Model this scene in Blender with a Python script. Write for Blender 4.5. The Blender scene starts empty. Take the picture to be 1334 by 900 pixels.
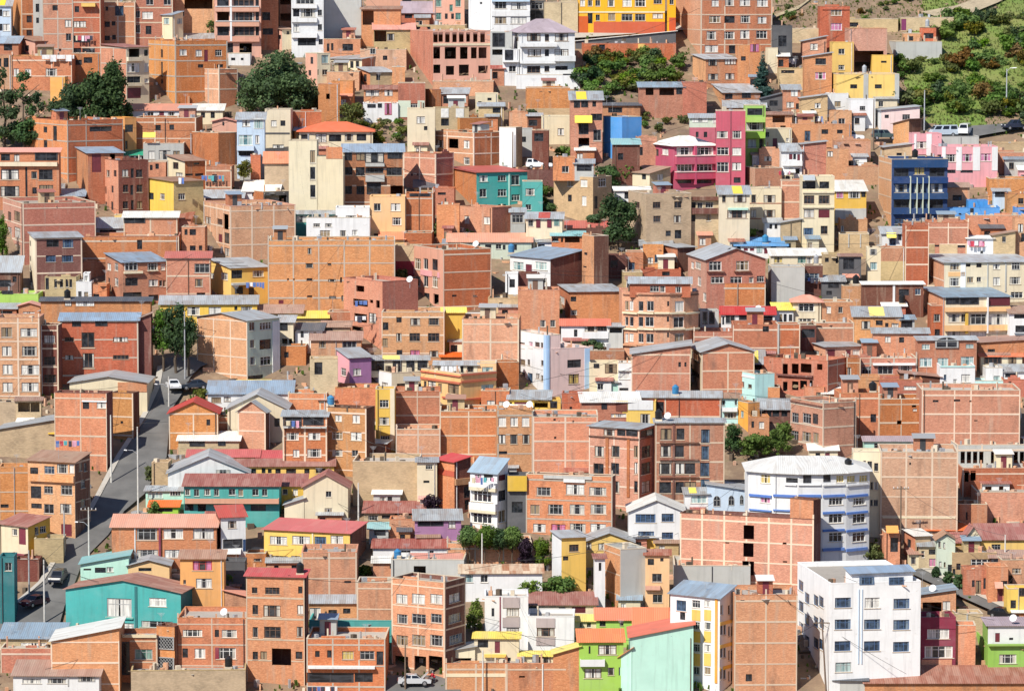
import bpy, math, random, re
from mathutils import Vector, Matrix, noise
RN = random.Random(11)
sc = bpy.context.scene
COL = sc.collection
FPX, PITCH = 5000.0, math.radians(-5.5)
CP, SP = math.cos(PITCH), math.sin(PITCH)
SLOPE, Y0, Z0 = 0.368, 492.0, -90.0
K = 240.0 / 1334.0

# ------------------------------------------------------------------ geometry helpers
def ray(px, py):
    x, y = (px - 667.0) / FPX, (450.0 - py) / FPX
    return Vector((x, CP - y * SP, SP + y * CP))
def ground(px, py):
    d = ray(px, py)
    t = (Z0 - SLOPE * Y0) / (d.z - SLOPE * d.y)
    return d * t
def gz(y):
    return Z0 + SLOPE * (y - Y0)
def project(p):
    f = p.y * CP + p.z * SP
    u = -p.y * SP + p.z * CP
    return 667 + FPX * p.x / f, 450 - FPX * u / f
def mscale(p):
    return (p.y * CP + p.z * SP) / FPX
def link(o, parent=None):
    COL.objects.link(o)
    if parent is not None:
        o.parent = parent
    return o
def mesh_obj(name, verts, faces, mats, parent=None, mi=None, uvs=None, smooth=False, loc=None):
    me = bpy.data.meshes.new(name)
    me.from_pydata([tuple(v) for v in verts], [], faces)
    for m in (mats if isinstance(mats, (list, tuple)) else [mats]):
        me.materials.append(m)
    if mi:
        me.polygons.foreach_set('material_index', mi)
    if uvs:
        ul = me.uv_layers.new(name='UVMap')
        ul.data.foreach_set('uv', [c for f in uvs for uv in f for c in uv])
    if smooth:
        me.polygons.foreach_set('use_smooth', [True] * len(me.polygons))
    o = bpy.data.objects.new(name, me)
    if loc is not None:
        o.location = loc
    return link(o, parent)
def empty(name, loc, label, cat, group=None):
    o = bpy.data.objects.new(name, None)
    o.empty_display_size = 0.5
    o.location = loc
    o['label'] = label
    o['category'] = cat
    if group:
        o['group'] = group
    o['kind'] = 'thing'
    return link(o)
def tag(o, label=None, cat=None, group=None, kind=None):
    for k, v in (('label', label), ('category', cat), ('group', group), ('kind', kind)):
        if v:
            o[k] = v
    return o
class MB:
    """collects boxes, tubes and polygons into one mesh"""
    def __init__(s):
        s.v, s.f, s.mi, s.uv = [], [], [], []
    def poly(s, pts, mi=0, uv=None):
        b = len(s.v)
        s.v += [Vector(p) for p in pts]
        s.f.append(tuple(range(b, b + len(pts))))
        s.mi.append(mi)
        s.uv.append(uv if uv else [(0, 0)] * len(pts))
    def hexa(s, p, mi=0):
        b = len(s.v)
        s.v += [Vector(q) for q in p]
        for f in ((0, 3, 2, 1), (4, 5, 6, 7), (0, 1, 5, 4), (1, 2, 6, 5), (2, 3, 7, 6), (3, 0, 4, 7)):
            s.f.append(tuple(b + i for i in f))
            s.mi.append(mi)
            s.uv.append([(0, 0)] * 4)
    def box(s, x0, x1, y0, y1, z0, z1, mi=0):
        s.hexa([(x0, y0, z0), (x1, y0, z0), (x1, y1, z0), (x0, y1, z0), (x0, y0, z1), (x1, y0, z1), (x1, y1, z1), (x0, y1, z1)], mi)
    def obox(s, o, ux, vx, u0, u1, v0, v1, z0, z1, mi=0):
        q = lambda u, v, z: Vector((o.x + ux.x * u + vx.x * v, o.y + ux.y * u + vx.y * v, z))
        s.hexa([q(u0, v0, z0), q(u1, v0, z0), q(u1, v1, z0), q(u0, v1, z0), q(u0, v0, z1), q(u1, v0, z1), q(u1, v1, z1), q(u0, v1, z1)], mi)
    def tube(s, a, b, r0, r1, n=8, mi=0, cap=True):
        a, b = Vector(a), Vector(b)
        d = (b - a).normalized()
        e = d.cross(Vector((0, 0, 1)))
        e = Vector((1, 0, 0)) if e.length < 1e-3 else e.normalized()
        g = d.cross(e)
        k = len(s.v)
        for c, r in ((a, r0), (b, r1)):
            for i in range(n):
                t = 2 * math.pi * i / n
                s.v.append(c + e * (r * math.cos(t)) + g * (r * math.sin(t)))
        for i in range(n):
            j = (i + 1) % n
            s.f.append((k + i, k + j, k + n + j, k + n + i)); s.mi.append(mi); s.uv.append([(0, 0)] * 4)
        if cap:
            s.f.append(tuple(k + n + i for i in range(n))); s.mi.append(mi); s.uv.append([(0, 0)] * n)
            s.f.append(tuple(k + n - 1 - i for i in range(n))); s.mi.append(mi); s.uv.append([(0, 0)] * n)
    def obj(s, name, mats, parent=None, uv=False, smooth=False, loc=None):
        if not s.f:
            return None
        return mesh_obj(name, s.v, s.f, mats, parent, s.mi, s.uv if uv else None, smooth, loc)

# ------------------------------------------------------------------ materials
def newmat(name):
    m = bpy.data.materials.new(name)
    m.use_nodes = True
    nt = m.node_tree
    return m, nt, nt.nodes['Principled BSDF']
def nd(nt, t, **kw):
    n = nt.nodes.new(t)
    for k, v in kw.items():
        if k in n.inputs:
            n.inputs[k].default_value = v
        else:
            setattr(n, k, v)
    return n
def mixc(nt, fac, a, b, blend='MIX'):
    n = nt.nodes.new('ShaderNodeMix')
    n.data_type, n.blend_type = 'RGBA', blend
    for i, s in ((0, fac), (6, a), (7, b)):
        if isinstance(s, bpy.types.NodeSocket):
            nt.links.new(s, n.inputs[i])
        else:
            n.inputs[i].default_value = s if i == 0 else (*s[:3], 1)
    return n.outputs[2]
def ramp(nt, fac, lo, hi, a=0.0, b=1.0):
    n = nt.nodes.new('ShaderNodeMapRange')
    nt.links.new(fac, n.inputs[0])
    for i, v in ((1, lo), (2, hi), (3, a), (4, b)):
        n.inputs[i].default_value = v
    return n.outputs[0]
def coords(nt, scale=(1, 1, 1), kind='Object', rnd=True):
    tc = nt.nodes.new('ShaderNodeTexCoord')
    mp = nt.nodes.new('ShaderNodeMapping')
    mp.inputs['Scale'].default_value = scale
    nt.links.new(tc.outputs[kind], mp.inputs['Vector'])
    if rnd:
        oi = nt.nodes.new('ShaderNodeObjectInfo')
        mu = nd(nt, 'ShaderNodeMath', operation='MULTIPLY')
        mu.inputs[1].default_value = 57.0
        nt.links.new(oi.outputs['Random'], mu.inputs[0])
        cb = nt.nodes.new('ShaderNodeCombineXYZ')
        for i in range(3):
            nt.links.new(mu.outputs[0], cb.inputs[i])
        nt.links.new(cb.outputs[0], mp.inputs['Location'])
    return mp.outputs[0]
def noisetex(nt, vec, scale, detail=3.0, rough=0.55):
    n = nd(nt, 'ShaderNodeTexNoise')
    n.inputs['Scale'].default_value, n.inputs['Detail'].default_value, n.inputs['Roughness'].default_value = scale, detail, rough
    nt.links.new(vec, n.inputs['Vector'])
    return n.outputs['Fac']
def bump(nt, bs, h, strength=0.3, dist=0.03):
    b = nt.nodes.new('ShaderNodeBump')
    b.inputs['Strength'].default_value, b.inputs['Distance'].default_value = strength, dist
    nt.links.new(h, b.inputs['Height'])
    nt.links.new(b.outputs[0], bs.inputs['Normal'])
def hsv(nt, col, amount_h=0.02, amount_v=0.25, amount_s=0.2):
    oi = nt.nodes.new('ShaderNodeObjectInfo')
    wn = nd(nt, 'ShaderNodeTexWhiteNoise', noise_dimensions='1D')
    nt.links.new(oi.outputs['Random'], wn.inputs['W'])
    sep = nt.nodes.new('ShaderNodeSeparateColor')
    nt.links.new(wn.outputs['Color'], sep.inputs[0])
    h = nt.nodes.new('ShaderNodeHueSaturation')
    nt.links.new(ramp(nt, sep.outputs[0], 0, 1, 0.5 - amount_h, 0.5 + amount_h), h.inputs['Hue'])
    nt.links.new(ramp(nt, sep.outputs[1], 0, 1, 1 - amount_s, 1 + amount_s * .6), h.inputs['Saturation'])
    nt.links.new(ramp(nt, sep.outputs[2], 0, 1, 1 - amount_v, 1 + amount_v), h.inputs['Value'])
    nt.links.new(col, h.inputs['Color'])
    return h.outputs[0]
def brick_mat(name, c):
    m, nt, bs = newmat(name)
    v = coords(nt)
    dark = tuple(x * .62 for x in c)
    pale = (min(1, c[0] * 1.2 + .03), c[1] * 1.4 + .03, c[2] * 1.45 + .02)
    col = mixc(nt, ramp(nt, noisetex(nt, v, .22, 4), .38, .66), tuple(x * .86 for x in c), c)
    col = mixc(nt, ramp(nt, noisetex(nt, v, .45, 5, .7), .5, .8, 0, .42), col, pale)
    # courses: long thin streaks along the wall, one brick high
    cv = coords(nt, (1.2, 1.2, 5.2))
    col = mixc(nt, ramp(nt, noisetex(nt, cv, 1.6, 2, .6), .42, .62, 0, .62), col, dark)
    cv2 = coords(nt, (2.6, 2.6, 7.0))
    col = mixc(nt, ramp(nt, noisetex(nt, cv2, 1.5, 1, .5), .52, .7, 0, .5), col, pale)
    # mortar smears and rain streaks
    sv = coords(nt, (1.3, 1.3, .12))
    col = mixc(nt, ramp(nt, noisetex(nt, sv, 1.1, 4, .6), .54, .78, 0, .6), col, (.42, .33, .25))
    col = mixc(nt, ramp(nt, noisetex(nt, coords(nt, (.8, .8, .25)), .7, 5, .65), .55, .78, 0, .7), col, (.15, .085, .06))
    nt.links.new(hsv(nt, col, .012, .14, .14), bs.inputs['Base Color'])
    bs.inputs['Roughness'].default_value = .92
    bs.inputs['Specular IOR Level'].default_value = .15
    bump(nt, bs, noisetex(nt, cv2, 2.4, 2), .35, .03)
    return m
def plaster_mat(name, c, var=.06):
    m, nt, bs = newmat(name)
    v = coords(nt)
    d = tuple(x * .8 for x in c)
    col = mixc(nt, ramp(nt, noisetex(nt, v, .5, 5, .65), .4, .75, 0, .55), c, d)
    sv = coords(nt, (1.6, 1.6, .1))
    dirt = tuple(x * .55 + .03 for x in c)
    col = mixc(nt, ramp(nt, noisetex(nt, sv, 1.3, 4, .6), .52, .78, 0, .62), col, dirt)
    col = mixc(nt, ramp(nt, noisetex(nt, coords(nt, (.35, .35, .5)), .5, 5, .7), .48, .72, 0, .35), col, tuple(x * .72 + .16 for x in c))
    col = mixc(nt, ramp(nt, noisetex(nt, v, 1.6, 4, .7), .63, .76, 0, .3), col, (.3, .25, .2))
    nt.links.new(hsv(nt, col, .006, var, .08), bs.inputs['Base Color'])
    bs.inputs['Roughness'].default_value = .8
    bs.inputs['Specular IOR Level'].default_value = .25
    bump(nt, bs, noisetex(nt, v, 5, 4), .12, .02)
    return m
def adobe_mat(name, c):
    m, nt, bs = newmat(name)
    v = coords(nt)
    d = tuple(x * .68 for x in c)
    cv = coords(nt, (1.3, 1.3, 4.4))
    col = mixc(nt, ramp(nt, noisetex(nt, v, .5, 5, .65), .4, .7), c, d)
    col = mixc(nt, ramp(nt, noisetex(nt, cv, 1.7, 2), .45, .65, 0, .5), col, tuple(x * 1.25 for x in c))
    nt.links.new(hsv(nt, col, .012, .14, .15), bs.inputs['Base Color'])
    bs.inputs['Roughness'].default_value = .95
    bump(nt, bs, noisetex(nt, cv, 2.5, 3), .5, .04)
    return m
def roof_mat(name, c, c2, metal=.0, rough=.5, amount=.5, stripes=True):
    m, nt, bs = newmat(name)
    uv = coords(nt, (1, 1, 1), 'UV', True)
    uv2 = coords(nt, (1, .18, 1), 'UV', True)
    col = mixc(nt, ramp(nt, noisetex(nt, uv2, 1.6, 4, .65), .5 - .1 * amount, .72, 0, amount), c, c2)
    # separate sheets, each weathered a little differently
    uv3 = coords(nt, (1.1, .34, 1), 'UV', True)
    vo = nd(nt, 'ShaderNodeTexVoronoi', distance='CHEBYCHEV')
    vo.inputs['Scale'].default_value, vo.inputs['Randomness'].default_value = 1.0, .12
    nt.links.new(uv3, vo.inputs['Vector'])
    sp = nt.nodes.new('ShaderNodeSeparateColor')
    nt.links.new(vo.outputs['Color'], sp.inputs[0])
    col = mixc(nt, ramp(nt, sp.outputs[0], .5, 1, 0, .55 * amount + .1), col, tuple(min(1, x * 1.3 + .02) for x in c))
    col = mixc(nt, ramp(nt, sp.outputs[1], .7, 1, 0, .7 * amount), col, c2)
    col = mixc(nt, ramp(nt, noisetex(nt, uv, .5, 5, .7), .58, .8, 0, .35), col, (.12, .1, .09))
    nt.links.new(hsv(nt, col, .01, .12, .15), bs.inputs['Base Color'])
    bs.inputs['Metallic'].default_value, bs.inputs['Roughness'].default_value = metal, rough
    bs.inputs['Specular IOR Level'].default_value = .3
    if stripes:
        w = nd(nt, 'ShaderNodeTexWave', wave_type='BANDS', bands_direction='X')
        w.inputs['Scale'].default_value = 1.1
        nt.links.new(coords(nt, (1, 1, 1), 'UV', False), w.inputs['Vector'])
        bump(nt, bs, w.outputs['Fac'], .55, .05)
    return m
def plain_mat(name, c, rough=.6, metal=0.0, var=.1, ns=3.0):
    m, nt, bs = newmat(name)
    v = coords(nt)
    col = mixc(nt, ramp(nt, noisetex(nt, v, ns, 4), .4, .7), c, tuple(x * .8 for x in c))
    nt.links.new(hsv(nt, col, .005, var, .05), bs.inputs['Base Color'])
    bs.inputs['Roughness'].default_value, bs.inputs['Metallic'].default_value = rough, metal
    return m
def pane_mat(name, glass, curtain=None, cover=(.1, .5)):
    """window glass; with curtains drawn in from both sides by an amount that differs per window"""
    m, nt, bs = newmat(name)
    oi = nt.nodes.new('ShaderNodeObjectInfo')
    tc = nt.nodes.new('ShaderNodeTexCoord')
    v = coords(nt, (1, 1, 1), 'Object', True)
    col = mixc(nt, ramp(nt, noisetex(nt, v, 2.2, 2), .4, .62), glass, tuple(x * 2.6 + .012 for x in glass))
    rough = .07
    bs.inputs['Roughness'].default_value = rough
    if curtain:
        sx = nt.nodes.new('ShaderNodeSeparateXYZ')
        nt.links.new(tc.outputs['Object'], sx.inputs[0])
        ab = nd(nt, 'ShaderNodeMath', operation='ABSOLUTE')
        nt.links.new(sx.outputs[0], ab.inputs[0])
        th = ramp(nt, oi.outputs['Random'], 0, 1, .5 - cover[1], .5 - cover[0])
        gt = nd(nt, 'ShaderNodeMath', operation='GREATER_THAN')
        nt.links.new(ab.outputs[0], gt.inputs[0]); nt.links.new(th, gt.inputs[1])
        fold = noisetex(nt, coords(nt, (9, 1, .5), 'Object', True), 1.5, 2)
        cc = mixc(nt, ramp(nt, fold, .35, .65), curtain, tuple(x * .55 for x in curtain))
        col = mixc(nt, gt.outputs[0], col, cc)
        bs.inputs['Coat Weight'].default_value = .35
        bs.inputs['Coat Roughness'].default_value = .05
        r = ramp(nt, gt.outputs[0], 0, 1, .08, .6)
        nt.links.new(r, bs.inputs['Roughness'])
    nt.links.new(col, bs.inputs['Base Color'])
    bs.inputs['Specular IOR Level'].default_value = .6
    return m
def leaf_mat(name, a, b, c):
    m, nt, bs = newmat(name)
    v = coords(nt, (1, 1, 1), 'Object', True)
    col = mixc(nt, ramp(nt, noisetex(nt, v, .55, 3), .38, .66), a, b)
    col = mixc(nt, ramp(nt, noisetex(nt, v, 2.4, 2), .55, .72, 0, .8), col, c)
    leafc = hsv(nt, col, .015, .2, .15)
    nt.links.new(leafc, bs.inputs['Base Color'])
    tl = nt.nodes.new('ShaderNodeBsdfTranslucent')
    nt.links.new(leafc, tl.inputs['Color'])
    mx = nt.nodes.new('ShaderNodeMixShader')
    mx.inputs[0].default_value = .38
    nt.links.new(bs.outputs[0], mx.inputs[1]); nt.links.new(tl.outputs[0], mx.inputs[2])
    nt.links.new(mx.outputs[0], nt.nodes['Material Output'].inputs['Surface'])
    bs.inputs['Roughness'].default_value = .6
    bs.inputs['Specular IOR Level'].default_value = .2
    bs.inputs['Subsurface Weight'].default_value = 0
    return m

WALLC = {  # plaster and paint
 'cr': (.72, .62, .43), 'wh': (.74, .74, .73), 'gy': (.47, .47, .44), 'yl': (.76, .50, .12), 'or': (.78, .36, .09), 'yo': (.82, .42, .05), 'y2': (.66, .42, .08),
 'rd': (.52, .11, .045), 'mg': (.50, .09, .145), 'gn': (.34, .56, .09), 'g2': (.27, .46, .09), 'bl': (.02, .055, .15), 'sk': (.38, .55, .76), 'ww': (.88, .88, .87), 'lb': (.50, .62, .74), 'sb': (.07, .28, .66), 'b2': (.09, .20, .52),
 'pu': (.34, .16, .31), 'ma': (.24, .035, .06), 'sa': (.66, .35, .25), 'pe': (.80, .50, .24), 'te': (.075, .38, .35), 'td': (.03, .17, .18), 'mt': (.46, .72, .60), 'cy': (.48, .75, .72),  # dark teal: turquoise with the shade of its wall put into the colour
 'lp': (.80, .60, .55), 'pk': (.75, .36, .38), 'mv': (.44, .37, .36), 'lg': (.56, .62, .50), 'dk': (.10, .10, .105), 'zz': (.35, .38, .40)}  # near-black grey also paints shadow onto whole walls
BRICKC = {'bb': (.56, .216, .108), 'bo': (.635, .276, .134), 'br': (.51, .183, .098), 'bp': (.60, .295, .18), 'bd': (.19, .078, .056)}  # darkest brick carries painted shade on shadowed faces; real brown walls share it
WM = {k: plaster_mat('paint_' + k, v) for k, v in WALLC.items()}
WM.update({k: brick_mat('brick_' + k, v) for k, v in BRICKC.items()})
WM['ad'] = adobe_mat('adobe', (.50, .37, .21))
ROOFM = {
 'z': roof_mat('zinc_roof', (.40, .43, .45), (.27, .21, .17), .2, .55, .65),
 'b': roof_mat('blue_zinc_roof', (.27, .36, .45), (.23, .21, .20), .2, .55, .6),
 'd': roof_mat('dark_roof', (.10, .11, .13), (.17, .15, .14), .1, .6),
 'r': roof_mat('rust_roof', (.27, .085, .06), (.42, .23, .18), .0, .75, .8),
 'R': roof_mat('red_roof', (.48, .085, .07), (.42, .17, .13), .0, .6, .35),
 'o': roof_mat('salmon_roof', (.60, .26, .18), (.50, .30, .23), .0, .7, .5),
 'O': roof_mat('orange_tile_roof', (.64, .14, .04), (.5, .17, .08), .0, .7, .4),
 'w': roof_mat('white_roof', (.70, .69, .65), (.48, .42, .35), .0, .6, .5),
 'y': roof_mat('yellow_roof', (.74, .58, .08), (.60, .48, .20), .0, .6, .5),
 't': roof_mat('teal_roof', (.22, .42, .42), (.3, .36, .36), .0, .55),
 'B': roof_mat('bright_blue_roof', (.13, .33, .58), (.25, .38, .52), .0, .55, .4),
 'n': roof_mat('brown_roof', (.30, .17, .12), (.38, .27, .20), .0, .8, .7),
 'm': roof_mat('mauve_roof', (.36, .29, .32), (.27, .21, .22), .0, .75, .5),
 'G': roof_mat('green_plastic_roof', (.03, .30, .20), (.10, .38, .28), .0, .4, .4),
 'S': roof_mat('speckled_tile_roof', (.60, .48, .36), (.36, .13, .07), .0, .85, 1.0, False)}
CONC = plaster_mat('concrete', (.60, .50, .37), .1)
FRAMEC = [plaster_mat('frame_concrete', (.64, .50, .37), .15), plaster_mat('frame_concrete_pale', (.72, .56, .42), .12), plaster_mat('frame_concrete_grey', (.50, .43, .35), .15)]
ROOFTOP = plaster_mat('roof_slab', (.40, .36, .31), .2)
METAL = plain_mat('galvanised_metal', (.55, .56, .57), .45, .5)
WOODP = plain_mat('pole_wood', (.17, .12, .085), .9)
CPOLE = plain_mat('pole_concrete', (.62, .60, .55), .85)
BLACK = plain_mat('black_plastic', (.015, .016, .018), .35)
TANKB = plain_mat('blue_plastic', (.05, .22, .42), .4)
WHITEP = plain_mat('white_enamel', (.8, .8, .8), .4)
FRM = {'brown': plain_mat('frame_brown', (.16, .09, .06), .6), 'white': plain_mat('frame_white', (.78, .77, .73), .5), 'dark': plain_mat('frame_dark', (.05, .05, .055), .5),
       'grey': plain_mat('frame_grey', (.42, .42, .41), .5), 'blue': plain_mat('frame_blue', (.07, .14, .28), .5), 'red': plain_mat('frame_red', (.45, .06, .06), .6)}
PANE = {
 'dark': pane_mat('glass_dark', (.012, .014, .018)),
 'blue': pane_mat('glass_blue', (.018, .035, .06), (.20, .27, .34), (.0, .22)),
 'half': pane_mat('glass_half_curtain', (.015, .017, .02), (.62, .58, .5), (.05, .32)),
 'white': pane_mat('glass_white_curtain', (.02, .022, .026), (.80, .78, .72), (.36, .5)),
 'brown': pane_mat('glass_brown_curtain', (.02, .018, .016), (.34, .25, .15), (.3, .5)),
 'yellow': pane_mat('glass_yellow_curtain', (.02, .02, .02), (.72, .54, .16), (.36, .5)),
 'pink': pane_mat('glass_pink_curtain', (.02, .02, .02), (.62, .22, .38), (.28, .5)),
 'teal': pane_mat('glass_teal', (.05, .10, .11), (.46, .60, .58), (.25, .48)),
 'green': pane_mat('glass_green', (.03, .08, .07), (.22, .36, .30), (.1, .4))}
DOORM = {'maroon': plain_mat('door_maroon', (.17, .03, .045), .5), 'white': plain_mat('door_white', (.75, .74, .70), .5), 'blue': plain_mat('door_blue', (.10, .32, .52), .5),
         'pink': plain_mat('door_purple', (.22, .04, .12), .5)}
EARTH_M, nt, bs = newmat('earth')
v = coords(nt, (1, 1, 1), 'Object', False)
c_ = mixc(nt, ramp(nt, noisetex(nt, v, .12, 6, .65), .4, .65), (.25, .17, .105), (.15, .10, .07))
c_ = mixc(nt, ramp(nt, noisetex(nt, v, .35, 5, .7), .52, .7, 0, .7), c_, (.32, .24, .155))
c_ = mixc(nt, ramp(nt, noisetex(nt, v, .6, 5, .7), .58, .7, 0, .75), c_, (.10, .12, .045))
nt.links.new(c_, bs.inputs['Base Color']); bs.inputs['Roughness'].default_value = .95
bump(nt, bs, noisetex(nt, v, .9, 6), .6, .3)
GRASSY, nt, bs = newmat('grassy_earth')
v = coords(nt, (1, 1, 1), 'Object', False)
c_ = mixc(nt, ramp(nt, noisetex(nt, v, .10, 6, .65), .4, .65), (.13, .20, .035), (.19, .20, .055))
c_ = mixc(nt, ramp(nt, noisetex(nt, v, .5, 5, .7), .55, .7, 0, .7), c_, (.20, .16, .08))
nt.links.new(c_, bs.inputs['Base Color']); bs.inputs['Roughness'].default_value = .95
bump(nt, bs, noisetex(nt, v, 1.2, 6), .7, .3)
ASPH, nt, bs = newmat('asphalt')
v = coords(nt, (1, 1, 1), 'Object', False)
c_ = mixc(nt, ramp(nt, noisetex(nt, v, .3, 5), .4, .65), (.105, .103, .10), (.15, .146, .14))
c_ = mixc(nt, ramp(nt, noisetex(nt, v, 1.2, 4, .7), .6, .72, 0, .5), c_, (.09, .09, .09))
nt.links.new(c_, bs.inputs['Base Color']); bs.inputs['Roughness'].default_value = .9
PAVE = plaster_mat('pavement_concrete', (.42, .39, .34), .05)
DIRTR = adobe_mat('dirt_track', (.42, .33, .22))

# ------------------------------------------------------------------ window meshes (shared)
def frame_mesh(n, mat, sill, tag_):
    b = MB()
    t, tm = .05, .035
    y0, y1 = .09, .15
    b.box(-.5, .5, y0, y1, -.5, -.5 + t); b.box(-.5, .5, y0, y1, .5 - t, .5)
    b.box(-.5, -.5 + t, y0, y1, -.5 + t, .5 - t); b.box(.5 - t, .5, y0, y1, -.5 + t, .5 - t)
    for i in range(1, n):
        x = -.5 + i / n
        b.box(x - tm / 2, x + tm / 2, y0 + .005, y1 - .005, -.5 + t, .5 - t)
    if n >= 3:
        b.box(-.5 + t, .5 - t, y0 + .008, y1 - .008, .17, .17 + tm)
    if sill:
        b.box(-.56, .56, -.07, y0 - .004, -.56, -.502, 1)
    me = bpy.data.meshes.new('window_frame_' + tag_)
    me.from_pydata([tuple(v) for v in b.v], [], b.f)
    me.materials.append(mat); me.materials.append(CONC)
    me.polygons.foreach_set('material_index', b.mi)
    return me
FME = {(n, c, s): frame_mesh(n, FRM[c], s, '%d_%s' % (n, c)) for n in (1, 2, 3, 4) for c in FRM for s in (0, 1)}
def quad_mesh(name, mat):
    me = bpy.data.meshes.new(name)
    me.from_pydata([(-.46, .125, -.46), (.46, .125, -.46), (.46, .125, .46), (-.46, .125, .46)], [], [(0, 1, 2, 3)])
    me.materials.append(mat)
    return me
PME = {k: quad_mesh('pane_' + k, m) for k, m in PANE.items()}
def door_mesh(name, mat, ribs):
    b = MB()
    b.box(-.5, .5, .06, .14, -.5, .5)
    if ribs:
        for i in range(9):
            b.box(-.48, .48, .035, .058, -.47 + i * .105, -.42 + i * .105)
    else:
        for sx in (-1, 1):
            b.box(sx * .25 - .17, sx * .25 + .17, .04, .058, -.42, -.05); b.box(sx * .25 - .17, sx * .25 + .17, .04, .058, .05, .42)
    me = bpy.data.meshes.new(name)
    me.from_pydata([tuple(v) for v in b.v], [], b.f)
    me.materials.append(mat)
    return me
DME = {(k, r): door_mesh('door_%s_%d' % (k, r), m, r) for k, m in DOORM.items() for r in (0, 1)}
def arch_meshes():
    n = 12
    out = [(-.5, -.5), (.5, -.5)] + [(.5 * math.cos(math.pi * i / n), .1 + .4 * math.sin(math.pi * i / n)) for i in range(n + 1)]
    inn = [(x * .86, (z + .02) * .9) for x, z in out]
    b = MB()
    k = len(out)
    for i in range(k):
        j = (i + 1) % k
        (a, c), (d, e), (f, g), (h, l) = out[i], out[j], inn[j], inn[i]
        b.hexa([(a, -.06, c), (d, -.06, e), (d, .0, e), (a, .0, c), (h, -.06, l), (f, -.06, g), (f, .0, g), (h, .0, l)])
    b.box(-.03, .03, -.05, -.005, -.44, .44); b.box(-.42, .42, -.045, -.008, .06, .1)
    fm = bpy.data.meshes.new('arched_frame'); fm.from_pydata([tuple(v) for v in b.v], [], b.f); fm.materials.append(FRM['grey'])
    pm = bpy.data.meshes.new('arched_pane'); pm.from_pydata([(x, -.02, z) for x, z in inn], [], [tuple(range(k))]); pm.materials.append(PANE['dark'])
    return fm, pm
AFM, APM = arch_meshes()
def lattice_mesh():
    b = MB()
    for x0, x1, z0, z1 in ((-.5, .5, -.5, -.44), (-.5, .5, .44, .5), (-.5, -.44, -.44, .44), (.44, .5, -.44, .44)):
        b.box(x0, x1, .0, .14, z0, z1)
    n = 5
    for i in range(n):
        for j in range(3):
            x, z = -.44 + (i + .5) * .88 / n, -.44 + (j + .5) * .88 / 3
            dx, dz = .44 / n, .44 / 3
            for (a, c), (d, e) in (((x - dx, z), (x, z + dz)), ((x, z + dz), (x + dx, z)), ((x + dx, z), (x, z - dz)), ((x, z - dz), (x - dx, z))):
                nx, nz = -(e - c) * .06, (d - a) * .06
                b.hexa([(a - nx, .02, c - nz), (d - nx, .02, e - nz), (d - nx, .1, e - nz), (a - nx, .1, c - nz), (a + nx, .02, c + nz), (d + nx, .02, e + nz), (d + nx, .1, e + nz), (a + nx, .1, c + nz)])
    me = bpy.data.meshes.new('lattice'); me.from_pydata([tuple(v) for v in b.v], [], b.f); me.materials.append(FRM['grey'])
    return me
LME = lattice_mesh()

# ------------------------------------------------------------------ houses
HOUSES = []
RUB = MB()
def wall_grid(b, A, ux, nx, Wd, z0, z1, holes, mi, rev=.2):
    """a wall from A along ux with real openings; nx points inward; mi wall material"""
    us = sorted({0.0, Wd, *[h[0] for h in holes], *[h[1] for h in holes]})
    zs = sorted({z0, z1, *[h[2] for h in holes], *[h[3] for h in holes]})
    P = lambda u, z, v=0.0: Vector((A.x + ux.x * u + nx.x * v, A.y + ux.y * u + nx.y * v, z))
    for i in range(len(us) - 1):
        if us[i + 1] - us[i] < 1e-5:
            continue
        um = (us[i] + us[i + 1]) / 2
        start = zs[0]
        for j in range(len(zs) - 1):
            zm = (zs[j] + zs[j + 1]) / 2
            if any(h[0] < um < h[1] and h[2] < zm < h[3] for h in holes):
                if zs[j] > start + 1e-5:
                    b.poly([P(us[i], start), P(us[i + 1], start), P(us[i + 1], zs[j]), P(us[i], zs[j])], mi)
                start = zs[j + 1]
        if zs[-1] > start + 1e-5:
            b.poly([P(us[i], start), P(us[i + 1], start), P(us[i + 1], zs[-1]), P(us[i], zs[-1])], mi)
    for (a, c, d, e) in holes:
        b.poly([P(a, d), P(a, d, rev), P(a, e, rev), P(a, e)], mi)
        b.poly([P(c, d), P(c, e), P(c, e, rev), P(c, d, rev)], mi)
        b.poly([P(a, d), P(c, d), P(c, d, rev), P(a, d, rev)], mi)
        b.poly([P(a, e), P(a, e, rev), P(c, e, rev), P(c, e)], mi)
def offset_poly(pts, d):
    """inward offset of a convex counter-clockwise polygon (plan)"""
    n, out = len(pts), []
    for i in range(n):
        p0, p1, p2 = pts[i - 1], pts[i], pts[(i + 1) % n]
        e1 = Vector((p1.x - p0.x, p1.y - p0.y)).normalized()
        e2 = Vector((p2.x - p1.x, p2.y - p1.y)).normalized()
        n1, n2 = Vector((-e1.y, e1.x)), Vector((-e2.y, e2.x))
        m = (n1 + n2)
        m = m / max(.35, m.length_squared) * 2
        out.append(Vector((p1.x + m.x * d, p1.y + m.y * d, 0)))
    return out
def wcode(c):
    return c[:2], ('f' in c[2:]), (int(c[3:]) if len(c) > 3 else 0)
def nearest_plan(px, A, d):
    """distance t along plan line A + t d where the plan ray of pixel px crosses it"""
    r = ray(px, 450)
    den = d.x * r.y - d.y * r.x
    if abs(den) < 1e-4:
        den = 1e-4
    return (r.x * A.y - r.y * A.x) / den
def subtract(lo, hi, cuts):
    out, s = [], lo
    for a, c in sorted(cuts):
        if a > s + .05:
            out.append((s, min(a, hi)))
        s = max(s, c)
        if s >= hi:
            break
    if hi > s + .05:
        out.append((s, hi))
    return [(a, c) for a, c in out if c > a + .05]

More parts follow.
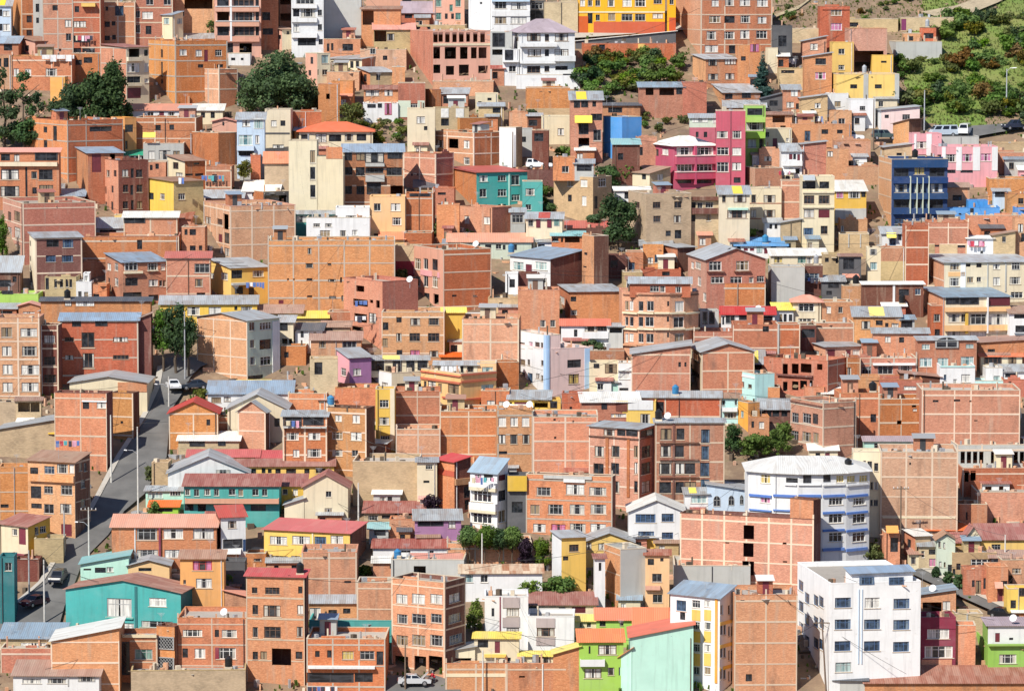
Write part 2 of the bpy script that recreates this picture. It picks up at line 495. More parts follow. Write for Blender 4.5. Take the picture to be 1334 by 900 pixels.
def build_block(root, rec):
    x0, x1, yt, yb, xm = rec['x0'], rec['x1'], rec['yt'], rec['yb'], rec['xm']
    walls, roof, items = rec['walls'], rec['roof'], rec['items']
    xc = xm if xm is not None else (x0 + x1) / 2
    if 'p' in rec:
        q_ = ray(xc, yb)
        P = q_ * ((root.location.y + rec['p']) / q_.y)
    else:
        P = ground(xc, yb)
    s = mscale(P)
    r = ray(xc, yt)
    zt = P.y * r.z / r.y
    zb = P.z
    H = max(1.2, zt - zb)
    down = -ray(xc, yt).z
    rm = re.match(r'^([a-z])([a-zA-Z])([YR]?)(\d+)$', roof) if roof != 'f' else None
    rt, rc, rflag, hr = (rm.group(1), rm.group(2), rm.group(3), int(rm.group(4)) * K * s) if rm else ('f', '', '', 0)
    segs = []
    if xm is not None:
        v = Vector((P.x, P.y, 0)).normalized()
        rt_ = Vector((v.y, -v.x, 0))
        wl, wr = (xm - x0) * s, (x1 - xm) * s
        phi = math.atan2(wl, wr)
        lim = max(4.5, min(14.0, H / .30 + 2))
        if wl < wr and wl / max(.05, math.sin(phi)) > lim:
            phi = math.asin(min(.75, wl / lim))
        elif wr <= wl and wr / max(.05, math.cos(phi)) > lim:
            phi = math.acos(min(.75, wr / lim))
        if phi < math.radians(46):
            phi *= .74
        else:
            phi = math.radians(34) + (phi - math.radians(46)) * (math.radians(80) - math.radians(34)) / (math.radians(90) - math.radians(46))
        if 'a' in rec:
            phi = math.radians(rec['a'])
        phi = min(max(phi, math.radians(8)), math.radians(80))
        dr = rt_ * math.cos(phi) + v * math.sin(phi)
        dl = -rt_ * math.sin(phi) + v * math.cos(phi)
        tr, tl = nearest_plan(x1, P, dr), nearest_plan(x0, P, dl)
        A, B = P + dl * tl, P + dr * tr
        C = A + (B - P)
        front = [A, P, B]
        back = [C]
        if wl > wr:
            FA, FU, FV, FW, FD = A, (P - A), dr.copy(), tl, tr
        else:
            FA, FU, FV, FW, FD = P, (B - P), dl.copy(), tr, tl
    else:
        a = math.radians(rec.get('a', RN.uniform(-3, 3)))
        d = Vector((math.cos(a), math.sin(a), 0))
        A = P + d * nearest_plan(x0, P, d)
        B = P + d * nearest_plan(x1, P, d)
        nv = Vector((-d.y, d.x, 0))
        Wd = (B - A).length
        D = min(max(3.6, Wd), 9.0, max(3.4, H / .36))
        if rt == 's':
            D = min(max(hr / (.22 + down), 2.4), 11.0, max(4.0, Wd * 1.1))
        elif rt in 'hg':
            D = min(max(5, Wd * .7), 11)
        if rec.get('d'):
            D = rec['d']
        front = [A, B]
        if rec.get('k'):
            n = 5
            K_ = Wd * .05 * rec['k']
            front = []
            for i in range(n + 1):
                t = i / n
                front.append(A + (B - A) * t + nv * (K_ * ((2 * t - 1) ** 2)))
            A, B = front[0], front[-1]
            D = min(Wd * .6, 8.5)
        back = [B + nv * D, A + nv * D]
        FA, FU, FV, FW, FD = A, (B - A), nv.copy(), Wd, D
    for q in front + back:
        q.z = 0
    FA = Vector((FA.x, FA.y, 0)); FU = Vector((FU.x, FU.y, 0)).normalized(); FV = Vector((FV.x, FV.y, 0)).normalized()
    poly = front + back
    org = root.location
    nseg = len(front) - 1
    rise = 0.0
    if rt == 's':
        rise = max(.25, hr - FD * down)
    elif rt in 'gh':
        rise = max(.5, hr - FD / 2 * down)
    elif rt in 'elr':
        rise = max(.25, hr)
    def zf(p):
        q = Vector((p.x - FA.x, p.y - FA.y, 0))
        u, w = q.dot(FU), q.dot(FV)
        if rt == 's': return zt + rise * max(-.2, min(1.05, w / FD))
        if rt == 'r': return zt + rise * u / FW
        if rt == 'l': return zt + rise * (1 - u / FW)
        if rt == 'e': return zt + rise * (1 - abs(2 * u / FW - 1))
        if rt == 'g': return zt + rise * (1 - abs(2 * w / FD - 1))
        return zt
    # ---- segments and openings
    seg = []
    for i in range(nseg):
        a_, b_ = front[i], front[i + 1]
        ux = (b_ - a_); L = ux.length; ux = ux / L
        nx = Vector((-ux.y, ux.x, 0))
        pa, pb = project(Vector((a_.x, a_.y, zb)))[0], project(Vector((b_.x, b_.y, zb)))[0]
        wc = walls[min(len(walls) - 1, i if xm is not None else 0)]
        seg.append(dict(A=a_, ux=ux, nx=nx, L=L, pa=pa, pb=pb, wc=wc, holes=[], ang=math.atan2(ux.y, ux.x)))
    def hit(sg, px, py):
        r = ray(px, py)
        u = nearest_plan(px, sg['A'], sg['ux'])
        yy = sg['A'].y + sg['ux'].y * u
        return u, yy * r.z / r.y
    wins, boxes = [], []
    base = wcode(walls[0])[0]
    isb = base in BRICKC or base == 'ad'
    for it in items:
        if it[0] == 'W':
            _, cx, cy, w, h, st = it
            sg = next((g for g in seg if g['pa'] - .5 <= cx <= g['pb'] + .5), None)
            if sg is None:
                continue
            u0, _z = hit(sg, cx - w / 2, cy); u1, _z = hit(sg, cx + w / 2, cy)
            _u, za = hit(sg, cx, cy + h / 2); _u, zc = hit(sg, cx, cy - h / 2)
            m_ = .06
            if isb:
                jw, ju = (u1 - u0) * RN.uniform(-.06, .06), RN.uniform(-.06, .06)
                u0, u1, za = u0 - jw + ju, u1 + jw + ju, za + RN.uniform(-.06, .05)
            u0, u1 = max(u0, m_), min(u1, sg['L'] - m_)
            if u1 - u0 < .2 or zc - za < .12:
                continue
            top = zt - (.12 if rt != 'f' else .16)
            za = max(za, zb - 2.5)
            proud = zc > top
            if not proud and not any(u0 < q[1] + .02 and u1 > q[0] - .02 and za < q[3] + .02 and zc > q[2] - .02 for q in sg['holes']):
                if st not in 'AL':
                    sg['holes'].append((u0, u1, za, zc))
            elif not proud:
                continue
            wins.append((sg, u0, u1, za, zc, st, proud))
        else:
            boxes.append(it)
    # ---- walls
    b = MB()
    mats, idx = [], {}
    def mid(code):
        if code not in idx:
            idx[code] = len(mats); mats.append(WM[code])
        return idx[code]
    zlow = zb - (.5 if 'p' in rec else 3.2)
    for sg in seg:
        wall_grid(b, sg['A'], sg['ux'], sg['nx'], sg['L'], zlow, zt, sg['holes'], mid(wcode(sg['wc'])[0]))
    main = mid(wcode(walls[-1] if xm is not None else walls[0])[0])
    n = len(poly)
    for i in range(nseg, n):
        p, q = poly[i], poly[(i + 1) % n]
        b.poly([(p.x, p.y, zlow), (q.x, q.y, zlow), (q.x, q.y, zt), (p.x, p.y, zt)], main)
    if rt not in 'fh':
        for i in range(n):
            p, q = poly[i], poly[(i + 1) % n]
            m_ = (p + q) / 2
            pts = [(p.x, p.y, zt), (q.x, q.y, zt)]
            za, zm, zq = zf(p) - .03, zf(m_) - .03, zf(q) - .03
            if zq > zt + .04: pts.append((q.x, q.y, zq))
            if zm > zt + .04 and abs(zm - (za + zq) / 2) > .03: pts.append((m_.x, m_.y, zm))
            if za > zt + .04: pts.append((p.x, p.y, za))
            if len(pts) > 2:
                b.poly(pts, mid(wcode(seg[i]['wc'])[0]) if i < nseg else main)
    if rt == 'f':
        ph = .55 if H > 3.2 else .3
        inn = offset_poly(poly, .16)
        for i in range(n):
            j = (i + 1) % n
            b.poly([(inn[j].x, inn[j].y, zt - ph), (inn[i].x, inn[i].y, zt - ph), (inn[i].x, inn[i].y, zt), (inn[j].x, inn[j].y, zt)], main)
        if isb and not rec['wing']:
            for sg in seg:
                if sg['L'] > 3 and RN.random() < .45:
                    a_ = RN.uniform(0, sg['L'] * .6)
                    c_ = min(sg['L'], a_ + RN.uniform(1.0, max(1.2, sg['L'] * .5)))
                    for st_ in range(RN.choice((1, 1, 2))):
                        b.obox(sg['A'], sg['ux'], sg['nx'], a_ + st_ * .4, max(a_ + st_ * .4 + .3, c_ - st_ * .5), .012, .155, zt + .092 + st_ * .3, zt + .39 + st_ * .3, mid(wcode(sg['wc'])[0]))
    for q in b.v:
        q -= org
    b.obj('wall', mats, root)
    # ---- roof
    if rt == 'f':
        rb = MB()
        rb.poly([(p.x, p.y, zt - ph) for p in inn], 0)
        for q in rb.v: q -= org
        rb.obj('roof', ROOFTOP, root)
        cb = MB()
        out = offset_poly(poly, -.025)
        inn2 = offset_poly(poly, .18)
        for i in range(n):
            j = (i + 1) % n
            cb.hexa([(out[i].x, out[i].y, zt + .002), (out[j].x, out[j].y, zt + .002), (inn2[j].x, inn2[j].y, zt + .002), (inn2[i].x, inn2[i].y, zt + .002),
                     (out[i].x, out[i].y, zt + .09), (out[j].x, out[j].y, zt + .09), (inn2[j].x, inn2[j].y, zt + .09), (inn2[i].x, inn2[i].y, zt + .09)])
        for q in cb.v: q -= org
        cm = CONC if RN.random() < .45 else mats[main]
        cb.obj('coping', cm, root)
    else:
        rb = MB()
        o = .32
        th = .07
        def plane(pts, uvs):
            bot = [Vector((p[0], p[1], p[2] - th)) for p in pts]
            rb.poly(pts, 0, uvs)
            rb.poly(list(reversed(bot)), 0, list(reversed(uvs)))
            m = len(pts)
            for i in range(m):
                j = (i + 1) % m
                rb.poly([pts[i], bot[i], bot[j], pts[j]], 0, [uvs[i], uvs[i], uvs[j], uvs[j]])
        Q = lambda u, w, z: Vector((FA.x + FU.x * u + FV.x * w, FA.y + FU.y * u + FV.y * w, z + th))
        if rt == 's':
            k = rise / FD
            pts = [Q(-o, -o, zt - o * k), Q(FW + o, -o, zt - o * k), Q(FW + o, FD + .1, zt + rise + .1 * k), Q(-o, FD + .1, zt + rise + .1 * k)]
            plane(pts, [(-o, 0), (FW + o, 0), (FW + o, FD + o), (-o, FD + o)])
        elif rt in 'lr':
            k = rise / FW
            zl, zr = (zt - o * k, zt + rise + o * k) if rt == 'r' else (zt + rise + o * k, zt - o * k)
            plane([Q(-o, -o, zl), Q(FW + o, -o, zr), Q(FW + o, FD + .1, zr), Q(-o, FD + .1, zl)], [(0, 0), (0, FW), (FD, FW), (FD, 0)])
        elif rt == 'e':
            k = 2 * rise / FW
            m_ = FW / 2
            plane([Q(-o, -o, zt - o * k), Q(m_, -o, zt + rise), Q(m_, FD + .1, zt + rise), Q(-o, FD + .1, zt - o * k)], [(0, 0), (0, m_), (FD, m_), (FD, 0)])
            plane([Q(m_, -o, zt + rise), Q(FW + o, -o, zt - o * k), Q(FW + o, FD + .1, zt - o * k), Q(m_, FD + .1, zt + rise)], [(0, m_), (0, 0), (FD, 0), (FD, m_)])
        elif rt == 'g':
            k = 2 * rise / FD
            m_ = FD / 2
            plane([Q(-o, -o, zt - o * k), Q(FW + o, -o, zt - o * k), Q(FW + o, m_, zt + rise), Q(-o, m_, zt + rise)], [(0, 0), (FW, 0), (FW, m_), (0, m_)])
            plane([Q(-o, m_, zt + rise), Q(FW + o, m_, zt + rise), Q(FW + o, FD + o, zt - o * k), Q(-o, FD + o, zt - o * k)], [(0, m_), (FW, m_), (FW, 0), (0, 0)])
        elif rt == 'h':
            out = offset_poly(poly, -.45)
            u1 = min(FD / 2, FW * .38)
            ra, rbp = Q(u1, FD / 2, zt + rise), Q(FW - u1, FD / 2, zt + rise)
            def apex(p):
                q = Vector((p.x - FA.x, p.y - FA.y, 0))
                u = max(u1, min(FW - u1, q.dot(FU)))
                return Q(u, FD / 2, zt + rise)
            for i in range(n):
                p, q = out[i], out[(i + 1) % n]
                e1, e2 = apex(p), apex(q)
                a3, b3 = Vector((p.x, p.y, zt + th)), Vector((q.x, q.y, zt + th))
                L = (b3 - a3).length
                hgt = (e1 - a3).length
                if (e1 - e2).length < .05:
                    plane([a3, b3, e1], [(0, 0), (L, 0), (L / 2, hgt)])
                else:
                    plane([a3, b3, e2, e1], [(0, 0), (L, 0), (L * .8, hgt), (L * .2, hgt)])
        for q in rb.v: q -= org
        ro = rb.obj('roof', ROOFM[rc], root, uv=True)
        if rflag and rt == 's':
            pb_ = MB()
            cu = FW * RN.choice((.35, .5, .62))
            k = rise / FD
            hw = min(FW * .16, 1.3)
            z_ = lambda w: zt + w * k + th + .025
            pts = [Vector((FA.x + FU.x * u + FV.x * w, FA.y + FU.y * u + FV.y * w, z_(w))) for u, w in ((cu - hw, .0), (cu + hw, .0), (cu + hw, FD * .9), (cu - hw, FD * .9))]
            pb_.hexa([p for p in pts] + [p + Vector((0, 0, .03)) for p in pts])
            for q in pb_.v: q -= org
            pb_.obj('roof_panel', ROOFM['y' if rflag == 'Y' else 'R'], ro)
    # ---- windows and doors
    isb = base in BRICKC or base == 'ad'
    wfr = rec['wfr']
    for sg, u0, u1, za, zc, st, proud in wins:
        w, h = u1 - u0, zc - za
        c = sg['A'] + sg['ux'] * ((u0 + u1) / 2)
        vo = -.16 if proud else 0.0
        loc = Vector((c.x + sg['nx'].x * vo, c.y + sg['nx'].y * vo, (za + zc) / 2)) - org
        def place(name, me, parent, sub=False):
            o_ = bpy.data.objects.new(name, me)
            if not sub:
                o_.location, o_.rotation_euler, o_.scale = loc, (0, 0, sg['ang']), (w, 1, h)
            return link(o_, parent)
        if st in 'MGD' or (st in 'bP' and h > 1.9 * w and h > 1.7):
            kind = {'M': 'maroon', 'G': 'white', 'D': 'maroon', 'b': 'blue', 'P': 'pink'}[st]
            place('shutter' if st == 'G' else ('garage_door' if w > 1.6 else 'door'), DME[(kind, 1 if w > 1.6 else 0)], root)
            continue
        if st == 'd' and not proud and w > 1.7 and h > 1.5:
            if rec['void'] or RN.random() < .7:
                continue
        if st == 'd' and not proud and rec['void']:
            continue
        if st == 'A':
            loc = loc - sg['nx'] * .01
            o_ = place('arched_window', AFM, root); place('pane', APM, o_, True); continue
        if st == 'L':
            loc = loc - sg['nx'] * .15
            o_ = place('lattice', LME, root); place('pane', PME['dark'], o_, True); continue
        asp = w / h
        n_ = 1 if asp < .55 else 2 if asp < 1.15 else 3 if asp < 2.1 else 4
        fr, pn = wfr, 'dark'
        if st == 'd': pn, fr = 'dark', 'dark'; n_ = min(n_, 2)
        elif st == 'c': pn = RN.choice(('white', 'white', 'half'))
        elif st == 'w': pn, fr = RN.choice(('white', 'half', 'white')), 'white'
        elif st == 'n': pn = RN.choice(('dark', 'half', 'half', 'brown', 'dark', 'dark', 'white'))
        elif st == 'b': pn, fr = 'blue', ('blue' if not isb else fr)
        elif st == 'y': pn = 'yellow'
        elif st == 'P': pn, fr = 'pink', RN.choice(('red', 'white'))
        elif st == 't': pn, fr = 'teal', RN.choice(('white', 'grey'))
        elif st == 'g': pn, fr = 'green', 'grey'
        o_ = place('window', FME[(n_, fr, 0 if (st == 'd' or proud) else 1)], root)
        place('pane', PME[pn], o_, True)
    # ---- balconies, bands, pilasters, awnings
    for it in boxes:
        kind, bx0, bx1, by0, by1, code, dep = it
        mb, mbs = MB(), []
        for sg in seg:
            lo, hi = max(bx0, sg['pa']), min(bx1, sg['pb'])
            if hi - lo < .3:
                continue
            cxm = (lo + hi) / 2
            ua, _ = hit(sg, lo, by1); ub, _ = hit(sg, hi, by1)
            ua, ub = max(ua, 0 if bx0 > sg['pa'] + .6 or nseg > 1 else -.02), min(ub, sg['L'] + (.02 if nseg == 1 else 0))
            _, za = hit(sg, cxm, by1); _, zc = hit(sg, cxm, by0)
            dp = dep
            if kind == 'A':
                q = lambda u, v_, z: Vector((sg['A'].x + sg['ux'].x * u + sg['nx'].x * v_, sg['A'].y + sg['ux'].y * u + sg['nx'].y * v_, z))
                mb.hexa([q(ua, -dp, za), q(ub, -dp, za), q(ub, .01, zc), q(ua, .01, zc), q(ua, -dp, za + .06), q(ub, -dp, za + .06), q(ub, .01, zc + .06), q(ua, .01, zc + .06)])
            else:
                # one box per stretch of wall; cut around the openings when thin
                cuts = []
                if dp < .34:
                    cuts = [(h_[0] - .02, h_[1] + .02) for h_ in sg['holes'] if h_[2] < zc - .12 and h_[3] > za + .12]
                for c0, c1 in (subtract(ua, ub, cuts) if cuts and (ub - ua) > (zc - za) else [(ua, ub)]):
                    if cuts and mb.f:
                        mbs.append(mb); mb = MB()
                    if dp >= .45 and (zc - za) > .45 and (c1 - c0) > 1.2:
                        # a real balcony: slab, front parapet and two cheeks
                        mb.obox(sg['A'], sg['ux'], sg['nx'], c0, c1, -dp, -.003, za, za + .15)
                        mb.obox(sg['A'], sg['ux'], sg['nx'], c0, c1, -dp, -dp + .12, za + .152, zc)
                        mb.obox(sg['A'], sg['ux'], sg['nx'], c0, c0 + .12, -dp + .122, -.003, za + .152, zc)
                        mb.obox(sg['A'], sg['ux'], sg['nx'], c1 - .12, c1, -dp + .122, -.003, za + .152, zc)
                    else:
                        mb.obox(sg['A'], sg['ux'], sg['nx'], c0, c1, -dp, .01, za, zc)
        mbs.append(mb)
        w_, h_ = bx1 - bx0, by1 - by0
        nm = 'awning' if kind == 'A' else 'pilaster' if h_ > 2 * w_ else 'balcony' if dep >= .45 else 'band' if w_ > 4 * h_ else 'facade_panel'
        for mb in mbs:
            for q in mb.v: q -= org
            mb.obj(nm, ROOFM['y'] if (kind == 'A' and code == 'yl') else WM[code], root)
    # ---- exposed concrete frame
    fb = MB()
    for sg in seg:
        code, fr, bays = wcode(sg['wc'])
        if not fr:
            continue
        L = sg['L']
        bays = bays or max(1, round(L / 4.0))
        cw = RN.choice((.16, .2, .26))
        style = 1.0 if len(sg['wc']) > 3 else RN.random()
        for i in range(bays + 1):
            u = i * L / bays
            u0, u1 = max(0, u - cw / 2), min(L, u + cw / 2)
            if i == 0: u1 = cw * .8
            if i == bays: u0 = L - cw * .8
            if 0 < i < bays and (style < .35 or RN.random() < .15):
                continue
            for za, zc in subtract(zb - 1, zt - .01, [(h_[2] - .03, h_[3] + .03) for h_ in sg['holes'] if h_[0] < u1 + .03 and h_[1] > u0 - .03]):
                fb.obox(sg['A'], sg['ux'], sg['nx'], u0, u1, -.025, .004, za, zc)
            if RN.random() < .3 and rt == 'f':
                fb.obox(sg['A'], sg['ux'], sg['nx'], u0, u0 + .2, .02, .2, zt + .092, zt + RN.uniform(.5, 1.1))
        z = zt - (.85 if rt == 'f' else .25)
        while z > zb + .4:
            bh = RN.choice((.16, .2, .24))
            for ua, ub in subtract(0, L, [(h_[0] - .03, h_[1] + .03) for h_ in sg['holes'] if h_[2] < z + bh and h_[3] > z]):
                fb.obox(sg['A'], sg['ux'], sg['nx'], ua, ub, -.032, .004, z, z + bh)
            z -= 2.72
    for q in fb.v: q -= org
    fb.obj('concrete_frame', FRAMEC[1 if base in ('bp',) else RN.choice((0, 0, 1, 2))], root)
    # ---- stair huts, aerials and downpipes
    ct_ = root.get('category')
    if rt == 'f' and FW > 5.5 and FD > 4.2 and not rec['wing'] and isb and ct_ in ('house', 'apartment building') and RN.random() < .36:
        u = RN.uniform(.8, FW - 3.2); wq = min(FD - 2.2, FD * RN.uniform(.45, .7)); sw, sdp, sh = RN.uniform(1.8, 2.8), 1.9, RN.uniform(1.6, 2.2)
        hb = MB(); zz = zt - ph + .01
        hb.obox(FA, FU, FV, u, u + sw, wq, wq + sdp, zz, zz + sh)
        for q in hb.v: q -= org
        ho = hb.obj('stair_hut', WM[RN.choice(('bb', 'br', 'bp', 'gy', 'ad', 'cr'))], root)
        hb = MB(); hb.obox(FA, FU, FV, u + sw * .3, u + sw * .3 + .8, wq - .03, wq + .02, zz + .02, zz + min(1.75, sh - .12))
        for q in hb.v: q -= org
        hb.obj('door', RN.choice((DOORM['maroon'], FRM['dark'], FRM['brown'])), ho)
        hb = MB(); q3 = lambda u_, w_, z_: Vector((FA.x + FU.x * u_ + FV.x * w_, FA.y + FU.y * u_ + FV.y * w_, z_))
        lo_ = [q3(u - .25, wq - .4, zz + sh + .02), q3(u + sw + .25, wq - .4, zz + sh + .02), q3(u + sw + .25, wq + sdp + .2, zz + sh + .42), q3(u - .25, wq + sdp + .2, zz + sh + .42)]
        hb.hexa(lo_ + [q + Vector((0, 0, .05)) for q in lo_])
        for q in hb.v: q -= org
        hb.obj('hut_roof', ROOFM[RN.choice('zzrnbw')], ho)
    if not rec['wing'] and ct_ in ('house', 'apartment building') and RN.random() < .3:
        c = FA + FU * RN.uniform(.3, max(.4, FW - .3)) + FV * min(1.2, FD * .3)
        zz = zt - (ph if rt == 'f' else -.1)
        ab_ = MB(); hh_ = RN.uniform(1.4, 3.0)
        ab_.tube((c.x, c.y, zz), (c.x, c.y, zz + hh_), .025, .018, 5)
        for k_ in range(4):
            l_ = .5 - k_ * .08
            ab_.tube((c.x - l_, c.y + .1 * k_, zz + hh_ - .06 - k_ * .12), (c.x + l_, c.y - .1 * k_, zz + hh_ - .06 - k_ * .12), .014, .014, 4)
        for q in ab_.v: q -= org
        ab_.obj('antenna', METAL, root)
    if not rec['wing'] and H > 3 and RN.random() < .35:
        sg = RN.choice(seg)
        u = RN.choice((.35, sg['L'] - .35, sg['L'] * .5))
        if not any(h_[0] - .1 < u < h_[1] + .1 for h_ in sg['holes']):
            c = sg['A'] + sg['ux'] * u - sg['nx'] * .09
            ab_ = MB(); ab_.tube((c.x, c.y, zb - .5), (c.x, c.y, zt - .05), .055, .055, 6)
            for q in ab_.v: q -= org
            ab_.obj('downpipe', RN.choice((METAL, WHITEP, FRM['brown'], FRM['dark'])), root)
    # ---- loose rubble, boards and pots on flat roofs
    if rt == 'f' and H > 2.0:
        area_n = int(min(40, FW * FD * .3))
        for _ in range(area_n):
            u, w = RN.uniform(.4, max(.5, FW - .5)), RN.uniform(.3, max(.4, min(FD - .4, 4)))
            c = FA + FU * u + FV * w
            sx, sy, sz = RN.choice(((.25, .2, .3), (.9, .15, .12), (.5, .4, .6), (1.3, .5, .06), (.3, .3, .35), (.6, .6, .8), (1.8, .9, .05), (2.2, .1, .1), (.2, .2, 1.1)))
            e = RN.uniform(0, 3.1)
            ux, vx = Vector((math.cos(e), math.sin(e), 0)), Vector((-math.sin(e), math.cos(e), 0))
            zz = zt - ph + .004
            RUB.obox(c, ux, vx, -sx / 2, sx / 2, -sy / 2, sy / 2, zz, zz + sz * RN.uniform(.6, 1.5), RN.randrange(5))
    HOUSES.append(dict(x0=x0, x1=x1, yt=yt, yb=yb, P=P, zt=zt, rt=rt, ph=(ph if rt == 'f' else 0), FA=FA, FU=FU, FV=FV, FW=FW, FD=FD, root=root, label=rec.get('label', '')))
    return H

def parse(text):
    ox = oy = 0
    recs = []
    for ln in text.strip().split('\n'):
        ln = ln.strip()
        if not ln:
            continue
        if ln.startswith('T '):
            _, ox, oy = ln.split(); ox, oy = float(ox), float(oy)
            continue
        wing = ln[0] == '+'
        f = ln.lstrip('+').split('|')
        g = f[0].split()
        X = lambda v: ox + float(v) * K
        Y = lambda v: oy + float(v) * K
        rec = dict(wing=wing, x0=X(g[0]), x1=X(g[1]), yt=Y(g[2]), yb=Y(g[3]), xm=None, walls=f[1].split(','), roof=f[2], items=[])
        for t in g[4:]:
            if t[0] == 'm': rec['xm'] = X(t[1:])
            else: rec[t[0]] = float(t[1:])
        for it in (f[3].split(';') if len(f) > 3 and f[3] else []):
            if it[0] in 'BA':
                k, a, b_, c, d, code, dep = it.split()
                rec['items'].append((k, X(a), X(b_), Y(c), Y(d), code, float(dep)))
            else:
                xs, ys, sz = it.split(':')
                st = sz[-1]
                w, h = sz[:-1].split('x')
                for yy in ys.split(','):
                    for xx in xs.split(','):
                        rec['items'].append(('W', X(xx), Y(yy), float(w) * K, float(h) * K, st))
        lab = f[4] if len(f) > 4 else ''
        rec['name'] = rec['cat'] = None
        mm = re.match(r'^([a-z_]+)/([a-z ]+):(.*)$', lab)
        if mm:
            rec['name'], rec['cat'], lab = mm.groups()
        rec['label'] = lab
        recs.append(rec)
    return recs

# ------------------------------------------------------------------ walls reach down to the roofs in front of them
STREET = [(829, -20, 70), (812, -15, 78), (790, 18, 84), (758, 55, 98), (729, 73, 109), (697, 81, 141), (666, 118, 162), (644, 130, 188), (596, 155, 217), (561, 178, 220), (536, 192, 222), (507, 205, 241), (492, 208, 248), (478, 210, 262), (466, 216, 300)]
STREET_R = [((1186, 747), (1199, 739)), ((1218, 762), (1228, 753)), ((1250, 777), (1256, 766)), ((1297, 798), (1300, 787)), ((1345, 822), (1345, 808))]
OPEN = [(755, 62, 900, 135), (880, 0, 1030, 30), (1165, 0, 1334, 165), (695, 220, 735, 275), (945, 540, 1030, 590), (300, 58, 412, 150), (470, 140, 530, 195), (362, 468, 400, 505), (1185, 738, 1334, 830), (600, 680, 720, 735), (820, 140, 895, 178), (0, 90, 165, 190)]
def on_street(x, y):
    for (ya, la, ra), (yb_, lb, rb) in zip(STREET, STREET[1:]):
        if yb_ <= y <= ya:
            t = (ya - y) / (ya - yb_)
            return la + (lb - la) * t - 1 <= x <= ra + (rb - ra) * t + 1
    return False
def is_open(x, y):
    return on_street(x, y) or any(a <= x <= c and b <= y <= d for a, b, c, d in OPEN)
def roof_top(r):
    m = re.match(r'^([a-z])[a-zA-Z][YR]?(\d+)$', r['roof'])
    return r['yt'] - (int(m.group(2)) * K if m and m.group(1) in 'shge' else 0)
def extend(recs):
    tops = [(r['x0'], r['x1'], roof_top(r), r['yb']) for r in recs]
    for r in recs:
        if 'p' in r or 'q' in r:
            continue
        gaps, lim = [], 1e9
        x = r['x0'] + 1
        while x < r['x1'] - 1:
            g = 60.0
            for a, c, tp, yb in tops:
                if a <= x <= c and yb > r['yb'] + 2:
                    if tp - r['yb'] < g:
                        g = max(0.0, tp - r['yb'])
                    lim = min(lim, yb - 5)
            if is_open(x, r['yb'] + min(g, 6) / 2):
                g = 0.0
            gaps.append(g)
            x += 2
        gaps.sort()
        if not gaps:
            continue
        t = gaps[int(len(gaps) * .55)]
        if t < 1 and gaps[-1] > 3:
            t = gaps[int(len(gaps) * .75)] * .9
        if 1 <= t <= 34:
            r['yb'] = max(r['yb'], min(r['yb'] + t + 2, lim))

def build_houses(text):
    root = None
    recs = parse(text)
    for r_ in recs:
        if r_['cat'] in ('wall', 'hut') and not r_['wing']:
            r_['q'] = 1.0
    y_old = [r_['yb'] for r_ in recs]
    extend(recs)
    extra = []
    for r_, yo in zip(recs, y_old):
        lab, n_ = r_['label'], len(r_['label'].split())
        gain = r_['yb'] - yo
        if r_['wing'] or n_ > 11 or gain < 4 or r_['cat'] in ('wall',) or r_['x1'] - r_['x0'] < 24:
            continue
        mp = .1 if r_['yb'] > 600 else .125
        w_ = min((r_['x1'] - r_['x0']) * RN.uniform(.35, .6), RN.uniform(28, 48))
        x_ = RN.uniform(r_['x0'] + 2, r_['x1'] - w_ - 2)
        rc_ = RN.choice('zzbrrnwod')
        ad_ = {'z': 'zinc', 'b': 'bluish', 'r': 'rust', 'n': 'brown', 'w': 'white', 'o': 'salmon', 'd': 'dark'}[rc_]
        yb_ = r_['yb'] + RN.uniform(3, 7)
        hh_ = RN.uniform(15, 21)
        its = [('W', x_ + w_ * RN.uniform(.2, .35), yb_ - hh_ * .55, RN.uniform(6, 9), hh_ * .45, RN.choice('dcn'))]
        if w_ > 34: its.append(('W', x_ + w_ * RN.uniform(.6, .8), yb_ - hh_ * .5, 6, hh_ * .6, RN.choice('dM')))
        extra.append(dict(wing=False, x0=x_, x1=x_ + w_, yt=yb_ - hh_, yb=yb_, xm=None, walls=[RN.choice(('bo', 'bb', 'br', 'bp', 'ad', 'cr', 'gy', 'wh'))], roof='s%s%d' % (rc_, RN.uniform(28, 55)), items=its,
                          name='lean_to', cat='lean-to', label='%s roofed lean-to by the %s' % (ad_, lab), q=1.0))
    recs += extra
    for rec in recs:
        lab = rec['label']
        w0 = wcode(rec['walls'][-1])[0]
        rec['void'] = 'unfinished' in lab or 'half' in lab or 'frame building' in lab or 'open' in lab
        rec['wfr'] = RN.choice(('brown', 'grey', 'white', 'dark', 'brown')) if w0 in BRICKC else RN.choice(('white', 'grey', 'brown', 'white'))
        if 'blue window frames' in lab or 'deep blue' in lab: rec['wfr'] = 'blue'
        if not rec['wing']:
            xc = rec['xm'] if rec['xm'] is not None else (rec['x0'] + rec['x1']) / 2
            P = ground(xc, rec['yb'])
            hpx = (rec['yb'] - rec['yt']) * mscale(P)
            nm, ct = rec['name'], rec['cat']
            if not nm:
                ct = 'house'
                if 'apartment' in lab or 'flats' in lab:
                    nm, ct = 'apartment_building', 'apartment building'
                elif w0 in BRICKC: nm = 'brick_house'
                elif w0 == 'ad': nm = 'adobe_house'
                elif w0 in ('gy', 'dk'): nm = 'concrete_house'
                else: nm = 'plastered_house'
            grp = {'house': 'houses on the hillside', 'apartment building': 'apartment buildings on the hillside'}.get(ct)
            root = empty(nm, P, lab, ct, grp)
            wf = rec['wfr']
        else:
            rec['wfr'] = wf
            rec['label'] = root['label']
        build_block(root, rec)

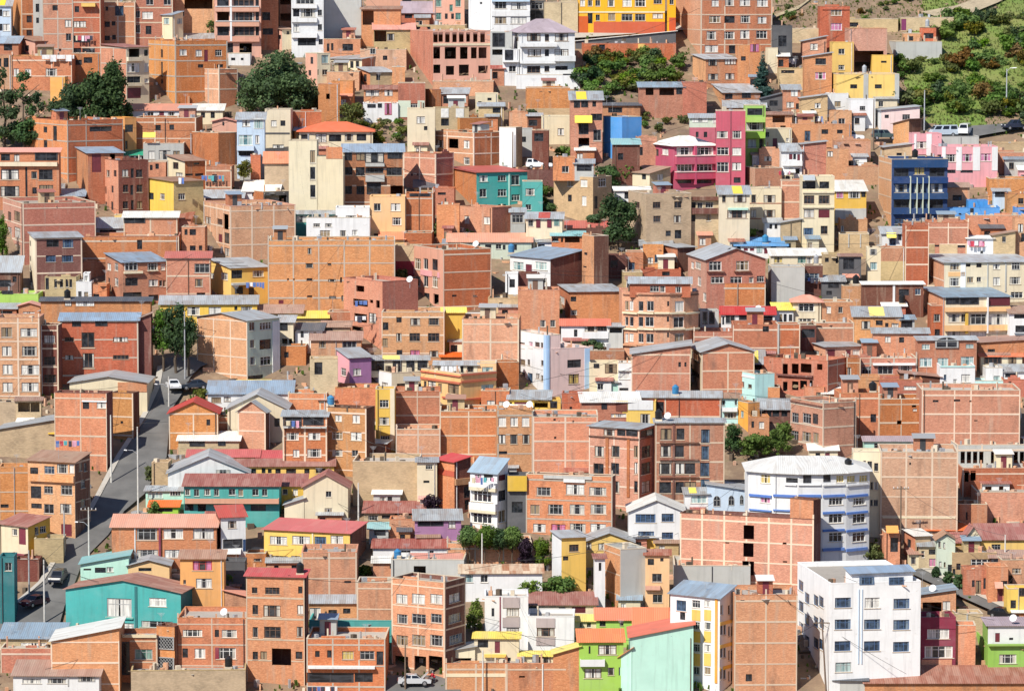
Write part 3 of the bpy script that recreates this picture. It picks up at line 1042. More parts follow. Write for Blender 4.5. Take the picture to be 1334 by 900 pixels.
DATA = r"""
T 0 0
-20 110 45 300|lb|szY50|30:95,200:35x50d;75:100:50x40n;75:200:50x50w|pale blue clad house with a yellow skylight sheet beside the tall brick tower
110 335 -250 290 m155|bo,brf|f|180:155:22x30d;240:140:40x50d;240:240:40x40d;175:250:30x30d|tall brick tower house next to the pale blue clad house
268 338 -200 280|gy|f|300:60:25x60d;300:150:20x40d|stair_tower/tower:narrow grey concrete stair shaft between two tall brick houses
335 555 -220 415|bof2|f|520:172,270:40x50n;425:60:35x40d;460:365:20x20d|bright orange brick tower with pale concrete columns and a single column of windows
552 752 -120 415|bbf|f|585:70:35x45d;600:178:95x45n;615:285:120x50d;580:370:60x40d;665:370:90x35d;B 620 720 25 50 yl 1|brick house with concrete bays and a yellow balcony box, above the washing sheets
750 1002 20 335|bbf|f|890:80:60x70b;800:65:20x30d;800:178:40x40d;845:172:30x30d;800:278:40x35d;845:272:30x35d|broad brick house with a blue curtained window under its roof edge
1000 1272 -80 320|brf|f|1105:15:55x50n;1235:15:50x50n;1090:112:70x50c;1020:105:40x50n;1020:210:40x60n;1095:220:40x60d|brick house rising behind the small cream house with the blue metal roof
1125 1345 110 350 m1250|cr,cr|sb25|1160,1225:155:40x45t;1165:250:20x40d;1320:155:35x40t|small cream house with blue metal roof between brick apartment houses
-25 160 315 430|br|sb50|85:345:65x45d|low brick house with a blue metal roof at the left edge above the conifers
160 422 300 430 m255|sa,br|sn35|175:355:20x45d;220:350:30x40d|low house with pink gable wall and brown roof above the washing sheets
-25 112 400 640|bo|f|15:455:40x60d;70:455:40x65d|orange brick house with two dark windows at the left edge behind the conifers
110 542 410 640|bof|f|140:525:40x55c;225:525:40x50c;395:525:75x55c|long brick house with white curtained windows and washing sheets behind the conifers
540 748 390 575|br|f|590:455:45x40d;660:437:65x40d|squat reddish brick house with two dark windows above the conifers
385 490 560 800|or|f||small plain orange house wall standing among the conifers
750 1097 345 748 m920|bof,cr|sr25|990:385:75x60d;1075:385:25x45d;985:490:85x65w;1080:490:30x65n;985:578:95x45d;1080:585:30x30c;985:675:95x75M;B 928 1040 415 445 cr .6;B 928 1040 602 625 cr .4|narrow cream apartment house with maroon garage door and red shed roof
1095 1662 300 735 m1270|bof,brf|f|1190:390:15x60d;1190:505:15x110d;1190:592:18x30d;1345:382:50x45w;1455:385:45x45n;1510:405:30x85M;1600:385:50x45n;1470:480:40x25d;1610:480:40x25d|big brick house with tall slit windows and a maroon upper door
1447 1735 505 765 m1587|bpf,brf|f||blank brick block with pale concrete bands in front of the maroon upper door
840 1372 800 900|wh|so45|875:835:35x45d;1105:835:45x45n;1185:835:35x50M;1255:835:50x45c|long low white house under a pink sheet roof
T 220 0
60 356 -160 135|bo|f|235:30:220x70d;110:100:40x40n|brick terrace house with a wide dark upper opening left of the pink balcony tower
112 362 290 345|gy|sz45|180:308:60x30d;290:308:80x30d|shed/shed:open shed with grey metal roof beside the pink balcony tower
355 682 -180 400 a6|sa|f|410:15,122,228:85x65d;560:15,122,228:150x62n;655:15,122,228:25x65d;450:350:60x70d;570:350:90x70d;B 350 678 50 86 sa .6;B 350 678 156 193 sa .6;B 350 678 264 304 sa .6;B 458 472 -100 300 wh .62;B 348 678 46 51 wh .7;B 348 678 152 157 wh .7|pink brick apartment tower with balcony bands and white uprights
680 802 -150 335|br|f|720:120:60x60d;730:230:80x45d|shaded brick wing on the right flank of the pink balcony tower
800 902 -110 245|br|f|860:15:70x45d;865:125:75x50d|brick house with dark unglazed openings left of the white apartment block
750 912 215 345 m820|sa,cr|sn20|815:270:20x30d;875:240:20x25d|small pink and cream house with brown shed roof above the great pine
900 1132 -110 350|wh|f|935:95:45x55d;1020:95:105x60n;1105:95:30x45n;935:205:40x55c;1010:205:120x65n;1105:200:30x45n;1010:305:130x55d;1110:305:30x40d;1000:15:130x30n;B 902 1085 130 163 wh .5;B 902 1085 240 275 wh .5;B 902 1085 32 62 wh .5|white apartment block with wide dark windows beside a blank grey slab
1130 1402 -130 300|gy|f||tall blank grey concrete slab building next to the white apartment block
445 602 390 465|wh|f|480:430:30x20d;545:430:20x18d|low white walled house at the foot of the pink balcony tower
1000 1178 390 600 m1075|sa,cr|f|1045:440:20x50d;1140:430:50x60t;1140:525:40x40n;1080:525:30x40d;1030:530:20x40d|small peach house with a white glazed bay right of the great pine
1130 1395 285 405|bo|f|1305:345:75x50d;1165:345:20x55d;1195:340:15x50d|orange brick house with one wide dark window under the blank grey slab
952 1142 742 820 m1030|bo,bd|f|1085:780:60x30d|hut/hut:tiny brick hut with grey slab roof right beside the great pine
1090 1242 612 810|bo|f|1160:700:25x40d|plain orange brick house with a small dark opening right of the great pine
1185 1340 590 700|bo|f||low orange brick walls stepping down below the grey veranda roof
100 402 800 875|cr|sw45|260:835:30x40d;330:835:30x45d|low cream house with white sheet roof under the blank brick block
T 440 0
215 472 -90 80|sa|f||pink windowless wall house right of the blank grey slab
468 700 95 145|br|sm80|520:120:60x30d|brick house with a broad mauve tiled roof
180 462 68 195|bo|sn20|230:130:90x100d|brick shed house with a big dark open bay beside the grey slab
545 925 185 310|ad|f|620:205:120x20d|adobe walled yard house below the salmon apartment house
695 920 -130 178|sa|f|735,875:25,120:40x50g;825:60:25x50g;790:120:20x40d;835:120:20x40d|salmon apartment house with green glass windows
270 562 215 350|ad|so45|315:265:80x80d;390:270:60x50n|old adobe house with a sagging tile roof left of the unfinished building
950 1117 -130 245|wh|f|1040:25:15x15d|tall blank white building left of the white window rows
1115 1392 -40 255|wh|f|1180:40:85x50n;1310:45:110x50c;1180:150:85x50n;1310:150:115x50n;B 1115 1390 0 14 lb .5;B 1115 1390 80 120 wh .15|white apartment building with bluish roof edge and wide window rows
530 1108 228 605 m690|br,sa|f|715,750,800,850,900,945,1000,1050:272:32x70d;718:385:60x85d;818:385:75x85d;917:385:55x85d;987:385:40x80d;1050:385:60x80d;720:500:60x60d;815:512:65x65d;917:510:70x80d;1052:505:75x55d;B 690 1108 316 332 cr .1|unfinished building with rows of dark empty openings and a plain brick side
690 1127 592 680|bo|f||wall/wall:long low brick wall block in front of the unfinished building
1105 1262 235 420|gy|f|1165:290:90x100d;1180:380:120x40d|dark open concrete frame house right of the unfinished building
1195 1312 360 605|wh|f|1240:400:60x75d;1265:500:50x45n;B 1195 1310 440 452 wh .7|white annex with a balcony slab left of the hip-roofed white house
170 502 362 490|bp|f|260:372:40x38w;350:420:30x30d|pink brick house with one white-framed square window below the adobe ruins
-60 332 430 525 m175|cr,bo|sz30|-30,15,65,110,150:470:24x50d|low house with grey roof, dark veranda bays and orange end wall
-70 162 522 645|bo|f||plain orange brick block under the grey-roofed veranda house
150 412 525 645 m235|bo,ad|sz38|205:565:20x50d;300:560:30x50d|adobe house with tilted grey roof sheet above the square brown box
400 492 488 625|bo|f|495:540:25x60w|slim orange brick house left of the unfinished building
195 442 648 760|bo|sr28|255:675:90x40c;375:675:60x45c|brick house with maroon roof edge and two white windows
443 637 605 850|br|f|555:765:45x30n;B 443 637 730 850 lg .06|square brown brick box house with a pale blue-grey ground floor
190 442 752 862|wh|f|250:768:60x25d;310:765:30x30d;370:790:50x85P|white lower house with a purple door behind the mossy tree
638 752 652 815 m682|bo,br|f||slim brick corner house left of the pale zinc roof
745 942 680 800|br|sz42|900:720:60x50t;810:725:80x55d|brown house with pale zinc roof above the two white shutters
508 707 790 975|cr|f|605:870:60x50n;640:930:25x30d|narrow cream house left of the two white shutters
700 952 785 955|ad|f|780,885:820:55x65G;780:885:55x50d|tan house with two white shutters beside the narrow cream house
1000 1162 680 812|cr|f|1100:720:30x20d;1030:750:25x30d|small crumbling cream house beside the outdoor stairway
1022 1202 770 860|ad|sz25|1150:800:60x40d|shack/shack:low tan shack with sheet roof below the crumbling cream house
T 660 0
145 277 10 200|dk|f|205:45:110x45n;205:110:120x60d|dark glazed bay house at the end of the white window rows
275 512 20 250|ad|f||plain beige walled building between white hip-roofed house and orange building
30 490 240 605 m95|wh,wh|hm100|195:272:95x55n;290:275:30x50n;395:272:95x55n;200:385:95x50n;290:385:30x50d;395:385:100x55n;195:505:95x50n;290:500:35x40n;395:495:90x30d;75:275:20x50d;B 95 360 315 340 wh .9;B 340 492 405 445 wh 1;B 100 350 440 462 wh .6|white three-storey house with a grey-mauve hipped roof
70 527 545 622|wh|f|440:540:70x8d|wall/wall:white garden wall in front of the hip-roofed white house
510 1137 -100 245 q1|yo|f|545,600,655:25:35x45w;750:25:50x50w;865:25:65x50w;960:25:80x50w;1085:15:60x30n;755:125:50x50n;865:128:80x50n;960:128:75x50n;1085:118:75x35n;655:130:30x45n;600:135:35x75d;B 510 585 120 245 rd .05;B 625 1137 160 245 rd .05;B 510 1137 85 95 cr .1|orange and red building with pale window rows above the sloping street
1158 1215 -60 225|yo|f|1185:15:30x40n;B 1158 1215 130 225 rd .05|orange wing with red base squeezed against the tall brick apartments
555 1218 318 420 q1|br|f|B 945 992 320 400 yl .1;685:345:40x40d|retaining_wall/wall:long brick retaining wall with a yellow panel below the sloping street
145 457 640 850|bo|f|B 145 457 785 850 ad .04|plain brick block with tan lower half left of the yellow awning
460 690 725 1130|bo|szY62|505:755:45x50d;560:752:55x55d;630:755:30x40d;555:930:70x90d;555:1045:70x90d;650:850:80x50d;655:980:50x80n;A 490 615 840 890 yl 1.2|narrow brick house with yellow awning and zinc roof
695 962 765 865|bo|sd18|780:800:100x40d|low brick house with dark roof below the yellow and green bushes
955 1277 632 840|br|sb35|1030:665:60x55d;1150:665:100x50d;1240:660:40x50d|brick house with pale blue roof over an open terrace
T 880 0
-12 685 -140 400 m183|bpf,brf|f|275:25:55x45c;380:20:70x50c;490:22:70x45c;615:25:70x50c;275:143:75x50n;378:143:70x50d;490:140:70x50n;612:148:70x50c;250:258:75x60c;378:258:70x55n;490:252:75x60c;612:252:75x55c;250:355:100x50n;400:360:50x60d;490:340:30x30n|tall brick apartment block with pale curtained windows on the crest
115 442 430 625 m218|bo,br|sz35|260:455:60x45n;385:450:75x40n;265:558:70x45c;385:555:70x45c|two-storey brick house with grey shed roof left of the blue spruce
48 217 600 840|br|f||square blank brick block under the grey shed-roofed house
-80 52 610 740|wh|f|-10:650:60x60d;25:645:20x50n|small white hut beside the square blank brick block
262 602 672 770 m345|bo,br|sz62|375:700:50x40d;500:690:60x40n|brick house with blank orange gable and long zinc roof below the spruce
342 642 780 850|br|sz52|420:812:60x30d|lower brick lean-to with pale zinc roof touching the lime green house
655 727 350 510|cr|f||bare cream wall house right of the blue spruce top
440 602 330 530|bo|f|480:425:35x30d;560:350:60x60P|orange brick annex behind the blue spruce
1028 1242 50 345|br|f|1145:92:75x45n;1145:195:75x50P;B 1028 1242 60 72 br .15|slim brick tower house with red curtained window near the crest
903 1077 300 440|bo|rz35|985:340:60x45c|brick house with rising eave and one white window below the slim tower
918 1117 415 670|bo|rz30|1035:447:75x45n;1035:550:70x50P|brick house with a pink curtained window next to the yellow block
1118 1272 310 565|yl|f|1185:375:45x40n;1185:490:45x35c|tall yellow house block with two small windows
738 952 500 620|ad|f|800:520:90x20d|tan terraced yard house with a washing line above it
768 892 650 830|br|sz35|845:672:50x50w;820:760:50x40w;870:770:25x40d|small brick hut house with grey cap roof right of the spruce
610 797 715 800|dk|rd45|700:750:60x40d|shed/shed:low shed with sloping dark roof below the blue spruce
898 1087 712 870|ad|rz25|1018:765:40x35w;980:805:25x25d|tan adobe house with rising roof line below the yellow house
1085 1237 680 815|wh|f|1160:755:45x40n|white plastered box house beside the tan adobe house
T 1094 0
48 322 210 540|bp|f|195:445:220x150d|long windowless brick box on a dark open ground floor behind the yellow house
-40 412 540 750|yl|f|85,262:628:50x30d;B 155 190 540 750 gy .05;B 380 412 540 750 gy .05|broad yellow house with two small square windows and grey pilasters
215 367 402 545|yl|f|300:450:40x15d|little yellow penthouse with a grey water tank beside it
440 562 245 345|bp|f|490:280:40x30d|hut/hut:small pink brick hut on the hillside edge
555 732 205 315 m697|br,bd|f|622:262:65x40d|hut/hut:maroon brick hut with a water drum on the hillside edge
385 717 305 425|gy|f||retaining_wall/wall:grey retaining wall under the two hillside huts
420 800 130 215|ad|f|440:180:35x80P|wall/wall:adobe yard wall behind the two hillside huts
60 242 722 860|wh|f|150:785:40x30n|white stepped house below the broad yellow house
242 562 798 905 m300|wh,lp|rz25|325:845:30x25d;465:850:55x40n|pale pink house with a white porch at the edge of the green hillside
T 0 145
205 907 70 490 m492|bof,brf|f|345:135:25x45d;345:240:25x60d;415:160:30x105d;745:130:145x38d|large brick block with a long slot window and tall stair slits
820 1002 50 330 m905|or,or|f|950:125:60x55d;870:140:25x50n;925:245:25x60d|orange house wedged between two brick blocks below the conifers
988 1432 50 245|brf|f|1160:120:35x40d;1258:118:35x40d|brick base house with two square dark windows under the long white house
1050 1342 235 370|gy|f|1110:318:45x60n;1205:318:85x70c;1290:310:50x45n;A 975 1140 155 190 yl 1|grey house with tall front windows and a yellow awning
14 442 295 700|bo|so28|85:460:130x75n;85:580:130x75n;260:462:40x50n;345:460:95x75n;265:575:35x45d;350:560:90x50n;55:335:70x50d;140:340:40x50n;350:325:155x65d;208:525:15x240d;B 8 445 368 398 cr .5|orange apartment house with wide barred windows and a roof terrace rail
570 907 305 640 m640|bo,br|sb45|715:375:70x130M;830:330:35x40d|brick house with bluish zinc roof and a tall dark stair opening
900 1072 318 365|wh|sG38|930,970,1010,1050:342:25x30d|small rooftop room with green plastic roof
755 1087 360 765 m860|bp,bd|f|795:450:25x45n;845:450:20x45d;825:565:15x50d;775:570:15x50d;778:685:15x60d;822:685:15x60d;920,1022:450,560,680:42x55n;968:450,570,680:20x70d|dark purple-brown apartment house with a pale side wall
35 702 670 1095 m170|bpf,brf|f|80:760:28x65n;135:760:45x70n;80:868:28x60n;135:880:45x80n;135:1000:45x70n;85:990:25x60d|long brick block with concrete grid and pink corner flats
300 620 615 690|bp|sb52|350:645:60x40d;480:645:90x40d|rooftop room with blue-grey sheet roof on the long grid block
1085 1482 510 730 m1260|yl,ad|sn30|1105:615:35x50d;1185:618:35x45n;1325:618:50x45n|yellow house with brown roof and tan side wall
1085 1212 370 510|bo|f|1150:400:25x40d;1105:410:20x40d|shack/shack:small brick shack with junk on its roof above the yellow house
700 907 845 930|gy|sz75|790:875:120x30d|shed/shed:low shed with a corrugated grey roof beside the long grid block
838 907 755 830|yl|f||hut/hut:tiny yellow hut below the purple-brown apartments
903 1292 768 970|brf|sw42|985:790:140x40d|brick house with white sheet roof over an open loft
T 220 145
325 502 75 200|sa|eo22|405:90:12x25d|small peach gable house beside the light blue house
180 502 160 340 m360|br,br|f||rough brown brick block with junk on its roof left of light blue house
503 702 60 330|lb|sz50|570:88:55x45n;565:210:100x75t;660:90:70x75t;650:205:30x60c;670:225:25x60M;B 503 627 250 285 lb .8;570:305:110x35d|light blue two-storey house with large barred windows
705 890 -12 295|cr|f|770:90:40x45c;835:88:35x40d;800:255:80x25c;B 705 890 155 165 dk .1|cream two-storey house right of the light blue house
885 1112 5 130|br|f||reddish brick house behind the orange-red tiled roof
950 1482 150 290|cr|hO72|995:190:60x40d;1110:195:80x65n;1210:195:90x50d;1310:190:60x50n;1400:190:70x50d|house with a bright orange-red tiled roof
875 1078 215 790|cr|f|1048:330,450,580:38x92n|tall blank cream block with three stair windows
+1075 1267 330 790|cr|f|B 1145 1262 260 345 bo .05
0 277 362 610 m118|cr,br|sn45|60:395:40x50d;85:460:50x30n;210:380:40x15d;155:460:60x15d;230:460:60x20d|brick house with rust roof and cluttered cream porch
273 462 400 600|brf|f|340:485:35x55n|stained brown brick house with blue tarps on its roof
600 672 320 490|br|f||slim reddish brick hut house left of the tan adobe wall
700 877 375 570|ad|sO80||tan adobe walled house with an orange-red strip roof
545 802 580 640|wh|sw80|640:605:60x25d|shed/shed:low shed with broad white roof below the tan adobe wall
190 542 628 700|br|sz58|260:655:50x30d|low brick shed house with a long grey sheet roof
545 882 585 700 m685|br,dk|f|615:660:35x30c;780:640:170x60d|dark open brick storey left of the tall cream block
262 922 690 1085 m445|bpf,bpf|f|290:790:40x50c;375:800:40x40n;420:800:40x110d;295:901:50x60c;378:920:25x60M;425:920:40x80d;295:1005:40x40d;370:1020:40x40d;425:1020:40x60n|large pinkish brick block with concrete grid right of cluttered corner balconies
100 267 840 1110|bo|f|178:877:45x45d;178:990:40x35d;233:990:25x35d;130:875:20x40d|narrow orange brick house with small dark windows left of the pinkish grid block
922 1227 745 905|te|sz25|965:780:75x45c;1070:780:90x45n;1165:780:70x45n;B 922 1035 815 900 td .06|teal house behind the white house with oval plaques
1000 1457 772 1000|wh|f|1135:885:75x45n;1265:885:45x45n;1350:880:40x40n;1075,1160:825:50x25c|white house with oval plaques on its parapet
+1212 1457 700 940|wh|f|1322:780:75x50n
T 440 145
45 480 295 650|brf|sb57|80:325,435:55x60n;170:325,435:60x60n;270:335:125x75n;415:320:115x50n;270:430:120x40n;415:435:110x55n;80:572:55x60d;168:572:55x60d;265:560:110x90d;430:572:95x65d;B 205 342 375 400 gy .5;B 205 342 460 510 gy .5|brown apartment house with pale zinc roof right of the tall cream block
480 842 310 570 m710|bof,brf|f|540:460:12x12d;580:460:12x12d|plain brick house between brown apartments and turquoise house
490 692 598 905|brf|f|600:605:150x20d|brown brick tower with white bands right of the peach house
688 845 560 730|br|f|755:598:60x20d|low brick house with roof rubble below the plain brick house
235 490 620 930|pe|f|290:695:50x55n;422:695:70x55n;430:797:65x55n;285:900:45x30d|peach house with three barred windows
700 1237 160 410 m985|bpf,brf|f|745:235:45x50c;840:235:80x70d;935:240:40x55w;935:360:40x50w|brick house with square white windows directly above the turquoise house
788 1142 50 175 m885|bo,br|f|815:130:18x25d;850:130:30x30d|low brick house directly behind the one with square white windows
1170 1335 120 410 m1290|wh,ad|f||white plaster wall house with tan stone end
790 1372 445 705 m1005|bo,te|sR45|1057:488:60x45w;1190:485:65x40w;1287:500:65x75n;1055:592:55x60n;1190:592:60x55n;1287:625:65x45n;1057:685:50x20d;1190:685:55x20d;B 1235 1246 450 700 mt .1|turquoise house with red roof edge and orange brick side
+1337 1482 510 730|te|f|1392:585:65x50n;1380:695:40x40n
718 882 680 900|bo|f||windowless tan-orange brick block below the turquoise house
882 1257 700 905 m1118|bo,br|f|935:785:40x55w;1080:790:40x50w|low brick house with two small white windows below the turquoise house
T 660 145
20 152 10 130|bo|f||plain orange brick cube house above the raw concrete hut
150 252 35 150|bd|sz20|190:85:60x45d|dark brown shack-topped house beside the orange brick cube
70 187 130 310|gy|f|125:205:30x40d|hut/hut:raw grey concrete hut with one dark window
183 302 140 250|bd|f|230:190:60x60d|shack/shack:dark brown shack right of the raw concrete hut
250 477 40 225|cr|f|390:150:45x50c|cream adobe house with a single grey window
695 972 45 272 m835|sb,sb|f||blue painted wall building with deep blue left face
835 947 205 270|br|sz25|880:240:50x35d|hut/hut:low brick hut with pale sheet roof beside the blue wall
940 1082 190 405|bo|f|960:290:40x60d|brick yard house left of the magenta house with white roof
340 757 480 730 m625|ad,ad|f|457:520:40x55n;557:522:45x50w;690:515:50x60n;560:650:30x70w;455:630:25x50d;645:660:25x90d|tan adobe house with orange brick upper storey above the green slope
+335 492 335 482 p1.7|bo|f|425:420:55x45w
+490 627 378 482 p1.6|gy|sz30|560:412:110x45d
848 1182 450 580 m1035|cr,ad|sn50|895:475:25x40d;990:475:30x40d;1108:480:40x45w|tan house with rust roof and one white window below the magenta house
780 1032 575 665|wh|sw28|930:600:25x40d;870:610:40x50d|low white house with pale sheet roof behind the round tree
878 1332 600 1000 m1010|ad,ad|f|940:678:40x45n;1083:680:50x45n;1235:678:50x50n;940:780:40x50n;1085:780:55x45n;1235:780:50x50n;1240:890:50x60d;1170:885:40x40d|three-storey tan adobe block with small square windows
140 402 778 860|cr|szR46|175:810:40x50n;228:812:30x60M;308:812:32x60M;360:805:40x50g|low cream house with two brown doors under the turquoise house
28 132 730 840|gy|sz30|80:780:80x55n|porch/porch:glazed grey porch with zinc roof beside the turquoise house
430 720 845 930|cr|sR50|520:880:60x30d;620:885:50x30n|low cream house with patched red roof below the green slope
T 880 145
-175 290 255 540 m-10|mg,mg|hw75|-140:300:25x50d;-80:295:45x45w;60:290:115x55n;205:290:125x55n;60:410:110x50n;200:410:120x50n;60:510:100x25d;200:510:110x25d;B -10 287 323 382 mg .8;B -10 287 440 490 mg .8;B 122 135 250 530 mg .85;B -10 287 318 324 lp .9;B -10 287 434 440 lp .9|magenta house with a white hipped roof and balconies
285 497 0 540|mg|f|435:170,292,400:65x55w;330:170:80x50n;335:290:85x55n;335:405:85x70n;440:500:50x40d;B 388 396 0 540 ma .05|tall magenta house rising behind the white hipped roof
+95 290 95 270|mg|f|150:170:20x40d;210:170:25x40d
+98 390 48 97 p0.6|lg|sz28|170:66:110x30n;320:68:120x35n
493 642 -40 275|gn|f|565:5:110x50d;562:110:120x60n;545:235:60x60t;610:235:25x65d;B 493 638 40 80 gn .9;B 493 638 150 195 gn .9|narrow lime green house with two balcony bands
640 832 25 150|bo|sn20|735:58:90x45d;770:120:40x30d|brick house with dark roof opening right of the lime green house
632 832 130 275|cr|f|710:230:32x65M;655:170:30x40n;800:210:20x30c|cream walled house with a maroon door right of the lime green house
830 1262 95 228|bo|f|945:180:40x75b;1067:150:45x35d;1180:150:40x30d|orange brick house with a bright blue door behind the white pickup
1108 1262 0 135|bo|f|1192:75:50x45n|square orange brick house with one window above the white pickup
838 922 20 120|cr|f|865:55:40x40d;905:60:15x40n|hut/hut:little cream hut with a dark window above the blue-doored house
598 802 275 425|bo|f|662:345:55x35c;765:340:40x30n|orange brick house with one white curtained window right of the black gap
490 762 415 540 m575|bp,br|f||low brick block with uneven parapet right of the tall magenta house
758 907 290 485|wh|sz55|825:330:25x40M;853:330:20x40d;882:335:20x45M;780:435:45x40d;825:435:30x45d;875:435:30x40d;B 745 907 360 395 wh .8|white balcony house with washing under a grey roof
903 1082 240 500|br|rz20||tall plain brick gable wall right of the white balcony house
1080 1242 275 520|bo|f|1110:310:40x40n|plain orange brick house wall right of the tall brick gable
1140 1400 215 320|bo|f||long low orange brick wall house under the parked white pickup
85 307 640 865|ad|f|120:680:45x40d;175:682:35x40n;240:680:60x40n;120:775:40x50d;235:770:40x50n;B 88 304 700 742 bd .7;B 88 304 618 645 bd .6|tan house with brown balcony right of the three-storey adobe block
310 532 602 830|cr|szY62|345:635:25x50n;460:630:90x60n;440:745:140x60n;B 375 520 700 715 mt .4|cream two-storey house with a grey-roofed left wing
+525 760 560 850|cr|f|560:635:35x60c;675:635:85x55n;560:742:35x55c;675:742:85x55c;B 525 760 664 670 br .05;B 525 760 775 781 br .05
755 912 505 840|bpf|f||tall blank pink brick strip house between the cream houses
908 1142 475 905|cr|f|960:640:75x60n;1068:640:80x60n;960:742:75x60n;1068:742:80x60M;1068:535:70x50d;955:535:100x55d;955:870:70x50b;1070:860:50x60n;B 905 1145 580 592 cr .25;B 905 1145 690 700 cr .25;A 890 1000 465 500 zz 1|beige apartment house with four floors of paired windows
1140 1372 578 810|yl|sw77|1180:605:50x50P;1285:605:85x50n;1350:600:30x40d;B 1140 1372 705 810 gy .06|yellow house with white sheet roof left of the blue balcony house
640 762 805 880|wh|sz30|685:835:20x35d;722:835:20x35d|small white house with grey roof below the cream two-storey house
758 902 808 890|ad|rz25||low tan house with sloping roof left of the beige apartments
T 1094 145
370 582 95 185 m500|bo,bd|rn35||brick garage house with a sloped brown roof by the hillside road
310 512 262 350|ad|rz25|415:315:35x25d|tan adobe house left of the pink striped house
510 722 165 350|pk|f|578:245:75x50c;585:325:60x20d;B 512 540 165 350 wh .06;B 612 650 165 350 wh .06|pink house with white vertical stripes near the parked vans
+690 1127 260 460|pk|f|790:340:75x55n;908:338:72x55P;1042:335:75x55P;700:325:40x20d;795:437:60x25d;905:437:90x20d;B 725 752 260 430 wh .06;B 828 868 260 430 wh .06;B 948 1000 260 430 wh .06;B 1085 1127 260 430 wh .06
270 767 350 835 m372|bof,bl|f|435:445:110x55d;690:440:120x60d;565:430:80x60y;435:560:90x60n;565:560:80x60n;690:555:90x60n;435:670:110x60d;565:670:80x60n;690:670:110x60d;430:795:80x40b;620:790:120x40n;B 375 767 352 408 bl .5;B 375 767 480 522 bl .6;B 375 767 592 636 bl .6;B 375 767 702 745 bl .5;B 492 500 470 740 lg .62;B 540 547 480 740 lg .62;B 583 590 480 740 lg .62;B 626 633 470 740 lg .62|deep blue balcony house with orange brick side wall
768 927 550 705|bo|sn32|840:628:70x40d|brick house with rust roof above the bright blue wall
755 1147 700 810|sb|f|945:718:25x30d;860:745:20x12d|long bright blue painted wall house
+920 1060 650 800|sb|f|
1068 1402 490 630|bo|f||flat brick block at the right edge below the pink stripes
1100 1215 580 700|lb|sz20|1150:600:80x40d|small pale blue house under the flat brick block
1200 1402 600 715|bo|f|1300:650:40x40n|orange brick house at the right edge above the blue painted corner
1258 1402 700 815|sb|f||bright blue painted corner house at the right edge
1285 1402 425 510|pk|sw30|1320:480:50x40n|small pink house with white roof at the right edge
1100 1402 300 400|br|f|1230:345:90x35d|low reddish brick wall house beyond the pink stripes
40 272 400 520|bo|f||low orange brick wall house left of the blue balcony house
-5 192 785 890|bo|f|10:850:20x40w|low brick house with a white doorway below the yellow sheet-roofed house
470 920 800 900|br|f||low brown brick house under the blue balcony house
T 0 290
222 602 112 500 m260|cr,bdf|sz42|375:262:70x48b;495:262:80x48b;500:152:75x58b;390:150:90x55d;225:150:15x40d;228:390:22x90d;225:260:15x40d|brick house with blue curtained windows under a grey roof
560 1302 102 340|brf|f|1020:160:35x70d|long plain brick wall house above the blue-roofed pink apartments
-25 152 355 500|bd|sz112|40:440:90x50d;110:410:30x40d|dark wooden house with a big grey roof at the left edge
400 772 298 420 m540|bp,br|f|470:325:15x20d|low brick house with pale front above the tan windowed house
330 557 395 570|ad|f|410,450,490,515:440:22x60n;345:440:20x80d|tan house with a row of narrow windows
555 667 432 580|wh|f|583:520:25x45n;628:522:30x40n|small white house with a turret between tan and orange houses
+608 652 372 434 p0.6|wh|f|630:405:25x38n
665 777 450 575|bo|f|700:530:40x25d|low orange brick house with plants along its roof edge
770 1212 290 610 m890|bp,bp|sb72|795:320:30x50c;848:320:30x55n;848:430:25x60n;795:430:15x60d;955:320:105x55n;1110:320:75x55n;1185:320:30x50n;955:430:100x60d;1115:435:75x45c;1170:440:22x45n;1195:440:22x45n;960:525:150x40d;1115:545:75x45d;1185:545:40x30d;B 900 1035 352 368 cr .5;B 1072 1150 345 352 cr .3|pinkish apartment house with a blue metal roof
1208 1527 255 600|bpf|sR45|1470:330:105x65c;1445:435:60x55n;1460:520:60x25d|brick house with striped red roof edge left of the yellow washing house
298 1092 568 820|bo|sd28|620:585:130x35w;495:585:50x35n|long orange brick building with a dark slate-coloured roof edge
435 1002 708 1140|brf|sb55|500:845,975:60x30n;640:850,1000:85x110n;875:845,975:110x32n;555:735:70x40d;735:730:90x40d|orange brick apartments with grey-blue roof and tall stairwell windows
990 1095 700 1060|bd|rn40||dark brick flank building beside the green street trees
-25 287 690 1295|bpf|f|50:795:75x70n;210:795:110x60c;50:930:75x70c;215:930:120x70c;50:1062:75x70n;215:1065:120x70c;50:1192:75x70c;215:1190:120x65n|tall pink brick apartment block at the left edge with four window rows
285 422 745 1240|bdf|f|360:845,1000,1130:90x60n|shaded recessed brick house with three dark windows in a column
138 292 602 730|br|eo22|210:660:90x30w|small brick attic house with terracotta gable on the left apartment block
288 442 640 780|brf|ez22|380:735:75x65d|half-built brick gable house with an open timber bay
-25 122 622 720|br|sz38|50:655:100x30d|low brick house with grey roof at the left edge under the lime terrace
-25 282 520 640|gn|f|60:505:80x25d|low lime green walled terrace house
T 220 290
300 722 330 610 m452|yl,y2|sz72|405:388:50x52c;318:385:25x40c;495:375:80x60d;550:370:40x50d;650:370:80x45n;510:490:60x55d;600:500:40x60d;B 452 580 435 450 gy .9|yellow house with grey roof and washing hung below its balcony
720 1640 132 650|bof|f|1020:205:30x40n;1020:310:60x30n;1020:412:45x18d;1020:535:40x15d;1185:418:50x18n;1250:415:14x38d;1190:540:50x18n;1255:545:14x36n;1165:302:30x14n;865:410:12x12d;910:412:12x12d;815:575:35x30M|huge blank orange brick block with tiny scattered windows
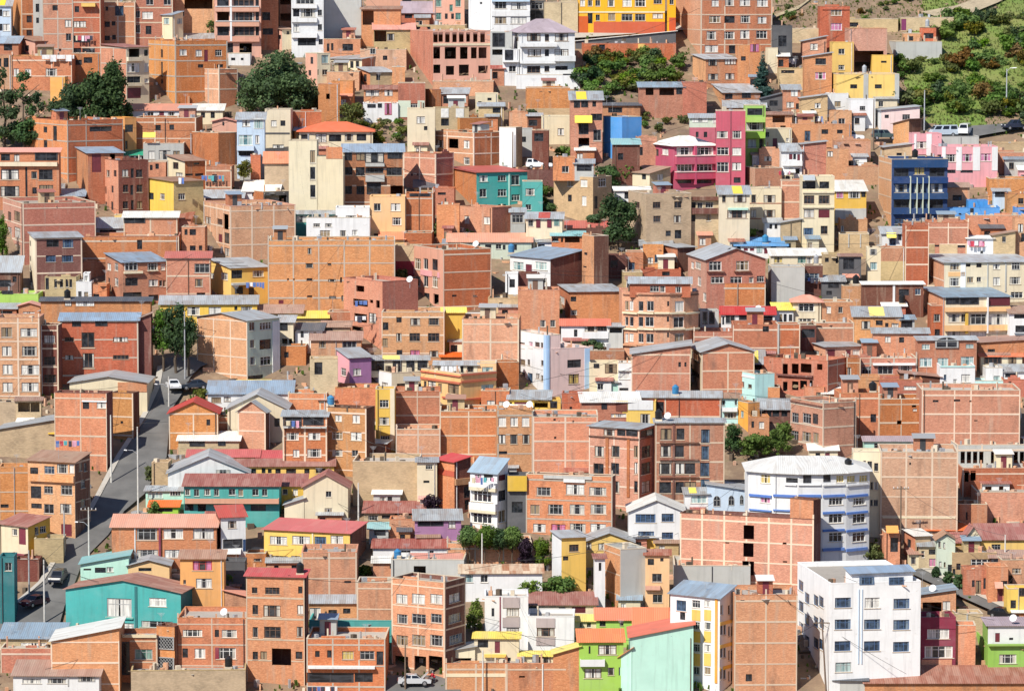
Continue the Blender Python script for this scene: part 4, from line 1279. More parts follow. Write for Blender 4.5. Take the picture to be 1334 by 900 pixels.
-60 640 590 770|yl|sz62|180:640:90x60w;335:640:90x60w;487:620:22x30d;565:630:80x45w|yellow bungalow with a pale roof and white-framed windows
205 802 710 1150 m570|bpf,lg|ez42|605:750,876,1001:40x60n;700:750:80x55n;700:880:85x70d;700:1000:85x60n;625:1120:100x30d;B 748 800 712 1120 wh .12|pale green house with a blank pink brick side
790 902 720 940|cr|sz48|825:750:70x60d;840:860:40x40d;880:860:25x40d|cluttered narrow house with open balcony right of the pale green house
880 1152 690 790|ad|sy50|960:730:60x20d|low tan house with a yellow sheet roof
640 962 655 780|ad|sn60|700:700:80x30d|low house with a patchwork of rusty sheets behind the pale green house
915 1112 780 925|wh|sd52|965:805:20x48d;1058:805:20x25d|white house with dark grey roof right of the cluttered narrow house
1108 1312 755 880|ad|sn42|1160:770:60x20d|tan house with rusty tiled roof right of the white house
1150 1335 648 760|br|f||low reddish brick wall house beneath the huge blank orange block
1028 1392 850 995|bo|sn62|1115:880:50x48n;1310:885:100x50n|orange house with low brown roof and wide windows
T 440 290
310 485 120 200|pe|sO58|350:150:40x30d|low peach house with orange-red sheet roof below the brown brick tower
480 682 75 200|br|f||blank reddish brick house behind the orange-red sheet roof
410 602 172 400|ad|f|B 412 600 280 390 ma .06|tan block house over a maroon wall left of the pink-faced house
548 1112 200 660 m765|sa,brf|f|580:300:45x80n;638:300:35x80n;705:305:40x80d;580:425:45x75n;638:425:35x80n;705:430:40x80n;598:550:30x85d;645:550:40x80d;712:555:40x75d;845:530:35x15d;995:530:30x10c;B 550 740 345 385 pk .1|brick house with a pink front and nine tall windows
45 582 430 910 m325|bo,br|f|165:480:65x46d;165:580:100x50d;290:590:25x55d;165:690:100x60d;145:768:90x30d;250:690:50x70c;245:572:25x25d|orange brick block with washing on its open balconies
318 772 650 1015|bof|f|345:750:40x55d;345:865:40x55n;447:705:40x38d;445:830:40x60n;560:718:70x50n;695:718:70x50c;560:830:75x60n;697:830:75x60n;445:940:40x38d;560:945:70x45P;695:950:70x45c|orange brick house with columns of white-rimmed windows
798 1402 140 250|lg|so62|1010,1090:175:45x30d;1165:175:40x35n;1205:180:20x35d;1285:180:25x40d|long low cream house with a rusty striped roof
768 992 152 215|sa|sb30|900:182:30x20d;830:180:20x25d|pink brick shed house with bluish roof above the pink-faced house
760 922 650 800|y2|sy35||yellow-green sheet shed house squeezed between brick walls
930 1392 675 760|wh|f|1150:665:35x12d;1300:680:35x18d|long low white terrace house above the wide plain brick wall
900 1312 700 1075|bof|f||wide plain brick wall house below the white terrace
1088 1392 550 650|ad|f|1180:590:25x20d|tan wall house beneath the dark brick gable side
T 660 290
25 557 265 500 m317|wh,bd|sb75|85:315:75x58t;160:330:45x55M;247:315:85x58t;270:420:40x38n|white house with blue-grey roof and dark brick gable side
-10 82 370 550|wh|f|40:440:40x60d|narrow white block left of the low dark brick annex
80 237 370 500|bd|f||low dark brick annex in front of the blue-grey roofed white house
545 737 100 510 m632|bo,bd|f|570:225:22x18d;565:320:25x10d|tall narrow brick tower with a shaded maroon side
325 562 95 230|bo|st32|350:125:50x40d;475:125:105x42d;400:125:15x40d|open-fronted loft house under a teal sheet roof
578 737 42 160|bd|f|685:105:30x25d|dark maroon brick upper house behind the narrow brick tower
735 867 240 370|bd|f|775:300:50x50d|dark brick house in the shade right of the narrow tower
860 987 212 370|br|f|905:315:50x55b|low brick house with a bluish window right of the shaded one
985 1132 172 350|bo|f|1040:275:35x45w;1095:262:50x58b|orange brick house with a blue awning window
1120 1362 182 350 m1237|br,bd|sz20|1205:262:55x42w|brick house with one lit-rimmed window left of the broad grey gable
845 982 360 420|ad|f||low tan wall house above the round-fronted apartments
980 1260 340 420|br|f|1150:370:60x30d|low brick house with plants on its roof above the round-fronted apartments
85 382 490 800|bo|f|265:730:40x48n;332:730:40x50n|orange brick house with two grey windows below its plain upper wall
380 832 502 750 m460|br,bo|sz25|400:560:35x52n;480:555:50x38d;400:655:40x60d;485:650:45x35c|wide orange brick house with a grey roof edge
395 742 745 890|wh|sO47|500:800:25x52d;610:770:90x38n;690:765:70x36n;B 545 737 790 838 wh .5|white house with striped red and white roof
738 842 752 860|gy|sz25|790:780:90x38d|low grey house with a dark opening left of the round-fronted apartments
845 1402 515 1000 k6|bp|f|870:600:25x66n;903:600:28x66n;960:605:60x72n;1068:605:120x72n;1180:588:35x38d;1275:605:125x76n;870:715:25x66n;903:715:28x66n;960:718:60x72n;1068:720:120x72n;1180:700:35x38d;1275:720:125x76n;870:832:25x60n;903:832:28x60n;960:835:60x66n;1068:838:120x66n;1180:815:35x38d;1275:836:125x70n;1080:925:90x40d;920:915:40x50d;B 845 1402 520 528 bd .15;B 845 1402 648 660 cr .35;B 845 1402 764 776 cr .35;B 845 1402 878 892 bp .35|round-fronted brick apartment house with wide brown windows
+890 1330 440 518 p1.2|br|sz45|1070:480:60x45n;1130:480:35x45n;1240:485:50x42n;870:485:20x50d
T 880 290
88 648 268 670 m222|bp,br|ez78|120:310:20x50n;160:310:40x50n;285:315:95x68n;480:312:90x68n;300:415:95x48n;435:415:95x48n;545:415:30x38w;610:408:48x44n;110:420:18x60n;170:425:28x68n;215:540:40x60n;B 225 350 352 362 bd .35;B 420 540 350 358 bd .35|large brick house with a broad grey gable roof
248 650 442 660|brf|f||blank brick box with concrete grid in front of the broad grey gable
690 932 322 580|gy|f||blank grey rendered wall building right of the broad grey gable
690 1092 238 335|cr|sw50|740:270:60x45y;910:270:60x50g;965:275:40x50w;1010:270:20x50w|cream house with a long pale roof behind the blank grey wall
430 802 168 245|wh|sB58|455:185:30x28d;505:195:30x22M;550:195:30x22M;602:195:40x48t;650:205:25x42M;705:188:40x30d|low white house with a bright blue metal roof
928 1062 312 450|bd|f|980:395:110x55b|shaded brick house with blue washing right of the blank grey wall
1060 1192 230 380|ad|f|1165:270:20x48d;1090:270:30x30d;1120:310:60x70d|tan adobe house with a water tank beside the long pale roof
1058 1222 425 570|dk|sz42|1140:445:80x50d;1110:510:40x30d|dark shed house with grey roof edge above the two faint windows
330 717 665 830|wh|sR57|395:700:70x62n;515:685:115x36d;660:700:85x48d;345:710:15x60d|white house with a bright red roof
713 852 632 760|wh|sy52|762:690:20x58n;793:690:22x58n;832:690:25x50n|white house with a yellow sheet roof right of the bright red roof
848 1052 578 750|cr|ho55|945:615:115x58n;950:705:125x22n|cream house with a pinkish hipped roof
1055 1282 575 745|bo|f|1110:630:30x48w;1195:630:35x42n|orange brick house with two faint windows right of the pinkish hipped roof
415 742 742 970|brf|f|655:770:40x40d|brick yard house with concrete posts under the bright red roof
738 902 738 980|brf|f|B 738 750 735 980 gy .15|brick wall house with a grey post under the yellow sheet roof
898 1018 745 910|bd|f|960:800:100x60d|dark maroon garage house between two brick walls
1012 1292 728 870|brf|f||low brick wall house under the orange brick one with faint windows
178 312 640 820|gy|f|212:690:40x90n;262:690:40x90n|grey glazed stair house left of the bright red roof
130 422 792 960|brf|f|170:880:60x45n;240:875:70x45n;300:870:40x20d|low brick house with cream base right of the round-fronted apartments
T 1094 290
468 638 22 345|brf|f||tall blank brick house with three panels right of the yellow awning house
632 922 2 250|brf|f|695:168:35x12d;875:175:55x20d;B 640 915 158 250 ad .04|blank brick house with a tan lower wall
300 472 80 210|wh|sz50|425:105:25x42d;375:130:50x75b;A 330 400 75 110 yl .8|small white and yellow house with a blue door
192 292 185 370|cr|f|235:212:50x42n;240:315:50x55t|cream house end with a pale door below the small yellow awning
288 472 185 420|br|f|B 290 470 280 420 ad .04|brick box house over tan wall beside the cream house end
915 1102 115 260|wh|sw20|985:155:110x40P;960:200:70x50d;1020:215:20x20d|white house with red washing under its eave
1098 1262 92 260|ad|rn28|1182:122:28x42n|tan house with one window right of the red washing
920 1332 -50 75|bo|f|1280:5:40x20d|orange brick house along the lane at the right edge
1258 1402 -30 240|bo|f|1300:40:40x60n;1320:110:30x60d|narrow orange brick house at the right edge above the blue-grey roof
568 1402 290 575 m755|bof,cr|sz57|825:320:75x48n;925:310:35x25d;1000:310:35x30d;1125:320:45x38n;1265:315:65x48n;825:430:75x58c;940:415:50x44n;1000:410:30x32n;1128:425:48x58c;1265:420:80x52n;1280:525:90x45n;B 780 900 358 390 pe .06;B 868 905 292 470 wh .06;B 1060 1068 292 500 gy .1;B 1190 1200 292 500 gy .1|cream housing row with grey roof and orange brick end
165 602 447 620|bd|sw20|460:505:80x46d;560:500:45x46b;B 380 396 448 590 wh .12|brown house with white roof edge and white downpipe
18 172 458 610|bp|f||pale brick cube house left of the brown house with white downpipe
98 442 680 870|bo|szY72|190:740:58x56n;285:725:50x36d;342:742:25x32d;400:745:50x32c|brick house under patched zinc and yellow roof sheets
440 540 700 870|gy|sb30|485:740:80x60d|glazed grey lean-to beside the patched roof sheets
658 782 602 830|br|f|700:690:48x56n;705:795:38x48d|brown brick stair house left of the cream balcony apartments
588 1230 542 860 m757|bo,cr|sb77|815:565:110x56d;935:565:125x56d;1148:570:145x60M;825:690:88x58n;895:690:40x58n;1000:700:130x78n;1148:700:140x80n;825:805:88x38c;1000:810:125x38c;B 757 1228 610 642 pe .5;B 757 1228 740 782 pe .5;B 1058 1068 540 800 wh .55;B 905 925 650 800 y2 .3|cream balcony apartments with blue-grey roof and plants
1228 1402 655 810|wh|sn52|1300:680:80x30d;1310:770:80x50d|white house with brown roof right of the balcony apartments
240 642 800 985|bo|sz37|350:845:38x42c;450:850:40x40d|orange brick house with a pale zinc roof below the patched sheets
568 992 850 1120 a4|br|sz28|620:898:60x36t;940:894:65x32t;625:1011:85x62t;745:1011:82x62t;925:1001:90x62t;775:866:155x75A|brick house with a dark arched attic bay and teal windows
990 1402 870 1010|bo|rn25|1100:930:50x30d|orange brick wall house right of the dark arched bay
T 0 435
500 1062 352 570|cr|ez45|B 850 1060 350 420 bo .06|low gabled house with cream front half beside the steep street
388 812 432 970 m777|bof,bd|f|615:515:48x55d;730:515:70x42c;B 588 775 480 492 wh .1|square brick house with a white-shuttered attic room
803 1005 430 765 m967|bof,bd|f|875:640:20x20d|plain orange brick block beside the steep street
-25 117 492 620|ad|f|60:485:40x10d|tan yard wall house at the left edge under the pink tower
110 292 482 620|ad|sn15|170:530:90x70d;250:530:60x70d|tan porch house with open pillars under the recessed brick flank
-25 392 690 880|ad|rz70|190:700:8x8d|large tan rendered wall house with a grey roof edge
343 652 715 900 m605|gy,dk|f|450:755:160x70d;575:775:40x48d;A 345 520 700 722 y2 .8|grey block hut house with mustard awning and washing
T 220 435
278 892 432 540|wh|sb95|340:478:70x40n;420:470:50x36c;600:480:60x36d|white bungalow with a blue and yellow roof
+495 725 430 500|wh|sy97
420 852 540 770|cr|ez105|390:580:60x38d;780:640:40x60d|cream gabled house behind the two brick gables
-5 352 572 815|bof|eR82|280:640:28x45d|brick gabled house with one small dark window
348 502 605 750|brf|f|380:575:50x25d|low brick link house between the two brick gables
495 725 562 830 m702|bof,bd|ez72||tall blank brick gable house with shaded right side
62 502 770 870|ad|sw65|200:790:120x40d;380:790:60x40d|tumbledown tan shed house with patched pale roof
860 1142 432 580|bof|f||low orange brick wall house below the little paved yard
1020 1222 182 440|ad|f|1005:240:25x48d;1080:250:60x90d|tall stained tan house left of the pink and purple house
812 992 88 200|bo|f|850:150:30x40d|low orange brick wall house above the little paved yard
820 1142 595 1015|bof|sz42|890:740:95x52c;1050:740:95x52c;1050:860:92x58c;920:865:50x56c;890:630:130x66d;1045:630:150x62d;B 820 1142 668 680 gy .5|orange brick house with an open washing loft on top
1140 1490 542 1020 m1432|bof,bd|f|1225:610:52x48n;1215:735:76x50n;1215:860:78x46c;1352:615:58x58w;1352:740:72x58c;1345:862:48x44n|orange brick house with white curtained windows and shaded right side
T 440 435
-8 242 172 410 m85|pk,pu|sz70|40:275:38x56c;140:275:58x50n;20:370:38x38d;180:375:85x22n|pink and purple house with a small grey roof
232 612 285 430 m390|wh,cr|f|265:360:35x28n;340:365:44x28n;475:385:95x56d;595:385:24x48d|cream house with glazed top loft and a yellow roof sheet
+242 657 188 290 p4|cr|szY32|290:225:88x84d;430:230:66x80d;525:230:58x80d;612:230:70x84d
603 1147 290 570 m890|pe,pe|f|632:375:20x68n;680:380:58x76n;740:390:28x62n;837:400:80x66n;838:515:80x42c;1085:385:92x38t;1035:400:20x70d;1035:520:15x60d;B 603 1147 330 345 rd .2;B 760 1147 460 472 rd .2;B 603 1147 284 294 rd .2|peach orange house with red cornice bands
+1010 1147 212 292 p5|pe|f|1085:260:80x42t
+700 1012 225 292 p5|cr|sz30|790:250:90x40w;900:255:20x48d;960:255:50x44c
748 1017 165 230|bo|sO30||small orange brick attic house behind the peach orange one
1145 1312 205 345|br|f||reddish brick wall house left of the white and pink tower with blue stripes
272 412 400 850|yl|f|335:505:66x56n;335:630:72x56n;340:750:66x28n;B 378 410 395 840 cr .08|narrow yellow house strip with three stacked windows
-20 274 392 580|bo|f||orange brick wall house left of the narrow yellow strip
408 742 418 740|brf|f||blank brick block with a pale band right of the narrow yellow strip
738 1157 562 905|bof|f||long blank orange brick block with a faint concrete grid
+418 742 692 905|bpf|f|
655 752 592 710|bp|sw18|720:650:30x55d|hut/hut:little brick hut on the long faint-grid block
1038 1242 412 560|bo|f|1105:510:52x58w;1192:512:58x52w|orange brick house with two white windows left of the yellow verandah
1155 1415 552 960|bof|f|1188,1277,1360:635:54x66w;1188,1275,1362:760:54x66n;1195:860:66x24d|orange brick house with six pale framed windows in two rows
145 382 792 910 m350|bo,bd|sz15||small tan brick box house in front of the narrow yellow strip
T 660 435
12 312 472 560|yl|sz65|100:515:90x46M;255:515:110x36d;30:515:20x40d|yellow house with a low grey roof and open verandah
+300 392 480 560|yl|f|340:510:50x50d
80 602 112 425 m292 a27|wh,lp|f|118:205:34x42n;160:205:18x42c;258:210:18x38n;112:310:44x70n;170:318:36x70b;225:305:28x38n;255:320:18x42n;490:215:100x58d;487:325:76x70y;B 272 292 112 410 sk .12;B 292 308 112 410 sk .12;B 565 600 105 420 sk .12|white and pale pink house with sky blue corner stripes
+80 390 12 114 m292 a27 p0.05|wh,lp|f|110:82:44x42n;175:80:28x46P;222:80:35x42n;255:82:18x40n;B 272 292 8 114 sk .12;B 292 308 8 114 sk .12
595 852 122 240|br|f||blank brick wall house right of the blue corner stripes
600 815 212 350|cr|f|755:250:86x66n;650:230:40x30d|cream ruinous house above the little mint house
660 812 352 430|mt|sz22|700:400:30x20d|hut/hut:little mint house among grey roofs
808 907 212 430|wh|f|855:300:72x56n;850:400:66x20d;B 808 905 262 270 gy .2|narrow white house left of the brick shed with sloping grey roof
905 1332 145 450|brf|rz62|1255:220:18x34d;1297:222:14x34d|wide brick house with a sloping grey roof and two slit windows
190 662 602 960|bof|f|347:620:18x14d;350:750:18x14d|big orange brick block with two tiny holes
+400 547 432 620|br|f|465:535:18x18d
545 967 492 700|br|sw72|705:520:42x44d;700:640:58x28d;820:590:120x26w|brown brick house with a broad white roof
755 1082 490 700|yl|f|830:615:76x84c;1005:620:70x84c;B 880 1062 480 550 wh .1;B 760 875 500 560 bd .1|yellow parapet house with large white panels
950 1552 458 640|brf|sz45|1105:530:70x80d|long brick house with a pale grey roof right of the yellow parapet
598 1082 690 1290 m960|bpf,br|sz32|745:715:88x46n;830:715:68x46d;910:715:78x46d;1020:715:105x46d;670:850,975,1105:76x76n;790:850,975,1105:56x82n;940:850,970,1105:26x82n;1012:850,970,1105:60x82n;B 720 742 750 1180 br .12;B 875 895 750 1180 br .12;B 598 1082 745 752 bd .2|tall brick apartments with a glazed grey-roofed top floor
1080 1582 640 1280|brf|sz30|1155:725,850,975,1110:84x80n;1258:725,850,975,1110:62x82n;1332:725,850,975,1110:84x82n;1442:740,860,980,1100:62x100b;B 1205 1220 640 1230 bd .15;B 1110 1395 782 790 bd .3;B 1110 1395 905 913 bd .3;B 1110 1395 1032 1040 bd .3|tall brick apartments with a dark glass stair column
T 880 435
110 572 130 440 m188|cr,bof|ez58|145:170:60x54n;145:290:56x36d|orange brick house with a shallow pointed roof
640 1242 197 500 m1100|br,brf|f|795:252:34x72d;867:250:48x70d;945:248:72x66d;795:378:34x66d;867:375:48x66d;930:370:48x66d;1048:240:40x46d;985:360:20x50d;B 740 1000 295 306 bd .4|half-finished brick house with dark glassless openings
560 642 215 310|bo|szY100|600:245:64x46d|small house with a steep zinc roof left of the half-finished one
462 718 292 490 m575|cy,cy|f|490:365:20x40n;540:378:28x28n;B 465 575 300 315 wh .06|pale aqua stepped house
572 757 388 490|bo|f||low orange brick wall house under the pale aqua house
338 455 462 640|cy|sn35|350:500:20x38n;440:495:15x38n;400:590:90x40n;B 340 450 530 560 wh .5|aqua balcony house under a rusty roof
448 612 500 700 m525|or,bo|f|485:580:22x48t;570:570:38x32d|orange house with a small greenish window above the bushes
538 682 602 750|bo|f|565:655:22x48d;625:660:42x50w|little orange brick house with one white window above the bushes
612 852 545 640|bd|sz77|635:570:42x40d;680:575:30x42d;730:575:48x46d;790:575:40x40d|dark veranda house with a pale zinc roof
838 1312 505 870 m1067|bpf,bpf|f|870:605:48x70n;955:610:58x70n;1018:615:38x76d;870:735:48x70n;955:745:58x70n;1020:750:38x72n;B 838 1067 500 512 bd .15|pink brick flats with a long blank side
925 1350 95 200 m1085|bo,bp|sz57|1005:130:66x28c;1130:140:56x54M;1250:145:38x60M;1310:140:46x56n|pink house with grey-blue roof and maroon doors
940 1080 385 500|bo|f|1040:440:40x38n|small square orange brick house below the glassless openings
1070 1292 432 510|bo|sw48|1200:460:80x25d|low brick house with a cream sheet roof below the glassless openings
1240 1342 172 400|brf|f|1262:270:32x56n|narrow brick house right of the glassless openings
T 1094 435
55 562 177 330|brf|f|75:270:38x56n;195:265:66x56n;330:260:100x56n;475:255:104x52n;B 240 548 210 226 wh .4|brick house with a white balcony rail and dark wide windows
105 292 312 480|bo|f|240:385:60x50d|orange brick house with a black tank on its flank
288 602 332 500|br|f|530:390:130x26c|reddish brick house with a whitewashed patch
448 732 312 420|bd|ln30||dark sloping-roofed lean-to house left of the white aqua house
598 1312 408 830|brf6|f|697:485:45x14d;855:480:48x12d;950:488:14x12d;990:628:25x10d|long brick factory-like block with a pale concrete grid
0 292 430 680|bof|f|245:610:42x62d|orange brick house with one dark door left of the long factory-like block
288 612 472 690|brf|f|545:522:28x14d;545:548:28x20c;435:640:32x28d|stepped brick house with small dark openings in front of the factory-like block
728 982 235 420|wh|f|765:315:18x42b;838:350:28x46n;915:320:66x56c;B 728 980 230 240 cy .1|white and pale aqua house with a roof terrace
+975 1192 340 420|cy|f|
+1060 1182 245 350|wh|f|1140:325:46x44t;1040:330:30x35d
1188 1402 332 430|br|f||low brick wall house right of the white and pale aqua house
1180 1402 270 340|wh|sz50|1240:300:80x30d|small white house with a pale blue roof at the right edge
1022 1322 162 260|cr|sO52|1110:190:125x50n;1250:190:56x46n|cream house with a pinkish red roof at the right edge
185 627 775 880|mt|sm35|300:815:90x50n;420:815:100x50n;540:815:90x50n;B 520 535 775 880 wh .1|mint green house with a grey-pink roof edge
T 0 585
-20 202 130 480|bof|f|20:410:60x25d|long plain orange brick flank house left of the patched roof
190 642 95 650 m545|bo,bdf|sn75|235:165:58x66d;345:150:70x56b;440:140:80x66n;510:140:40x66n;575:130:26x60n;610:130:22x60n;250:310:70x86d;340:295:72x56n;470:295:90x66n;250:410:70x36d;340:430:76x66n;465:430:86x70n;465:585:76x86M;590:250:30x60n;590:390:30x60n;B 190 545 185 235 bo .4|corner brick house with patched roof and tall windows by the street
-25 347 560 810 m205|cr,y2|sr80|90:600:38x48n;145:630:50x120M;250:590:28x56n;295:580:46x48n;110:840:90x60d;B 85 205 750 775 ma .8|cream house with rust roof and a red balcony at the left edge
230 442 650 830|ad|f||retaining_wall/wall:shaded tan garden wall with a plant on top by the street
-25 82 780 1160|td|f|40:850:50x60n|dark teal house at the left edge below the red balcony
1045 1322 300 400|mt|sz35|1115:330:105x46t;1260:320:80x30n|small mint house with grey roof beside the steep street
1070 1280 415 480|gn|sO45|1180:440:120x25d|low lime house with red sheet roof beside the steep street
795 1557 562 850|bo|so92|1050:615:165x80c;1240:612:140x70w;1460:612:145x80c;1055:755:145x56c;1245:755:145x56c;1420:755:100x50c;B 1138 1152 565 790 ma .3;B 960 968 565 790 wh .1|red brick house with salmon roof and white glazed bays
565 917 830 990|mt|rt62|615:870:56x14d;710:875:80x38d;780:870:50x36w|mint green house with a teal roof edge
912 1212 840 990|pe|ez40|1035:870:95x24d|peach gable house with one small brown window above the big turquoise house
T 220 585
68 387 790 1090|or|sn62|230:842:140x70P;240:970:115x70c;100:960:20x30n|orange house with pink lace curtains
128 642 55 130|bo|sR52|300:80:60x30d|long brick shed house with thin red roof
638 897 62 130|bo|sR52|700:90:60x30d|brick shed house with bright red roof right of the long thin red one
452 1192 122 230|yl|sr52|590:158:72x34d;680:155:28x38d;725:158:28x30d;785:158:38x34d;880:158:72x34d;995:158:38x34d;1095:155:72x34n|long yellow row house with a rust roof
-15 572 170 350|wh|ez120|385:165:105x36n|large white gabled hall with a pale metal roof edge
-30 110 290 380|gy|f|50:305:80x25d|low grey block house below the large white gabled hall
100 792 265 500|te|sr87|125:310:42x46n;192:315:38x50n;270:310:46x46n;337:313:38x50n;450:310:48x46n;513:315:36x50n;620:312:46x46n;687:313:38x50n;110:420:120x50d;230:420:60x60d;640:425:110x46d;B 100 792 352 388 sa .9|long turquoise house with a striped maroon roof
+780 987 265 360|y2|sr87|835:308:38x40n;910:312:36x46n
968 1292 272 490|cr|er90|1152:325:40x42n;1150:440:56x28n|cream gabled house at the end of the long turquoise house
+830 972 400 490|cr|rz45
333 547 490 760 m378|bd,wh|sR82|450:545:70x52n;455:685:135x70d;B 380 545 655 740 bl .04|narrow white house with red roof above a dark garage
545 692 755 830|bo|f|630:800:60x20c|low orange brick wall house right of the dark garage
680 1425 608 850 m1312|yl,bd|sR85|785:660:125x60c;950:658:130x60c;1090:665:86x66b;1210:655:92x60c;790:785:125x28n;910:785:66x28c;B 1030 1040 608 740 cr .1|yellow two-storey house with bright red roof and white window bands
952 1355 748 1120|bof|f|1285:960:50x16d|plain orange brick block in front of the bright red roof
T 440 585
105 577 90 350|ad|f||blank tan adobe wall building with shaded right side
572 717 92 340|cr|sz32|640:235:44x18d;660:130:50x30n|cream lean-to house beside the blank tan adobe wall
710 962 92 460 m845|bo,bd|sR48|935:310:44x80d;935:400:38x70d;B 712 845 150 190 rd .06;B 845 960 210 255 bo .3|tall orange brick house with a red roof panel
958 1232 172 590 m1155|wh,wh|sb105|1015:205:48x46P;1090:205:66x46d;1190:205:50x42M;1045:340:145x80c;1190:335:54x76d;1045:500:145x70c;1190:485:54x90n;B 962 1155 275 300 cr .5;B 962 1155 440 460 cr .5;B 962 1155 240 275 wh .5;B 962 1155 388 440 wh .5|white bay-windowed house with blue-grey zinc roof
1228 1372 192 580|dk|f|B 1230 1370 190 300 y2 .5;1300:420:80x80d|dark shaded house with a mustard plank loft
185 622 458 540|ad|sr82|250:495:66x34n;345:490:58x28d;430:480:48x38d;500:475:86x36d|low tan house with a rusty red roof below the blank tan adobe wall
370 562 510 610|bo|f||low brick garden wall house left of the purple house
222 362 575 680|gy|st45|300:600:80x40d|shed/shed:little shed with pale teal roof left of the purple house
555 892 512 660|pu|sz78|825:545:52x52n;670:540:190x38d|purple house with a grey zinc roof
250 792 712 810|wh|sr62|470:740:105x14d;670:745:44x24n|low white house with a striped maroon roof
250 530 820 940|bo|sw45|400:850:60x30d|low brick house with pale roof and a blue tank
515 885 800 900|gy|so45|620:880:80x30d|low grey house with a salmon sheet roof
380 912 800 980|gy|f|590:885:88x80d|grey rendered house with a dark square opening above the three-window brick block
788 1405 680 810|bof|f||wall/wall:brick garden wall behind the clipped trees
885 1482 895 1060|wh|sS62|950:935:56x56t;1060:935:52x56n|white house with a speckled tile roof
T 660 585
140 792 200 660 m765|bof,bd|f|268:305:95x60c;495:290:145x74n;665:305:120x60c;205:435:66x66n;355:435:96x72c;515:435:116x72n;665:435:120x72c;235:570:86x62n;375:570:96x56P;515:568:120x62c;665:570:120x62c;B 270 620 192 215 gy .2;B 415 570 215 240 wh .2|three-storey brick house with ten wide white windows
330 577 640 910 m397|wh,yl|sz32|490:715:70x52n;430:790:40x30d|yellow house with low grey gable roof and a tall front block
+572 922 668 830|yl|ez62|598:700:40x52n;695:705:56x50c;800:680:60x15d
905 1087 640 700|yl|sz20|980:665:60x15d|low yellow porch house left of the grid block
888 1292 450 700|wh|ew82|1010:500:145x62b;1170:495:86x58b;1015:610:115x32b;1170:625:82x48b|white gabled house with blue-paned windows
643 717 790 1080|wh|sr18|680:850:20x60d|slim white house end left of the grey blank wall
708 1018 728 1130 m825|bof,gy|f||blank grey wall block with an orange brick corner
1010 1185 765 1150|pe|sr40|1050:815:46x46d;1130:800:24x24d;1095:930:70x60n;1100:1080:70x60n;B 1010 1120 985 1015 sa .5|peach brick house with dark balcony between two grey walls
T 880 585
73 242 322 460|wh|szY45|175:362:115x56t|white house with three arched windows
+235 547 298 455|lb|lz45|305:375:52x78A;410:370:42x72A;485:365:26x72A
543 1430 182 870 k4|wh|hw112|657:215:70x62y;850:225:86x36d;960:215:58x56d;1085:208:86x52d;1200:215:56x50y;1280:215:60x46y;1370:212:60x46y;657:365:70x46P;975:358:106x14d;1170:378:100x50n;1340:378:92x50n;1170:500:100x66n;1340:500:92x66n;1170:635:100x66n;1340:635:92x66n;B 543 1430 328 345 b2 .2;B 543 840 436 446 b2 .2;B 1060 1430 450 466 b2 .2;B 1060 1430 578 594 b2 .2;B 1060 1430 714 735 b2 .2;B 800 1430 250 262 wh .2|white curved apartment house with blue bands and white hipped roof
38 1062 510 1090 m998|bof6,bd|f|537:600,730,860:76x100d;800:680:28x12d;805:815:28x12d;385:678:30x10d|broad orange brick block with concrete grid and dark stairwell openings
+838 1062 372 515 m998 p0.05|bo,bd|f|
80 492 750 880|pe|sr68|155:805:56x38d;255:800:86x42c;A 115 205 768 782 yl .5;B 310 490 740 840 cr .08|peach house with maroon roof on a grey wall
-5 552 845 1040|gy|f||long blank grey rendered wall house under the maroon roof
T 1094 585
105 312 20 620|cr|f|140:105:34x38n;188:108:20x52n;225:115:34x56n;272:130:30x60n;240:265:18x56n;272:265:32x56n;272:388:32x46n;240:388:18x46n|narrow cream flats between the white curved house and blank grid wall
303 867 22 640|bpf3|f|515:105:12x18d;B 320 860 488 500 cr .05|tall blank brick wall block with faded plaster patches
858 1402 -30 150|gyf|f|900,945,990,1035:60:32x85d;1120,1165:60:32x85d;1240,1285,1330:60:32x85d|bare concrete frame building with dark gaps at the right edge
898 1402 140 290|brf|f|975:190:40x70d;930:200:30x70d|half-built brick storey house with exposed columns at the right edge
1008 1402 312 510|bo|f||plain orange brick wall house below the half-built storey
858 1082 400 540|br|f|935:482:14x56d|short brick block with dark coping left of the plain orange wall
640 942 585 640|ad|sO55||low house with a terracotta tile roof behind the grey-cream gable
720 852 650 920|lg|en42|738:690:18x42n;772:695:14x42n;745:830:18x36n;777:835:14x36n;815:860:30x50d|grey-cream gabled house with a rust side roof
+848 1000 675 770|y2|sr72
925 1042 640 780|cr|er80|1010:700:14x44n|cream gable end house joined to the large rust-red roof
1038 1402 652 780|yl|sr115|1150:710:66x46n|yellow house with a large rust-red roof at the right edge
833 1155 752 930|ad|f|1045:830:145x70n;875:850:30x48d;840:890:30x50d|tan yard house with a wide barred window below the yellow one
1108 1402 785 960|bd|sn55|1150:830:84x74t;1280:850:56x80n|brown roofed shop house at the right edge behind a pole
478 672 628 790 m545|bo,ad|sw50|515:680:30x60d;600:720:60x50d|brick house with white sheet roof below the blank grid wall
335 450 600 790|bo|f|410:690:60x100d;A 345 445 555 600 or 1|brick house with an orange awning below the blank grid wall
588 722 700 870|ad|sz70|690:745:60x40d;620:760:25x50n;690:820:60x60P|tan house with a pale zinc roof beside the grey-cream gable
T 0 740
455 1402 178 520 m1312|te,td|er78|845:285:180x135c;1125:245:125x62w;1120:405:230x46n;860:430:180x70c;B 958 976 130 470 td .1;B 750 945 355 365 te .2|big turquoise house with a low rust gable roof
-25 432 505 610|ad|sb112|220:550:170x28w|low shed house with a long pale metal roof at the left edge
345 842 525 900|bof|rw95||orange brick hall with a white sloping roof
-25 347 580 720|brf|f||low brick wall house with grey posts at the left edge
